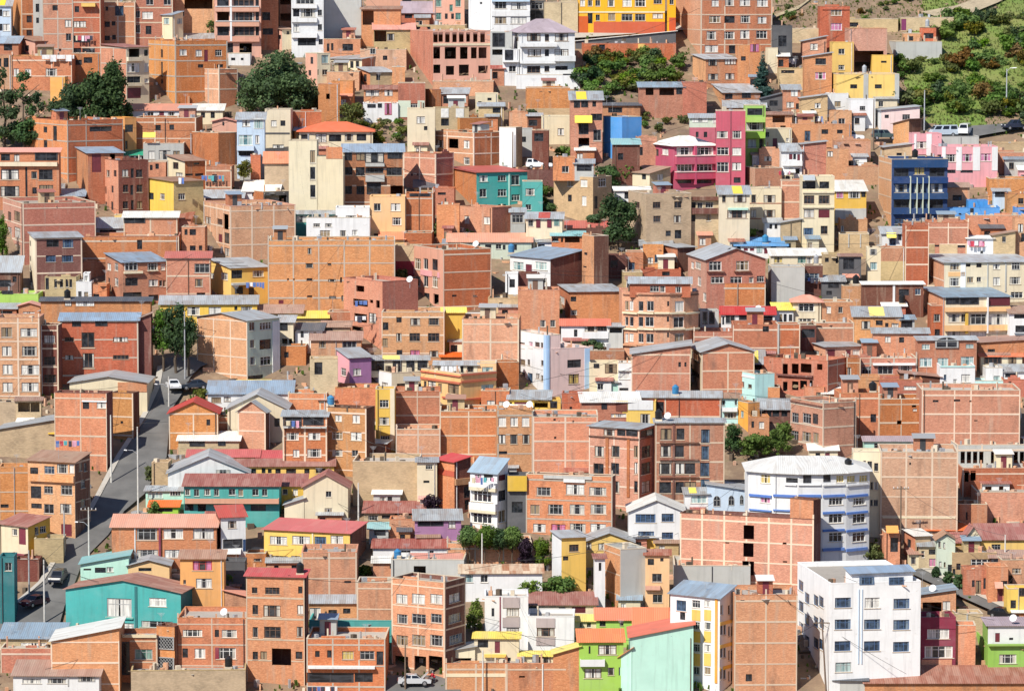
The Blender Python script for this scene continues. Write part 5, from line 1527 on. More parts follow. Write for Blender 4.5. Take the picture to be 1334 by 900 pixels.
65 692 775 960|wh|sn112|200:815:135x36n;385:815:135x36n;600:800:125x36n;B 462 470 770 850 gy .1|white house with brown roof along the bottom edge
842 1120 485 790|brf|f|880:650:70x240d;1020:622:135x74g;B 842 1115 478 500 cr .2|brick house with a green curtained window beside the lattice tower
1115 1302 425 800 m1267|bo,bd|f|1190:540:125x92L;1190:685:125x84L|brick stair tower with lattice screens
925 1762 740 930|ad|f||wall/wall:low tan rendered wall along the bottom edge
T 220 740
43 548 362 770|bof|f|155:470:145x52c;335:470:28x52d;425:472:120x56c;100:612:38x66d;205:615:80x72n;400:615:155x80n;B 318 345 572 660 ma .05|two-storey brick house with a red-edged window above the low tan wall
548 1002 62 820 m985|bof,bd|sR55|612:160:38x46n;740:162:100x48n;945:155:28x48d;612:300:38x72n;735:310:125x86n;938:298:42x66c;612:460:38x72c;735:465:125x86n;938:460:42x76c;612:630:38x56n;675:628:44x56n;800:640:140x120d;930:630:52x56n|four-storey brick house with a red roof strip behind its parapet
390 548 200 380|bo|lo40|440:330:60x30d|low brick house with a slanting pink roof left of the red roof strip
1005 1352 250 400|bo|sz58|1050:325:76x80c;1180:330:60x60d;1280:310:60x40d|brick porch house with grey sheet roofs behind the flat turquoise wall
1005 1612 380 560|te|f||flat turquoise wall house between two brick houses
985 1560 512 890|bof|f|1065:620:34x46d;1150:620:34x56d;1290:630:88x62y;1427:628:100x62n;1520:650:48x100d;1150:790:320x70d;1400:790:120x70d;B 985 1485 705 722 wh .6|low brick house with cream curtained windows over dark shop fronts
T 440 740
385 922 105 800 m775 q1|bof,bdf|f|460:220:76x66c;582:220:100x70c;712:220:90x66c;845:215:80x66n;460:365:76x66n;580:365:100x70n;712:362:90x66n;843:360:80x60n;458:520:76x70n;580:520:100x76n;710:520:90x76n;855:510:104x66b;455:700:110x130d;590:700:90x130d;705:700:90x130d|four-storey brick house with three windows per row above open garages
+130 392 105 520|bpf|f|
770 992 600 730|cr|rz35|885:670:170x42d|cream house with one long dark opening at the bottom edge
985 1312 505 720|cr|sy45|1050:545:76x56d;1155:570:38x84M;1240:670:25x50d;B 1060 1220 620 640 yl .5|cream house with mustard roof edge and a brown door
775 1222 690 880|bof|f|B 775 1222 760 785 cr .05|low brick wall house under the mustard roof edge
T 660 740
-5 532 690 880|bof|f|110:783:45x10d;440:783:75x12d|orange brick hall with two slot openings left of the lime green house
+340 532 620 880|bo|ry55
+95 345 635 760|cr|sy30|10:665:25x50d;105:665:36x50d;215:665:60x56n;280:665:80x56n
-160 157 205 580|wh|f|45:318:90x60c;45:462:90x60c;-100:318:20x60d;B -30 95 210 285 mv .1;B -30 95 355 425 mv .1;B -52 -44 205 560 ma .1|white apartment house with mauve panels
+155 492 350 580|wh|f|285:462:130x62n;B 215 352 360 428 mv .1;B 215 352 500 556 mv .1
10 652 262 370|cr|sr92|200:305:76x66d;290:305:76x30d;405:310:48x60d;525:300:100x46M|low house with a rust corrugated roof above the mauve panels
528 852 530 880|gn|sO92|605:590:14x56d;735:590:135x70c;630:760:125x70c;762:745:48x56n;825:745:14x60d;B 535 715 655 705 wh .6|lime green house with stepped red tile roofs
+655 932 372 540|gn|sO85|700:400:44x38n;838:398:28x34n
+930 1172 470 640|gn|sO185|
478 662 380 470|cr|sy45|540:410:30x36n;600:410:30x36n|low cream house left of the upper lime green gable
900 1362 500 890|mt|rO92||pale mint blank wall house with a red roof verge
+828 912 640 890 m905|mt,mt|rO60|850:690:10x56d;888:690:10x56d
T 880 740
-30 440 215 880 m318|wh,wh|sb98|50:270:70x76b;158:258:58x54n;240:255:44x48n;60:345:38x56d;158:415:58x54n;243:418:44x52c;158:575:58x54n;243:578:44x52c;160:740:54x56n;243:742:44x52n;345,368:445,610,765:18x76n;400,422:455,630,780:14x76n;345,400:300:18x70n;B 128 190 300 378 yl .06;B 218 268 300 378 yl .06;B 128 190 455 535 yl .06;B 218 268 455 535 yl .06;B 128 190 615 705 yl .06;B 218 268 615 705 yl .06;B 320 440 380 405 yl .06;B 320 440 545 570 yl .06;B 320 440 705 730 yl .06;B 298 316 220 830 or .1|white and orange panelled apartment house with a blue roof
438 897 195 880|bof2|f|545:790:45x50d|tall blank brick grid block between the orange panels and the white block
895 1795 112 905 m1115 a14|ww,ww|f|920:125:36x76n;965:215:36x76n;1030:232:36x76n;1068:240:36x76n;922:275:36x76n;965:370:36x76n;1030:385:36x76n;1072:398:36x76n;925:430:36x76n;967:525:36x76n;1033:540:36x76n;1073:550:36x76n;928:565:36x76n;1228:248,405,562:116x72b;1235:715:116x70t;1442:250:110x76w;1442:405,562:116x72b;1655:255,408,567:116x72b;1400:90:108x54b;1615:90:108x54b;B 1340 1346 150 690 lb .1;B 1364 1370 150 690 lb .1;B 1772 1780 130 700 lb .1|white six-floor apartment block with blue window frames
+1290 1735 28 118 p2.1 a14|ww|sb45|1400:90:108x54b;1615:90:108x54b
T 1094 740
608 863 358 730|ma|f|735:475:160x70w;740:605:205x86c;B 615 858 660 720 bo .06|maroon house with a white framed bay window
600 862 190 375|bo|rb35|690:290:145x90d;795:270:56x66n|brick house with blue tin roof behind the maroon front
858 1008 415 560|bo|f||low orange brick wall stub left of the lime and white house
1003 1402 560 760 m1072|g2,g2|f|1245:655:125x66n;1100:630:12x60w;B 1072 1400 545 558 g2 .5|green house with a white upper room at the bottom right
+1058 1402 415 562 m1072 p0.4|g2,wh|sm32|1168:500:34x66M;1268:510:30x18d
-20 217 810 900|gy|sd50||hut/hut:grey roofed brick hut on the bottom edge left of the long maroon roof
205 1402 828 910|bo|sr125||long low house with a maroon roof along the bottom edge
915 1107 10 200|br|f|1025:135:40x95n;985:110:20x50d;1070:110:20x80d|rough brick street house with a grey door behind round shrubs
1095 1240 -10 250|bo|f|1180:190:40x110M;1215:110:60x40d;A 1140 1200 100 140 sa .8|orange street house with a small pink awning
1235 1402 150 330|yl|f|1280:260:40x60d;1340:170:40x60n|yellow street house at the right edge below the brown shop
1190 1402 -60 170|bo|f|1300:20:60x40n;1250:80:40x60d|orange brick street house at the right edge under the brown shop roof
T 1094 290
-10 205 85 235|ad|f|B 55 62 85 180 gy .1;B 140 147 85 180 gy .1|terrace_wall/wall:tan terrace wall with concrete posts below the yellow sheet-roofed house
-5 150 245 400|dk|sn18|60:300:80x80d|shack/shack:dark tarpaulin-covered shack below the tan terrace wall
T 660 145
30 345 425 560|bd|f||terrace_wall/wall:dark plank wall beneath the parked white car
770 960 240 420|bd|st40|820:330:40x50d|shack/shack:dark shack with a teal sheet roof left of the magenta house
T 220 585
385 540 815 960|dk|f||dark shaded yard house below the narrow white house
T 880 0
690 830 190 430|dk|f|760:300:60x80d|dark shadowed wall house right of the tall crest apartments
830 1030 210 300|ad|f||terrace_wall/wall:upper tan terrace wall between the crest apartments and the slim tower
T 1094 0
0 400 140 215|ad|f|80:180:70x30d|yard_wall/wall:long tan yard wall behind the long windowless brick box
T 440 0
585 645 350 420|ad|f||hut/hut:tiny tan hut at the foot of the salmon apartments
T 1094 145
1120 1402 235 320|ad|f||terrace_wall/wall:long tan terrace wall under the hillside at the right edge
700 990 185 265|gy|f|B 860 864 190 260 dk .04|parapet_wall/wall:grey parapet wall under the parked minibuses
T 220 435
140 262 640 760|bo|f||yard_wall/wall:low brick yard wall beside the steep street
T 0 585
1090 1210 100 260|ad|f||yard_wall/wall:rough tan yard wall left of the white gabled hall
T 440 290
560 780 170 215|bo|f||low brick parapet house behind the pink-faced house
T 660 0
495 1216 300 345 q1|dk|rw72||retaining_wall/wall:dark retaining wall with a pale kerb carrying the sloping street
T 1094 740
862 1060 330 460 q1|ad|f|B 940 950 330 440 gy .1|yard_wall/wall:rough yard wall below the right-hand street
T 0 740
85 264 -60 75 q1|bd|f||garden_wall/wall:dark brown garden wall below the red balcony beside the street
"""  # the blue tarpaulin is built as a painted wall block
# ------------------------------------------------------------------ camera, light, ground
cam = bpy.data.cameras.new('camera')
cam.sensor_width, cam.lens = 36.0, 36.0 * FPX / 1334.0
cam.clip_start, cam.clip_end = 1.0, 6000.0
co = bpy.data.objects.new('camera', cam)
co.rotation_euler = (math.pi / 2 + PITCH, 0, 0)
link(co)
sc.camera = co
SUN_AZ, SUN_EL = math.radians(37), math.radians(46)      # azimuth measured to the left of the view axis, behind the camera
sd = Vector((-math.sin(SUN_AZ) * math.cos(SUN_EL), -math.cos(SUN_AZ) * math.cos(SUN_EL), math.sin(SUN_EL)))
sun = bpy.data.lights.new('sun', 'SUN')
sun.energy, sun.angle, sun.color = 5.0, math.radians(.53), (1.0, .945, .85)
so = bpy.data.objects.new('sun', sun)
so.rotation_euler = sd.to_track_quat('Z', 'Y').to_euler()
so.location = (0, 0, 200)
link(so)
w = bpy.data.worlds.new('World'); sc.world = w; w.use_nodes = True
nt = w.node_tree
sky = nt.nodes.new('ShaderNodeTexSky')
sky.sky_type, sky.sun_disc = 'NISHITA', False
sky.sun_elevation = SUN_EL
sky.sun_rotation = math.atan2(sd.x, sd.y)
sky.altitude = 3600
nt.links.new(sky.outputs[0], nt.nodes['Background'].inputs[0])
nt.nodes['Background'].inputs[1].default_value = .14
vs = sc.view_settings
sc.display_settings.display_device = 'sRGB'
vs.view_transform, vs.look, vs.exposure, vs.gamma, vs.use_curve_mapping = 'Standard', 'None', .27, 1.0, False
sc.cycles.max_bounces = 5
sc.cycles.diffuse_bounces = 3
sc.cycles.glossy_bounces = 2
sc.cycles.use_denoising = True

def hill_z(x, y):
    if y < 470: z = gz(470) + (y - 470) * .30
    elif y > 800: z = gz(800) + (y - 800) * .22
    else: z = gz(y)
    if y < 470: z = max(z, -116.0)
    if y < 120: z = max(z, -116 + (120 - y) * .9)
    return z
xs = [-900, -600, -400, -280, -200] + [x * 4 for x in range(-40, 41)] + [200, 280, 400, 600, 900]
ys = [-60, 0, 60, 110, 150, 220, 300, 360, 420, 445] + [450 + 4 * i for i in range(90)] + [820, 860, 920, 1000, 1150, 1300]
vv = []
for y in ys:
    for x in xs:
        nz = noise.noise(Vector((x * .06, y * .06, 0))) * .5 + noise.noise(Vector((x * .2, y * .2, 3))) * .2 - .45
        vv.append((x, y, hill_z(x, y) + (nz if 440 < y < 830 and abs(x) < 200 else 0)))
nx_ = len(xs)
ff = [(j * nx_ + i, j * nx_ + i + 1, (j + 1) * nx_ + i + 1, (j + 1) * nx_ + i) for j in range(len(ys) - 1) for i in range(nx_ - 1)]
tag(mesh_obj('ground', vv, ff, EARTH_M, smooth=True), kind='structure')

build_houses(DATA)
# ------------------------------------------------------------------ streets and hillside
def px_strip(rows, name, mat, lift):
    """rows of (left pixel, right pixel) laid on the ground"""
    vv, ff = [], []
    for (xl, yl), (xr, yr) in rows:
        for t in (0, .5, 1):
            p = ground(xl + (xr - xl) * t, yl + (yr - yl) * t)
            vv.append((p.x, p.y, p.z + lift))
    for i in range(len(rows) - 1):
        for j in range(2):
            a = i * 3 + j
            ff.append((a, a + 1, a + 4, a + 3))
    return tag(mesh_obj(name, vv, ff, mat), kind='structure')
px_strip([((l, y), (r_, y)) for y, l, r_ in STREET], 'street', ASPH, .10)
px_strip([((l - 5, y + 1), (l + 3, y - 1)) for y, l, r_ in STREET[2:-1]], 'pavement', PAVE, .22)
px_strip(STREET_R, 'street', ASPH, .10)
px_strip([((b[0] - 3, b[1] + 1), (b[0] + 7, b[1] - 4)) for a, b in STREET_R], 'pavement', PAVE, .2)
px_strip([((490, 904), (600, 904)), ((490, 880), (600, 880))], 'street', ASPH, .10)
px_strip([((1200, 183), (1208, 170)), ((1262, 181), (1258, 166)), ((1300, 174), (1300, 163)), ((1400, 160), (1400, 150))], 'street', ASPH, .18)
px_strip([((700, 52), (660, 44)), ((760, 50), (745, 40)), ((890, 40), (890, 30))], 'street', PAVE, .12)
px_strip([((1225, 26), (1200, 18)), ((1260, 22), (1245, 10)), ((1300, 6), (1290, -6)), ((1350, -20), (1340, -30))], 'path', DIRTR, .35)
px_strip([((1000, 28), (1003, 24)), ((1040, 14), (1042, 9)), ((1070, -10), (1075, -14))], 'path', DIRTR, .3)
def px_patch(x0, x1, y0, y1, name, mat, lift, amp):
    vv, ff = [], []
    nx, ny = int((x1 - x0) / 5), int((y1 - y0) / 3)
    for j in range(ny + 1):
        for i in range(nx + 1):
            p = ground(x0 + (x1 - x0) * i / nx, y1 + (y0 - y1) * j / ny)
            n_ = noise.noise(Vector((p.x * .12, p.y * .12, 1))) * amp + noise.noise(Vector((p.x * .4, p.y * .4, 5))) * amp * .35
            e = min(1, 4 * min(i / nx, 1 - i / nx, j / ny, 1 - j / ny))
            vv.append((p.x, p.y, p.z + lift * e - .6 * (1 - e) + n_ * e))
    for j in range(ny):
        for i in range(nx):
            a = j * (nx + 1) + i
            ff.append((a, a + 1, a + nx + 2, a + nx + 1))
    return tag(mesh_obj(name, vv, ff, mat, smooth=True), kind='structure'), vv
hs, hsv_pts = px_patch(1166, 1420, -30, 172, 'hillside', GRASSY, .1, 1.0)
hs2, hs2_pts = px_patch(985, 1240, -30, 42, 'hillside', EARTH_M, .05, .8)

# ------------------------------------------------------------------ trees and shrubs
LEAF = {
 'dark': leaf_mat('leaves_dark', (.085, .15, .055), (.045, .085, .036), (.14, .20, .06)),
 'green': leaf_mat('leaves_green', (.14, .235, .042), (.08, .145, .03), (.22, .31, .06)),
 'blue': leaf_mat('leaves_bluegreen', (.06, .125, .105), (.034, .072, .066), (.10, .18, .135)),
 'yellow': leaf_mat('leaves_yellow', (.17, .18, .025), (.085, .11, .018), (.36, .27, .03)),
 'lime': leaf_mat('leaves_lime', (.17, .26, .03), (.09, .16, .02), (.26, .34, .05)),
 'purple': leaf_mat('leaves_purple', (.055, .028, .055), (.03, .018, .032), (.08, .05, .06)),
 'olive': leaf_mat('leaves_olive', (.155, .18, .05), (.095, .12, .034), (.23, .23, .07)),
 'rust': leaf_mat('leaves_rust', (.20, .11, .025), (.09, .08, .02), (.30, .17, .03))}
BARK = plain_mat('bark', (.11, .08, .055), .95)
TR = random.Random(5)
def leaves(blobs, n, size, rng, hang=0.0, shell=.55):
    vv, ff = [], []
    wts = [b[3] * b[4] * b[5] for b in blobs]
    for _ in range(n):
        cx, cy, cz, rx, ry, rz = rng.choices(blobs, wts)[0]
        d = Vector((rng.gauss(0, 1), rng.gauss(0, 1), rng.gauss(0, 1))).normalized()
        q = d * 2.3 + Vector((cx, cy, cz)) * .7
        rr = (shell + (1 - shell) * rng.random() ** .6) * (.82 + .62 * noise.noise(q))
        p = Vector((cx + d.x * rx * rr, cy + d.y * ry * rr, cz + d.z * rz * rr))
        nrm = (d + Vector((rng.uniform(-1, 1), rng.uniform(-1, 1), rng.uniform(-.6, 1))) * .8).normalized()
        e = nrm.cross(Vector((rng.uniform(-1, 1), rng.uniform(-1, 1), rng.uniform(-1, 1)))).normalized()
        g = nrm.cross(e)
        if hang:
            g = (g + Vector((0, 0, -hang))).normalized()
        s = size * rng.uniform(.55, 1.35)
        k = len(vv)
        vv += [p - e * s * .5, p + g * s * .75 - e * s * .1, p + e * s * .5, p - g * s * .6]
        ff.append((k, k + 1, k + 2, k + 3))
    return vv, ff
def trunk(h, r, limbs, rng, spread=.35):
    b = MB()
    pts = [Vector((0, 0, -.8))]
    for i in range(1, 5):
        pts.append(Vector((rng.uniform(-1, 1) * .03 * h, rng.uniform(-1, 1) * .03 * h, h * i / 4)))
    for i in range(4):
        b.tube(pts[i], pts[i + 1], r * (1 - i * .2), r * (1 - (i + 1) * .2), 7)
    for _ in range(limbs):
        t = rng.uniform(.4, .95)
        a = rng.uniform(0, 6.28)
        s = Vector((0, 0, h * t))
        e = s + Vector((math.cos(a), math.sin(a), .8)) * h * spread * rng.uniform(.6, 1)
        b.tube(s, e, r * .4, r * .1, 5)
    return b
def tree(px, pyb, hpx, wpx, mat, label, kind='round', dens=1.0, trunk_f=.25, group=None, name='tree', cat='tree', leaf=None, seed=None):
    P = ground(px, pyb)
    s = mscale(P)
    h, w_ = hpx * s, wpx * s
    rng = random.Random(seed if seed is not None else int(px * 7 + pyb))
    root = empty(name, P, label, cat, group)
    tb = trunk(h * (.85 if kind == 'cone' else .7), max(.08, h * .022), 7 if kind != 'cone' else 12, rng, .2 if kind == 'cone' else .35)
    tb.obj('trunk', BARK, root)
    bl = []
    z0 = h * trunk_f
    if kind == 'cone':
        n = 9
        for i in range(n):
            t = i / (n - 1)
            z = z0 + (h * .95 - z0) * t
            r_ = w_ * .5 * ((1 - t) ** .75 * .92 + .07)
            for _ in range(3 if t < .8 else 1):
                a = rng.uniform(0, 6.28)
                o = r_ * .38 if t < .85 else 0
                bl.append((math.cos(a) * o, math.sin(a) * o, z + rng.uniform(-.03, .03) * h, r_ * .72, r_ * .72, h * .085))
    elif kind == 'ragged':
        for i in range(17):
            t = rng.random()
            z = z0 + (h * .93 - z0) * t
            r_ = w_ * .5 * (1 - .65 * t)
            a = rng.uniform(0, 6.28)
            bl.append((math.cos(a) * r_ * .6, math.sin(a) * r_ * .6, z, r_ * .6, r_ * .6, h * .075))
        bl.append((0, 0, h * .9, w_ * .09, w_ * .09, h * .1))
    elif kind == 'flat':
        for i in range(7):
            a = rng.uniform(0, 6.28)
            o = w_ * .28 * rng.random()
            bl.append((math.cos(a) * o, math.sin(a) * o, h * rng.uniform(.58, .84), w_ * .42, w_ * .42, h * .22))
    else:
        c = (z0 + h) / 2
        hr = (h - z0) / 2
        bl.append((0, 0, c, w_ * .34, w_ * .34, hr * .8))
        for i in range(13):
            d = Vector((rng.gauss(0, 1), rng.gauss(0, 1), rng.gauss(0, 1))).normalized()
            k = rng.uniform(.24, .42)
            bl.append((d.x * w_ * .34, d.y * w_ * .34, c + d.z * hr * .62, w_ * k * .62, w_ * k * .62, hr * k * .95))
        if trunk_f < .16:
            for i in range(7):
                a = i * .9 + rng.uniform(-.3, .3)
                bl.append((math.cos(a) * w_ * .34, math.sin(a) * w_ * .34, z0 + h * .14, w_ * .17, w_ * .17, h * .15))
    ls = leaf or max(.22, min(.5, w_ * .06))
    vol = sum(b[3] * b[4] + b[3] * b[5] + b[4] * b[5] for b in bl)
    vv, ff = leaves(bl, int(min(15000, max(700, vol * 19 * dens / (ls * ls) * .16))), ls, rng, .5 if kind == 'ragged' else 0, .45)
    mesh_obj('crown', vv, ff, LEAF[mat], root)
    return root
tree(360, 150, 92, 112, 'dark', 'huge spreading dark green pine among the brick houses', 'round', 1.5, .06, leaf=.42)
tree(398, 148, 52, 46, 'dark', 'smaller dark green tree leaning against the huge spreading pine', 'round', 1.2, .1)
for i, (x, y, h, w_, l) in enumerate(((6, 192, 106, 54, 'ragged dark conifer nearest the left edge'), (32, 194, 104, 46, 'ragged dark conifer with a thin tip, second from the left edge'), (50, 194, 76, 42, 'short ragged dark conifer beside the small orange wall'),
        (92, 168, 70, 50, 'dark bushy conifer right of the small orange wall'), (122, 170, 84, 54, 'tall dark conifer in front of the squat reddish brick house'), (151, 168, 94, 50, 'tallest dark conifer left of the maroon garage door'), (72, 194, 70, 44, 'thin dark conifer directly in front of the small orange wall'))):
    tree(x, y, h, w_, 'dark', l, 'ragged' if i < 3 or i == 6 else 'round', 1.6, .12, 'dark conifers on the left', 'conifer', 'tree')
tree(994, 128, 62, 34, 'blue', 'blue-green spruce with a pointed top among brick houses', 'cone', 1.8, .06, None, 'spruce', 'tree')
tree(459, 166, 36, 36, 'olive', 'mossy rounded tree left of the white house with a purple door', 'round', 1.3, .1)
tree(805, 322, 78, 50, 'dark', 'dense dark round-topped tree left of the three-storey adobe block', 'round', 1.5, .08)
tree(776, 300, 26, 26, 'dark', 'small dark shrub tree left of the dense round-topped tree', 'round', 1.4, .05)
tree(790, 246, 34, 40, 'dark', 'dark bushy tree below the teal sheet roof of the dark shack', 'round', 1.2, .06)
tree(815, 236, 30, 40, 'green', 'leaning green tree left of the magenta house', 'round', 1.2, .06)
for x, y, h, w_, m_, l in ((213, 484, 88, 38, 'green', 'light green poplar tree nearest the brick flank building'), (230, 486, 98, 46, 'dark', 'tall dark green poplar tree by the street lamp'), (246, 490, 84, 30, 'dark', 'slim dark tree touching the blank pink brick side')):
    tree(x, y, h, w_, m_, l, 'round', 1.5, .22, 'green trees at the top of the street')
tree(318, 242, 36, 24, 'yellow', 'small yellow-leaved tree beside the stained brown brick house', 'round', 1.2, .2)
for x, h, w_, m_, l in ((612, 52, 30, 'green', 'leftmost flat-clipped tree in front of the bay-windowed house'), (632, 54, 30, 'green', 'flat-clipped tree beside the thin pole'), (651, 52, 28, 'dark', 'darkest of the flat-clipped trees, in the middle of the row'),
                       (668, 56, 30, 'green', 'flat-clipped tree next to the purple-leaved tree')):
    tree(x, 737, h, w_, m_, l, 'flat', 1.7, .4, 'clipped trees along the brick garden wall')
tree(686, 739, 44, 24, 'purple', 'dark purple-leaved tree beside the clipped green trees', 'round', 1.5, .1)
tree(706, 737, 44, 26, 'lime', 'bright lime green tree beside the purple-leaved tree', 'round', 1.5, .05)
tree(564, 672, 34, 26, 'purple', 'dark leafless-looking purple shrub in front of the lean-to', 'round', 1.0, .1)
tree(954, 588, 40, 28, 'dark', 'dark tree under the aqua balcony house', 'round', 1.3, .05)
tree(985, 594, 34, 46, 'green', 'broad green tree below the orange house with a greenish window', 'round', 1.3, .05)
tree(1016, 590, 46, 34, 'green', 'taller green tree left of the pink brick flats', 'round', 1.3, .05)
tree(690, 777, 26, 38, 'green', 'round green bush left of two in front of the speckled tile house', 'round', 1.6, 0, 'round bushes by the rust corrugated roof')
tree(727, 777, 30, 48, 'green', 'larger round green bush below the speckled tile roof', 'round', 1.6, 0, 'round bushes by the rust corrugated roof')
tree(618, 822, 46, 24, 'lime', 'bright green bushy tree between the three-window brick block and the mauve-panelled house', 'round', 1.4, .05)
tree(1136, 732, 28, 44, 'olive', 'olive green bush beside the white curved house', 'round', 1.4, .05)
for x, y, h, l in ((1219, 751, 15, 'smallest round clipped shrub along the right-hand street'), (1235, 759, 17, 'middle round clipped shrub along the right-hand street'), (1249, 766, 21, 'largest round clipped shrub along the right-hand street')):
    tree(x, y, h, h * .8, 'dark', l, 'round', 1.8, 0, 'clipped shrubs along the right-hand street', 'shrub', 'shrub', .25)
tree(303, 775, 34, 22, 'green', 'green yard bush beside the orange house with lace curtains', 'round', 1.3, 0)
tree(276, 44, 24, 20, 'green', 'small green bush by the open grey shed', 'round', 1.4, 0)
tree(262, 532, 28, 26, 'yellow', 'yellow-green bush behind the brick gable by the street', 'round', 1.4, 0)
tree(60, 716, 14, 20, 'lime', 'fern-like green plant on the shaded garden wall', 'round', 1.2, 0, None, 'garden_plant', 'plant')
tree(3, 335, 62, 18, 'green', 'green bush cut off by the left edge beside the long grid block', 'round', 1.2, 0)
tree(197, 625, 22, 18, 'olive', 'dark olive shrub by the steep street', 'round', 1.2, 0, None, 'shrub', 'shrub')
tree(200, 672, 22, 16, 'green', 'green shrub below the steep street near the salmon roof', 'round', 1.2, 0, None, 'shrub', 'shrub')
tree(690, 160, 20, 24, 'dark', 'dark bush by the outdoor stairway', 'round', 1.2, 0, None, 'shrub', 'shrub')
tree(735, 205, 18, 26, 'green', 'green shrub under the blue tarpaulin', 'round', 1.2, 0, None, 'shrub', 'shrub')
tree(476, 748, 14, 24, 'green', 'low green hedge bush beside the yellow two-storey house', 'round', 1.2, 0, None, 'shrub', 'shrub')
tree(525, 690, 10, 34, 'green', 'low green hedge left of the purple house', 'round', 1.4, 0, None, 'hedge', 'hedge')
tree(523, 372, 26, 18, 'olive', 'olive shrub beside the maroon wall', 'round', 1.2, 0, None, 'shrub', 'shrub')
tree(574, 306, 20, 22, 'olive', 'olive shrub right of the brown brick tower', 'round', 1.2, 0, None, 'shrub', 'shrub')
tree(770, 458, 18, 40, 'dark', 'dark hedge behind the blue corner stripes', 'round', 1.4, 0, None, 'hedge', 'hedge')
tree(966, 306, 10, 44, 'lime', 'low bright green hedge above the bright blue roof', 'round', 1.4, 0, None, 'hedge', 'hedge')
tree(1124, 216, 12, 34, 'green', 'low green hedge left of the blue balcony house', 'round', 1.4, 0, None, 'hedge', 'hedge')
# shrubs: a few shapes, copied with their stems
def shrub_proto(seed, mat):
    rng = random.Random(seed)
    bl = [(0, 0, .45, .5, .5, .42)]
    for _ in range(7):
        a = rng.uniform(0, 6.28); o = rng.uniform(.25, .6)
        bl.append((math.cos(a) * o, math.sin(a) * o, rng.uniform(.3, .75), rng.uniform(.25, .42), rng.uniform(.25, .42), rng.uniform(.2, .36)))
    vv, ff = leaves(bl, 620, .135, rng, 0, .4)
    me = bpy.data.meshes.new('shrub_crown'); me.from_pydata([tuple(v) for v in vv], [], ff); me.materials.append(LEAF[mat])
    b = MB()
    for _ in range(5):
        a = rng.uniform(0, 6.28)
        b.tube((0, 0, -.3), (math.cos(a) * .4, math.sin(a) * .4, .5), .03, .012, 5)
    ms = bpy.data.meshes.new('shrub_stem'); ms.from_pydata([tuple(v) for v in b.v], [], b.f); ms.materials.append(BARK)
    return me, ms
PROT = {m: [shrub_proto(i * 13 + len(m), m) for i in range(3)] for m in ('dark', 'green', 'yellow', 'olive', 'rust', 'lime')}
SLAB = {'dark': 'dark green shrub on the %s', 'green': 'mid green shrub on the %s', 'yellow': 'yellow-flowered shrub on the %s', 'olive': 'dull olive shrub on the %s', 'rust': 'rust-tinged shrub on the %s', 'lime': 'pale bright green shrub on the %s'}
def shrub(px, py, size, mat, where, group):
    P = ground(px, py)
    o = empty('shrub', P + Vector((0, 0, -.15)), SLAB[mat] % where, 'shrub', SLAB[mat].split(' shrub')[0] + ' shrubs on the ' + where)
    o.rotation_euler = (0, 0, TR.uniform(0, 6.28))
    o.scale = (size, size, size * TR.uniform(.75, 1.1))
    me, ms = TR.choice(PROT[mat])
    link(bpy.data.objects.new('crown', me), o)
    link(bpy.data.objects.new('stem', ms), o)
for i in range(165):
    x, y = TR.uniform(1172, 1348), TR.uniform(26, 168)
    if y < 70 and x < 1225 or (y > 152 and 1200 < x < 1300) or (1195 < x < 1300 and y < 24) or (y > 60 and y < 78 and x < 1226): continue
    m_ = TR.choices(('dark', 'green', 'yellow', 'olive', 'rust', 'lime'), (9, 40, 12, 18, 6, 18))[0]
    shrub(x, y, TR.uniform(1.1, 3.6), m_, 'green hillside at the top right', None)
for i in range(64):
    x, y = TR.uniform(752, 897), TR.uniform(76, 136)
    if x > 830 and y > 108: continue
    m_ = TR.choices(('dark', 'green', 'yellow', 'olive', 'lime', 'rust'), (14, 26, 26, 12, 14, 8))[0]
    shrub(x, y, TR.uniform(1.6, 3.3), m_, 'slope below the brick retaining wall', None)
for i in range(14):
    x, y = TR.uniform(474, 545), TR.uniform(160, 198)
    shrub(x, y, TR.uniform(1.0, 1.9), TR.choice(('yellow', 'yellow', 'olive', 'green')), 'dry slope above the orange-red tiled roof', None)
for i in range(16):
    x, y = TR.uniform(704, 732), TR.uniform(228, 280)
    shrub(x, y, TR.uniform(.9, 1.7), TR.choice(('green', 'olive', 'dark', 'yellow')), 'slope right of the turquoise house', None)
for i in range(22):
    x, y = TR.uniform(1000, 1200), TR.uniform(-6, 34)
    shrub(x, y, TR.uniform(.7, 1.6), TR.choice(('olive', 'olive', 'green', 'rust')), 'dry hillside at the top', None)
for i in range(10):
    x, y = TR.uniform(824, 892), TR.uniform(142, 176)
    shrub(x, y, TR.uniform(.9, 1.6), TR.choice(('green', 'olive', 'yellow')), 'terrace behind the magenta house', None)
gv, gf = [], []
gr = random.Random(9)
for _ in range(14000):
    p = Vector(gr.choice(hsv_pts if gr.random() < .8 else hs2_pts)) + Vector((gr.uniform(-.5, .5), gr.uniform(-.6, .6), -.05))
    a = gr.uniform(0, 6.28); s = gr.uniform(.2, .5)
    e = Vector((math.cos(a), math.sin(a), 0)) * s * .4
    l = Vector((gr.uniform(-.3, .3), gr.uniform(-.3, .3), 1)) * s * .8
    k = len(gv); gv += [p - e, p + e, p + e * .4 + l, p - e * .5 + l * .9]; gf.append((k, k + 1, k + 2, k + 3))
tag(mesh_obj('grass', gv, gf, LEAF['olive']), kind='stuff')
gv, gf = [], []
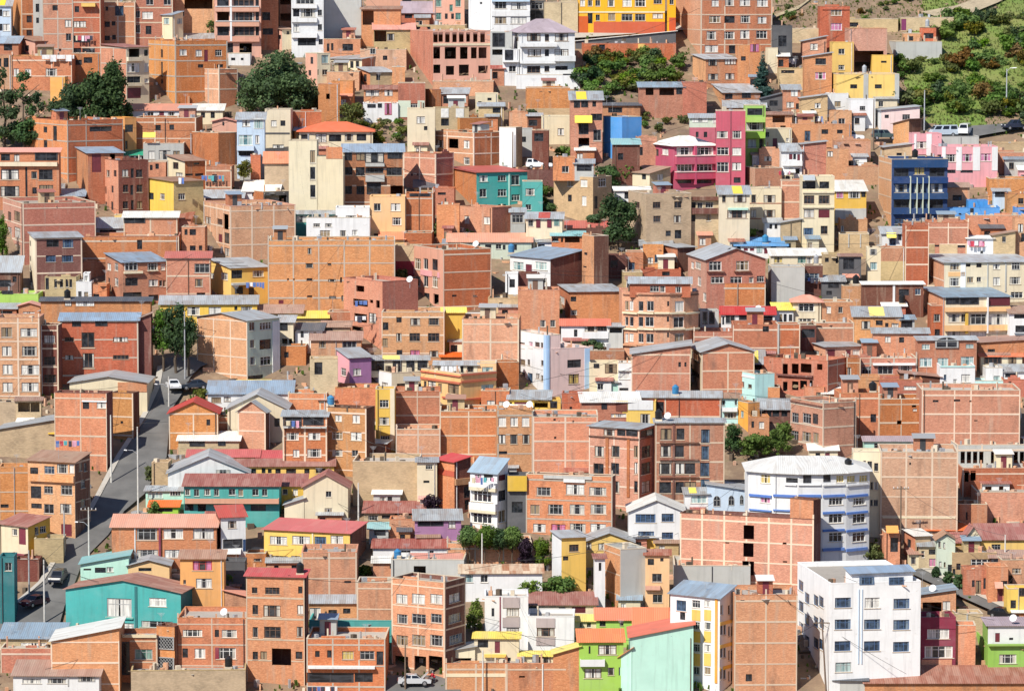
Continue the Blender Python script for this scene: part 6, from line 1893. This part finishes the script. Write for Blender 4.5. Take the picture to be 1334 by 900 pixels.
for _ in range(9000):
    x, y = gr.uniform(-20, 1354), gr.uniform(-10, 900)
    if noise.noise(Vector((x * .012, y * .02, 4))) < .02 or on_street(x, y) or on_street(x + 8, y): continue
    p = ground(x, y) + Vector((0, 0, -.35))
    a = gr.uniform(0, 6.28); s_ = gr.uniform(.25, .7)
    for k_ in range(3):
        e_ = Vector((math.cos(a + k_), math.sin(a + k_), 0)) * s_ * .4
        l = Vector((gr.uniform(-.4, .4), gr.uniform(-.4, .4), 1.2)) * s_
        k = len(gv); gv += [p - e_, p + e_, p + e_ * .4 + l, p - e_ * .5 + l * .9]; gf.append((k, k + 1, k + 2, k + 3))
tag(mesh_obj('weeds', gv, gf, LEAF['green']), kind='stuff')
for _ in range(3500):
    x, y = gr.uniform(-20, 1354), gr.uniform(0, 900)
    if on_street(x, y) or (x > 1165 and y < 175): continue
    p = ground(x, y); a = gr.uniform(0, 3.1)
    sx, sy, sz = gr.choice(((.4, .3, .3), (1.2, .2, .15), (.6, .5, .5), (1.6, .9, .08), (.3, .3, .7)))
    ux, vx = Vector((math.cos(a), math.sin(a), 0)), Vector((-math.sin(a), math.cos(a), 0))
    RUB.obox(p, ux, vx, -sx / 2, sx / 2, -sy / 2, sy / 2, p.z - .9, p.z - .25 + sz * gr.uniform(.6, 1.4), gr.randrange(5))

# ------------------------------------------------------------------ poles, lamps and wires
def depth_point(px, py, Y):
    r = ray(px, py)
    return r * (Y / r.y)
TIPS = {}
def pole(key, px, pyb, pyt, mat, label, kind='pole', arm=0, r0=.14, cross=False, boxes=0, px_top=None):
    P = ground(px, pyb)
    h = (pyb - pyt) * mscale(P)
    root = empty('street_lamp' if arm else 'utility_pole', P, label, 'street lamp' if arm else 'utility pole', 'street lamps' if arm else 'utility poles')
    lean = ((px_top - px) * mscale(P)) if px_top else 0
    b = MB(); b.tube((0, 0, -1), (lean, 0, h), r0, r0 * .6, 9); b.obj('post', mat, root)
    if arm:
        L = abs(arm) * mscale(P); sx = 1 if arm > 0 else -1
        z = h if kind == 'lamp' else h * .72
        b = MB()
        b.tube((0, 0, z - .5), (sx * L * .5, -.2, z + .1), .05, .045, 6); b.tube((sx * L * .5, -.2, z + .1), (sx * L, -.3, z + .15), .045, .04, 6)
        b.obj('arm', METAL, root)
        b = MB(); b.hexa([(sx * L - .15, -.45, z + .08), (sx * L + .6 * sx, -.45, z + .14), (sx * L + .6 * sx, -.2, z + .14), (sx * L - .15, -.2, z + .08), (sx * L - .15, -.42, z + .22), (sx * L + .55 * sx, -.42, z + .24), (sx * L + .55 * sx, -.22, z + .24), (sx * L - .15, -.22, z + .22)])
        b.obj('lamp_head', WHITEP, root)
    if cross:
        b = MB(); b.box(lean - 1.1, lean + 1.1, -.06, .06, h - .45, h - .32); b.obj('crossarm', WOODP, root)
        for dx in (-1, -.45, .45, 1):
            b = MB(); b.tube((lean + dx, 0, h - .318), (lean + dx, 0, h - .1), .06, .045, 7); b.obj('insulator', WHITEP, root)
    for i in range(boxes):
        b = MB(); b.tube((.38 * (1 if i else -1), -.05, h * .62), (.38 * (1 if i else -1), -.05, h * .62 + .9), .3, .3, 12)
        b.box(.1 if i else -.3, .3 if i else -.1, -.04, .04, h * .62 + .3, h * .62 + .4); b.obj('transformer', METAL, root)
    TIPS[key] = P + Vector((lean, 0, h - .1))
pole('a', 145, 629, 540, CPOLE, 'pale concrete pole left of the steep street, in the shadow')
pole('b', 180, 668, 555, CPOLE, 'tall pale pole with a lamp arm at the right side of the steep street', 'arm', -12)
pole('c', 116, 732, 660, CPOLE, 'pale pole with wooden crossarm and lamp arm in the middle of the street bend', 'arm', -12, cross=True)
pole('d', 84, 724, 664, METAL, 'slim grey pole in front of the corner brick house')
pole('e', 38, 774, 716, METAL, 'bluish grey pole below the red balcony')
pole('f', 58, 812, 728, CPOLE, 'pale pole at the left side of the street near the big turquoise house')
pole('g', 213, 482, 448, METAL, 'curved street lamp at the top of the steep street', 'lamp', 6)
pole('h', 220, 530, 490, CPOLE, 'pale pole with a lamp arm just above the brick gable roof', 'arm', -13)
pole('i', 241, 494, 405, METAL, 'tall thin grey post between the poplars and the pink brick side')
pole('j', 249, 204, 174, METAL, 'thin pale post right of the yellow awning house')
pole('k', 467, 682, 628, CPOLE, 'pale pole right of the cream gabled house')
pole('l', 1173, 720, 632, WOODP, 'slender wooden pole with crossarm before the blank grid wall', cross=True)
pole('m', 1309, 748, 696, CPOLE, 'pale pole before the brown roofed shop house')
pole('n', 1077, 902, 806, WOODP, 'dark leaning wooden pole in front of the white block', cross=True, px_top=1070)
pole('o', 582, 868, 788, CPOLE, 'pole with crossarm at the corner of the four-storey brick house', cross=True)
pole('p', 528, 898, 838, WOODP, 'dark thin pole before the silver car')
pole('q', 629, 902, 846, CPOLE, 'pale concrete post right of the open garages')
pole('r', 215, 828, 776, WOODP, 'pole with two transformers in front of the big turquoise house', boxes=2, cross=True)
pole('s', 1311, 147, 90, METAL, 'tall grey street lamp on the green hillside', 'lamp', 8)
pole('t', 1204, 172, 118, METAL, 'thin grey pole beside the parked minibuses')
pole('u', 1138, 192, 130, WOODP, 'brown pole between the white pickup and the dark car')
pole('v', 668, 220, 172, WOODP, 'dark thin pole in front of the white plaster wall')
pole('w', 628, 762, 694, CPOLE, 'thin pale pole among the clipped trees')
pole('x', 303, 0 + 70, -30, METAL, 'tall thin post in front of the pink balcony tower')
pole('y', 284, 92, 60, WOODP, 'dark post before the maroon upper door')
pole('z', 386, 186, 150, WOODP, 'leaning grey post above the cream block', px_top=391)
def wire(a, b, sag, label, r=.022):
    m = MB(); pts = []
    for i in range(17):
        t = i / 16
        p = a.lerp(b, t); pts.append(Vector((p.x, p.y, p.z - sag * 4 * t * (1 - t))))
    rr = [(q - pts[0]) for q in pts]
    n = 5
    vv, ff = [], []
    for q in rr:
        for j in range(n):
            t = 2 * math.pi * j / n; vv.append(q + Vector((0, r * math.cos(t), r * math.sin(t))))
    for i in range(16):
        for j in range(n):
            k = (j + 1) % n; ff.append((i * n + j, i * n + k, (i + 1) * n + k, (i + 1) * n + j))
    o = mesh_obj('wire', vv, ff, BLACK, None, smooth=True, loc=pts[0])
    tag(o, label, 'wire', 'overhead wires')
WR = random.Random(21)
flat = [h for h in HOUSES if h['zt'] > -200]
for _ in range(110):
    h = WR.choice(flat)
    near = [g for g in flat if g is not h and 6 < (g['P'] - h['P']).length < 26 and abs(g['P'].y - h['P'].y) < 12]
    if not near: continue
    g = WR.choice(near)
    a_ = h['FA'] + h['FU'] * h['FW'] * WR.random(); a_.z = h['zt'] + WR.uniform(.1, 1.2)
    b_ = g['FA'] + g['FU'] * g['FW'] * WR.random(); b_.z = g['zt'] + WR.uniform(.1, 1.2)
    wire(a_, b_, WR.uniform(.3, 1.0), 'thin dark wire strung from one roof to the next', .028)
wire(TIPS['a'], TIPS['b'], .5, 'overhead wire between the two tall poles of the steep street')
wire(TIPS['c'], TIPS['b'], .8, 'overhead wire from the bend up to the tall pole with a lamp arm')
wire(TIPS['c'], TIPS['f'], .7, 'overhead wire from the bend down towards the big turquoise house')
wire(TIPS['f'], TIPS['r'], .8, 'overhead wire in front of the big turquoise house')
wire(TIPS['o'], depth_point(760, 815, 505), 1.0, 'overhead wire from the corner pole across the mauve-panelled house')
wire(TIPS['o'], depth_point(760, 828, 505), 1.1, 'lower overhead wire across the mauve-panelled house')
wire(TIPS['p'], TIPS['o'], .5, 'overhead wire from the dark thin pole to the corner pole')
wire(TIPS['n'], depth_point(1235, 850, 500), 1.2, 'overhead wire in front of the white six-floor block')
wire(TIPS['n'], depth_point(905, 862, 500), 1.2, 'overhead wire leading left from the leaning wooden pole')
wire(TIPS['l'], TIPS['m'], 1.0, 'overhead wire above the grey-cream gabled house')
wire(TIPS['h'], TIPS['b'], 1.0, 'overhead wire along the steep street')

# ------------------------------------------------------------------ water tanks and dishes on the roofs
def roof_point(px, py, back=1.4):
    best, bd = None, 1e9
    for h in HOUSES:
        if h['x0'] + 1 <= px <= h['x1'] - 1 and abs(h['yt'] - py) < 26:
            d = abs(h['yt'] - py) - h['yb'] * .02
            if d < bd: best, bd = h, d
    if best is None:
        p = ground(px, py + 4); return p, None
    h = best
    # a point on the roof a little behind the front edge, on the pixel's own line of sight in plan
    r = ray(px, py)
    rel = -(h['FA'].x * h['FV'].x + h['FA'].y * h['FV'].y)
    den = r.x * h['FV'].x + r.y * h['FV'].y
    t = (min(back, h['FD'] * .4) - rel) / den
    p = Vector((r.x * t, r.y * t, h['zt'] - h['ph']))
    if h['rt'] == 's': p.z = h['zt'] + .12
    return p, h
def tank(px, py, mat, label, r=.55, hh=1.3, stand=0.0):
    p, h = roof_point(px, py)
    lift = (h['ph'] if h and h['ph'] else 0)
    root = empty('water_tank', p, label, 'water tank', 'water tanks on the roofs')
    b = MB(); b.box(-r, r, -r, r, .0, lift + .25 + stand); b.obj('stand', CONC, root)
    z = lift + .252 + stand
    b = MB(); b.tube((0, 0, z), (0, 0, z + hh * .82), r * .95, r, 18)
    for k in range(3): b.tube((0, 0, z + hh * (.18 + .24 * k)), (0, 0, z + hh * (.22 + .24 * k)), r * 1.035, r * 1.035, 18)
    b.tube((0, 0, z + hh * .82), (0, 0, z + hh), r, r * .4, 18); b.obj('tank', mat, root, smooth=False)
    b = MB(); b.tube((0, 0, z + hh + .002), (0, 0, z + hh + .09), r * .36, r * .33, 14); b.obj('lid', mat, root)
for x, y, m_, l in ((1175, 404, BLACK, 'black water tank on the patched zinc and yellow roof'), (1137, 510, BLACK, 'black water tank on the flank of the orange brick house'), (88, 402, BLACK, 'black water tank below the tan windowed house'),
        (951, 322, BLACK, 'black water tank left of the bright blue roof'), (997, 314, TANKB, 'blue water tank on the bright blue roof'), (1069, 502, BLACK, 'black water tank on the half-finished brick house'), (987, 584, BLACK, 'black water tank on the long low orange brick block'),
        (1105, 600, BLACK, 'black water tank beside the white hipped roof'), (858, 536, BLACK, 'large black water tank above the white panels of the yellow house'), (391, 748, BLACK, 'black water tank beside the red roof strip'), (1192, 206, BLACK, 'black water tank on the blue balcony house'),
        (431, 534, TANKB, 'small blue water tank on the orange house with white curtained windows'), (1115, 376, BLACK, 'black water tank on the cream housing row'), (1063, 366, METAL, 'grey water tank on the tan adobe house'), (518, 740, TANKB, 'blue water tank on the grey rendered house'),
        (666, 330, TANKB, 'blue water tank above the rusty striped roof'), (880, 508, TANKB, 'blue water tank on the pale grey long roof'), (1208, 34, METAL, 'silver water drum on the hillside hut'), (1126, 94, METAL, 'grey water tank beside the little yellow penthouse'), (298, 884, BLACK, 'black water tank along the low tan wall at the bottom'),
        (1093, 726, BLACK, 'black water tank on the white block roof')):
    tank(x, y, m_, l, .5 if m_ is not METAL else .4)
def dish(px, py, label, r=.5):
    p, h = roof_point(px, py, .7)
    lift = (h['ph'] if h else 0)
    root = empty('satellite_dish', p, label, 'satellite dish', 'satellite dishes')
    b = MB(); b.tube((0, 0, 0), (0, 0, lift + .7), .04, .035, 7); b.obj('mast', METAL, root)
    vv, ff = [], []
    for i in range(5):
        rr = r * i / 4
        for j in range(16):
            t = 2 * math.pi * j / 16
            q = Vector((math.cos(t) * rr, .25 * (rr / r) ** 2 * -r, math.sin(t) * rr))
            q.rotate(Matrix.Rotation(math.radians(-28), 3, 'X')); q.rotate(Matrix.Rotation(math.radians(-25), 3, 'Z'))
            vv.append(q + Vector((0, -.06, lift + .75)))
    for i in range(4):
        for j in range(16):
            k = (j + 1) % 16
            ff.append((i * 16 + j, i * 16 + k, (i + 1) * 16 + k, (i + 1) * 16 + j))
    mesh_obj('reflector', vv, ff, WHITEP, root, smooth=True)
    b = MB(); b.tube((0, -.1, lift + .5), (-.15, -.62, lift + .85), .02, .02, 5); b.obj('feed_arm', METAL, root)
for x, y, l in ((660, 533, 'white satellite dish on the orange brick house with six pale windows'), (534, 372, 'white satellite dish on the orange block with washing'), (870, 534, 'white satellite dish beside the large black tank'), (988, 398, 'white satellite dish above the bright red roof'),
        (1215, 782, 'white satellite dish above the maroon house'), (292, 802, 'white satellite dish on the two-storey house with a red-edged window'), (846, 822, 'white satellite dish on the red tiled roof by the mint wall'), (1320, 806, 'white satellite dish above the green house'), (620, 350, 'white satellite dish on the pink-fronted house'), (690, 545, 'white satellite dish on the big orange brick block')):
    dish(x, y, l)

# ------------------------------------------------------------------ washing lines
CLOTH = [plain_mat('cloth_' + n, c, .9) for n, c in (('white', (.8, .8, .8)), ('blue', (.10, .18, .45)), ('red', (.5, .06, .08)), ('pink', (.7, .35, .45)), ('dark', (.05, .05, .08)), ('cream', (.7, .6, .4)), ('teal', (.1, .4, .42)))]
def washing(px0, px1, py, label, cols=None, hgt=.9, big=False):
    Pm = None
    for h in sorted(HOUSES, key=lambda q: -q['yb']):
        if h['x0'] - 1 <= (px0 + px1) / 2 <= h['x1'] + 1 and h['yt'] - 6 <= py <= h['yb'] + 2:
            Pm = h; break
    Y = (Pm['P'].y if Pm else ground((px0 + px1) / 2, py + 8).y) - .75
    a, b_ = depth_point(px0, py, Y), depth_point(px1, py, Y)
    root = empty('washing_line', a, label, 'washing line', 'washing lines')
    m = MB(); m.tube((0, 0, 0), b_ - a, .015, .015, 5)
    for q in (Vector((0, 0, 0)), b_ - a): m.tube(q + Vector((0, .8, -.3)), q, .02, .02, 5)
    m.obj('line', METAL, root)
    L = (b_ - a).length; x = .08
    while x < L - .3:
        w_ = TR.uniform(.3, .6) if not big else TR.uniform(1.0, 1.5)
        w_ = min(w_, L - x - .05); hh = hgt * TR.uniform(.6, 1.1)
        vv, ff = [], []
        d = (b_ - a) / L
        for i in range(5):
            for j in range(4):
                p = d * (x + w_ * i / 4) + Vector((0, -.03 + .06 * math.sin(i * 1.9 + x * 7) * j / 3, -hh * j / 3))
                vv.append(p)
        for i in range(4):
            for j in range(3):
                k = i * 4 + j; ff.append((k, k + 1, k + 5, k + 4))
        mesh_obj('cloth', vv, ff, TR.choice(cols or CLOTH), root, smooth=True)
        x += w_ + TR.uniform(.04, .2)
washing(54, 97, 72, 'row of white sheets on a line before the conifers', CLOTH[:1], 1.1, True)
washing(98, 122, 47, 'small coloured washing on the brick house with concrete bays')
washing(320, 345, 368, 'white and blue washing below the yellow house balcony', [CLOTH[0], CLOTH[1]])
washing(462, 480, 392, 'blue and white washing on the orange block, upper line', [CLOTH[0], CLOTH[1], CLOTH[4]])
washing(462, 480, 412, 'blue and white washing on the orange block, lower line', [CLOTH[0], CLOTH[1], CLOTH[4]])
washing(574, 600, 477, 'pale washing on the peach orange house roof', CLOTH[:1])
washing(1022, 1040, 77, 'washing line above the tan terraced yard', [CLOTH[0], CLOTH[4]])
washing(614, 644, 622, 'mixed washing on top of the bay-windowed house')
washing(1260, 1282, 314, 'red and white washing under the white house eave', [CLOTH[2], CLOTH[0], CLOTH[3]])
washing(1052, 1072, 152, 'small mixed washing below the tan adobe house')
washing(372, 392, 548, 'mixed washing in the open loft of the orange house')
washing(1014, 1030, 223, 'mixed washing on the white balcony house')
washing(72, 104, 574, 'mixed washing in the grey block hut')
washing(262, 292, 229, 'blue washing beside the cluttered cream porch', [CLOTH[1], CLOTH[4], CLOTH[6]])
washing(1048, 1066, 362, 'blue washing on the shaded brick house', [CLOTH[1], CLOTH[4]])
washing(232, 240, 232, 'small blue washing at the rust-roofed house', [CLOTH[1], CLOTH[0]])
washing(400, 440, 894, 'dark washing along the low brick house with cream curtains', [CLOTH[4], CLOTH[0], CLOTH[1]])

# ------------------------------------------------------------------ vehicles
CGL = plain_mat('car_glass', (.012, .015, .02), .08); TYRE = plain_mat('tyre', (.02, .02, .02), .9); RIM = plain_mat('rim', (.5, .5, .52), .35, .6); LAMP = plain_mat('headlight', (.75, .75, .72), .2); TAIL = plain_mat('tail_light', (.35, .02, .02), .3)
def car_paint(name, c):
    m, nt, bs = newmat(name)
    bs.inputs['Base Color'].default_value = (*c, 1); bs.inputs['Roughness'].default_value = .35; bs.inputs['Coat Weight'].default_value = .6
    return m
def car(px, py, heading, kind, color, label, hood=False, lift=.12, scale=1.0):
    """heading in degrees: 0 = nose to the right, 90 = nose up the hill"""
    P = ground(px, py) + Vector((0, 0, lift))
    root = empty('parked_car' if kind != 'van' else 'parked_minibus', P, label, 'minibus' if kind == 'van' else 'pickup' if kind == 'pickup' else 'car', 'parked vehicles')
    root.rotation_euler = (0, 0, math.radians(heading))
    root.scale = (scale,) * 3
    mat = car_paint('paint_car', color)
    prof = {'sedan': ([(-2.1, .35), (2.1, .35), (2.15, .62), (2.0, .82), (.95, .95), (-1.5, .98), (-2.1, .9), (-2.15, .6)], [(-1.75, .96), (.9, .94), (.25, 1.42), (-1.05, 1.45)]),
            'suv': ([(-2.2, .42), (2.2, .42), (2.25, .75), (2.1, 1.0), (1.05, 1.08), (-2.15, 1.1), (-2.25, .8)], [(-2.15, 1.09), (1.05, 1.07), (.45, 1.72), (-1.95, 1.74)]),
            'pickup': ([(-2.5, .45), (2.5, .45), (2.55, .78), (2.4, 1.02), (1.2, 1.1), (-2.5, 1.12), (-2.55, .8)], [(-.75, 1.11), (1.25, 1.09), (.6, 1.72), (-.5, 1.74)]),
            'van': ([(-2.4, .38), (2.35, .38), (2.42, .8), (2.2, 1.15), (-2.42, 1.15)], [(-2.4, 1.15), (2.2, 1.15), (1.55, 1.95), (-2.3, 2.0)])}[kind]
    wd = .86
    def extr(pr, w0, w1f, grow=0):
        b = MB()
        zs = [p[1] for p in pr]; z0, z1 = min(zs), max(zs)
        k = len(pr)
        side = lambda s: [Vector((x, s * (w0 + (w1f - w0) * (z - z0) / max(.01, z1 - z0)), z)) for x, z in pr]
        L, R_ = side(-1), side(1)
        b.poly(L); b.poly(list(reversed(R_)))
        for i in range(k):
            j = (i + 1) % k
            b.poly([L[j], L[i], R_[i], R_[j]])
        return b
    body = extr(prof[0], wd, wd * .96).obj('body', mat, root)
    bv = body.modifiers.new('bevel', 'BEVEL'); bv.width, bv.segments = .07, 2
    cabp = prof[1]
    cab = extr(cabp, wd * .93, wd * .74).obj('cabin', mat, root)
    bv = cab.modifiers.new('bevel', 'BEVEL'); bv.width, bv.segments = .05, 2
    (xa, za), (xb, zb_), (xc, zc), (xd, zd) = cabp
    lerp = lambda a, b, t: a + (b - a) * t
    for s in (-1, 1):
        n = 3 if kind in ('suv', 'van') else 2
        for i in range(n):
            t0, t1 = i / n + .035, (i + 1) / n - .035
            q = []
            for t, v_ in ((t0, .14), (t1, .14), (t1, .84), (t0, .84)):
                x = lerp(lerp(xa, xb, t), lerp(xd, xc, t), v_); z = lerp(lerp(za, zb_, t), lerp(zd, zc, t), v_)
                q.append(Vector((x, s * (lerp(wd * .93, wd * .74, v_) + .012), z)))
            b = MB(); b.poly(q if s > 0 else list(reversed(q))); b.obj('side_window', CGL, root)
    for nm, x0, z0, x1, z1, dx in (('windscreen', xb, zb_, xc, zc, .02), ('rear_window', xa, za, xd, zd, -.02)):
        q = [Vector((lerp(x0, x1, v_) + dx, s * lerp(wd * .93, wd * .74, v_) * .86, lerp(z0, z1, v_) + .012)) for s, v_ in ((-1, .12), (1, .12), (1, .88), (-1, .88))]
        b = MB(); b.poly(q); b.obj(nm, CGL, root)
    wx = prof[0][1][0] * .62
    for x in (-wx, wx):
        for s in (-1, 1):
            b = MB(); b.tube((x, s * (wd - .2), .33), (x, s * (wd + .02), .33), .34, .34, 18); wh_ = b.obj('wheel', TYRE, root)
            b = MB(); b.tube((x, s * (wd + .022), .33), (x, s * (wd + .03), .33), .2, .18, 12); b.obj('rim', RIM, wh_)
    xf = max(p[0] for p in prof[0]); zl = .72 if kind in ('sedan',) else .85
    for s in (-1, 1):
        b = MB(); b.box(xf - .06, xf + .01, s * .62 - .16, s * .62 + .16, zl - .08, zl + .07); b.obj('headlight', LAMP, root)
        b = MB(); b.box(-xf - .01, -xf + .06, s * .66 - .12, s * .66 + .12, zl - .05, zl + .12); b.obj('tail_light', TAIL, root)
    if kind == 'pickup':
        b = MB(); b.box(-2.35, -.85, -.66, .66, 1.115, 1.13); b.obj('load_bed', TYRE, root)
    if hood:
        b = MB(); b.hexa([(1.0, -.7, .97), (1.05, -.7, .95), (1.05, .7, .95), (1.0, .7, .97), (1.75, -.68, 1.75), (1.8, -.68, 1.73), (1.8, .68, 1.73), (1.75, .68, 1.75)]); b.obj('bonnet', mat, root)
    return root
car(702, 221, 4, 'suv', (.8, .8, .8), 'white estate car parked above the turquoise house')
car(1106, 185, 2, 'pickup', (.8, .8, .8), 'white pickup truck parked on the hillside road')
car(1152, 183, 2, 'suv', (.05, .08, .08), 'dark green off-road car parked right of the white pickup')
car(1229, 179, 195, 'van', (.45, .52, .60), 'grey minibus with its side turned, parked above the pink striped house')
car(1257, 177, 255, 'van', (.75, .76, .76), 'white minibus facing the camera above the pink striped house')
car(1322, 170, 200, 'suv', (.02, .025, .05), 'dark car parked on the road by the green hillside')
car(226, 508, 285, 'sedan', (.75, .76, .78), 'white car coming down the top of the steep street')
car(252, 508, 200, 'sedan', (.02, .03, .05), 'dark car at the top of the steep street beside the blue roofed bungalow')
car(76, 760, 262, 'suv', (.015, .02, .035), 'dark van-like car driving down the street below the bend')
car(45, 790, 235, 'sedan', (.10, .02, .04), 'dark red car in the shade at the bottom of the street')
car(540, 893, 2, 'sedan', (.52, .53, .54), 'silver car with its bonnet raised in front of the open garages', hood=True)
car(1308, 806, 318, 'sedan', (.012, .013, .016), 'black car parked on the right-hand street by the yellow house')

# ------------------------------------------------------------------ a person working on the silver car
SKIN = plain_mat('skin', (.36, .20, .13), .6); JACK = plain_mat('red_jacket', (.50, .03, .05), .85); TROU = plain_mat('dark_trousers', (.03, .035, .06), .9); HAIR = plain_mat('black_hair', (.012, .01, .009), .7)
def person(P, rot, label):
    root = empty('person', P, label, 'person')
    root.rotation_euler = (0, 0, rot)
    J = {'pel': (0, 0, .92, .125), 'sp': (.10, 0, 1.10, .12), 'ch': (.24, 0, 1.30, .145), 'nk': (.34, 0, 1.45, .055), 'hd0': (.40, 0, 1.53, .07), 'hd1': (.455, 0, 1.60, .10), 'hd2': (.47, 0, 1.68, .075)}
    E = [('pel', 'sp'), ('sp', 'ch'), ('ch', 'nk'), ('nk', 'hd0'), ('hd0', 'hd1'), ('hd1', 'hd2')]
    for s, t in ((1, 'l'), (-1, 'r')):
        J.update({'hip' + t: (0, s * .09, .86, .095), 'kn' + t: (.06 * s + .03, s * .11, .48, .065), 'an' + t: (-.02 + .05 * s, s * .12, .09, .042), 'to' + t: (.13 + .05 * s, s * .13, .04, .038),
                  'sh' + t: (.27, s * .20, 1.36, .06), 'el' + t: (.40, s * .25, 1.12, .045), 'wr' + t: (.62, s * .17, 1.04, .032), 'pa' + t: (.70, s * .15, 1.03, .036)})
        E += [('pel', 'hip' + t), ('hip' + t, 'kn' + t), ('kn' + t, 'an' + t), ('an' + t, 'to' + t), ('ch', 'sh' + t), ('sh' + t, 'el' + t), ('el' + t, 'wr' + t), ('wr' + t, 'pa' + t)]
        for k, (dy, ln) in enumerate(((-.03, .075), (-.01, .09), (.01, .085), (.03, .07))):
            J['f%d%s' % (k, t)] = (.745, s * .15 + dy, 1.02, .0095); J['g%d%s' % (k, t)] = (.745 + ln * .6, s * .15 + dy * 1.2, .99, .008)
            E += [('pa' + t, 'f%d%s' % (k, t)), ('f%d%s' % (k, t), 'g%d%s' % (k, t))]
        J['th' + t] = (.70, s * .15 - s * .05, 1.0, .011); E.append(('pa' + t, 'th' + t))
    keys = list(J)
    me = bpy.data.meshes.new('body')
    me.from_pydata([J[k][:3] for k in keys], [(keys.index(a), keys.index(b)) for a, b in E], [])
    o = link(bpy.data.objects.new('body', me), root)
    sk = o.modifiers.new('skin', 'SKIN')
    for i, k in enumerate(keys):
        v_ = me.skin_vertices[0].data[i]; v_.radius = (J[k][3],) * 2; v_.use_root = (k == 'pel')
    ss = o.modifiers.new('smooth', 'SUBSURF'); ss.levels = ss.render_levels = 2
    me.materials.append(SKIN)
    # clothing and hair follow the body
    def tubeset(name, segs, mat):
        b = MB()
        for a, c, ra, rb in segs:
            b.tube(a, c, ra, rb, 12)
        q = b.obj(name, mat, root, smooth=True)
        return q
    V = lambda k: Vector(J[k][:3])
    tubeset('jacket', [(V('pel') + Vector((-.02, 0, -.06)), V('sp'), .17, .17), (V('sp'), V('ch'), .17, .185), (V('ch'), V('nk'), .185, .08)] + [x for t in 'lr' for x in ((V('sh' + t), V('el' + t), .085, .065), (V('el' + t), V('wr' + t), .065, .045), (V('ch'), V('sh' + t), .13, .085))], JACK)
    tubeset('trousers', [(V('pel') + Vector((0, 0, .03)), V('pel') + Vector((0, 0, -.1)), .165, .16)] + [x for t in 'lr' for x in ((V('hip' + t), V('kn' + t), .115, .08), (V('kn' + t), V('an' + t), .08, .06))], TROU)
    b = MB()
    vv, ff = [], []
    for i in range(6):
        for j in range(12):
            th, ph = math.pi * .58 * i / 5, 2 * math.pi * j / 12
            vv.append(Vector((.445 - .02, 0, 1.625)) + Vector((math.sin(th) * math.cos(ph) * .115, math.sin(th) * math.sin(ph) * .11, math.cos(th) * .125)))
    for i in range(5):
        for j in range(12):
            k = (j + 1) % 12; ff.append((i * 12 + j, i * 12 + k, (i + 1) * 12 + k, (i + 1) * 12 + j))
    mesh_obj('hair', vv, ff, HAIR, root, smooth=True)
pp = ground(540, 893)
person(pp + Vector((2.55, .55, .12)), math.radians(195), 'person in a red jacket leaning over the raised car bonnet')
if RUB.f:
    RCOL = [BRICK_R for BRICK_R in (WM['bo'], CONC, BARK, METAL, WM['bp'])]
    tag(RUB.obj('rubble', RCOL), kind='stuff')
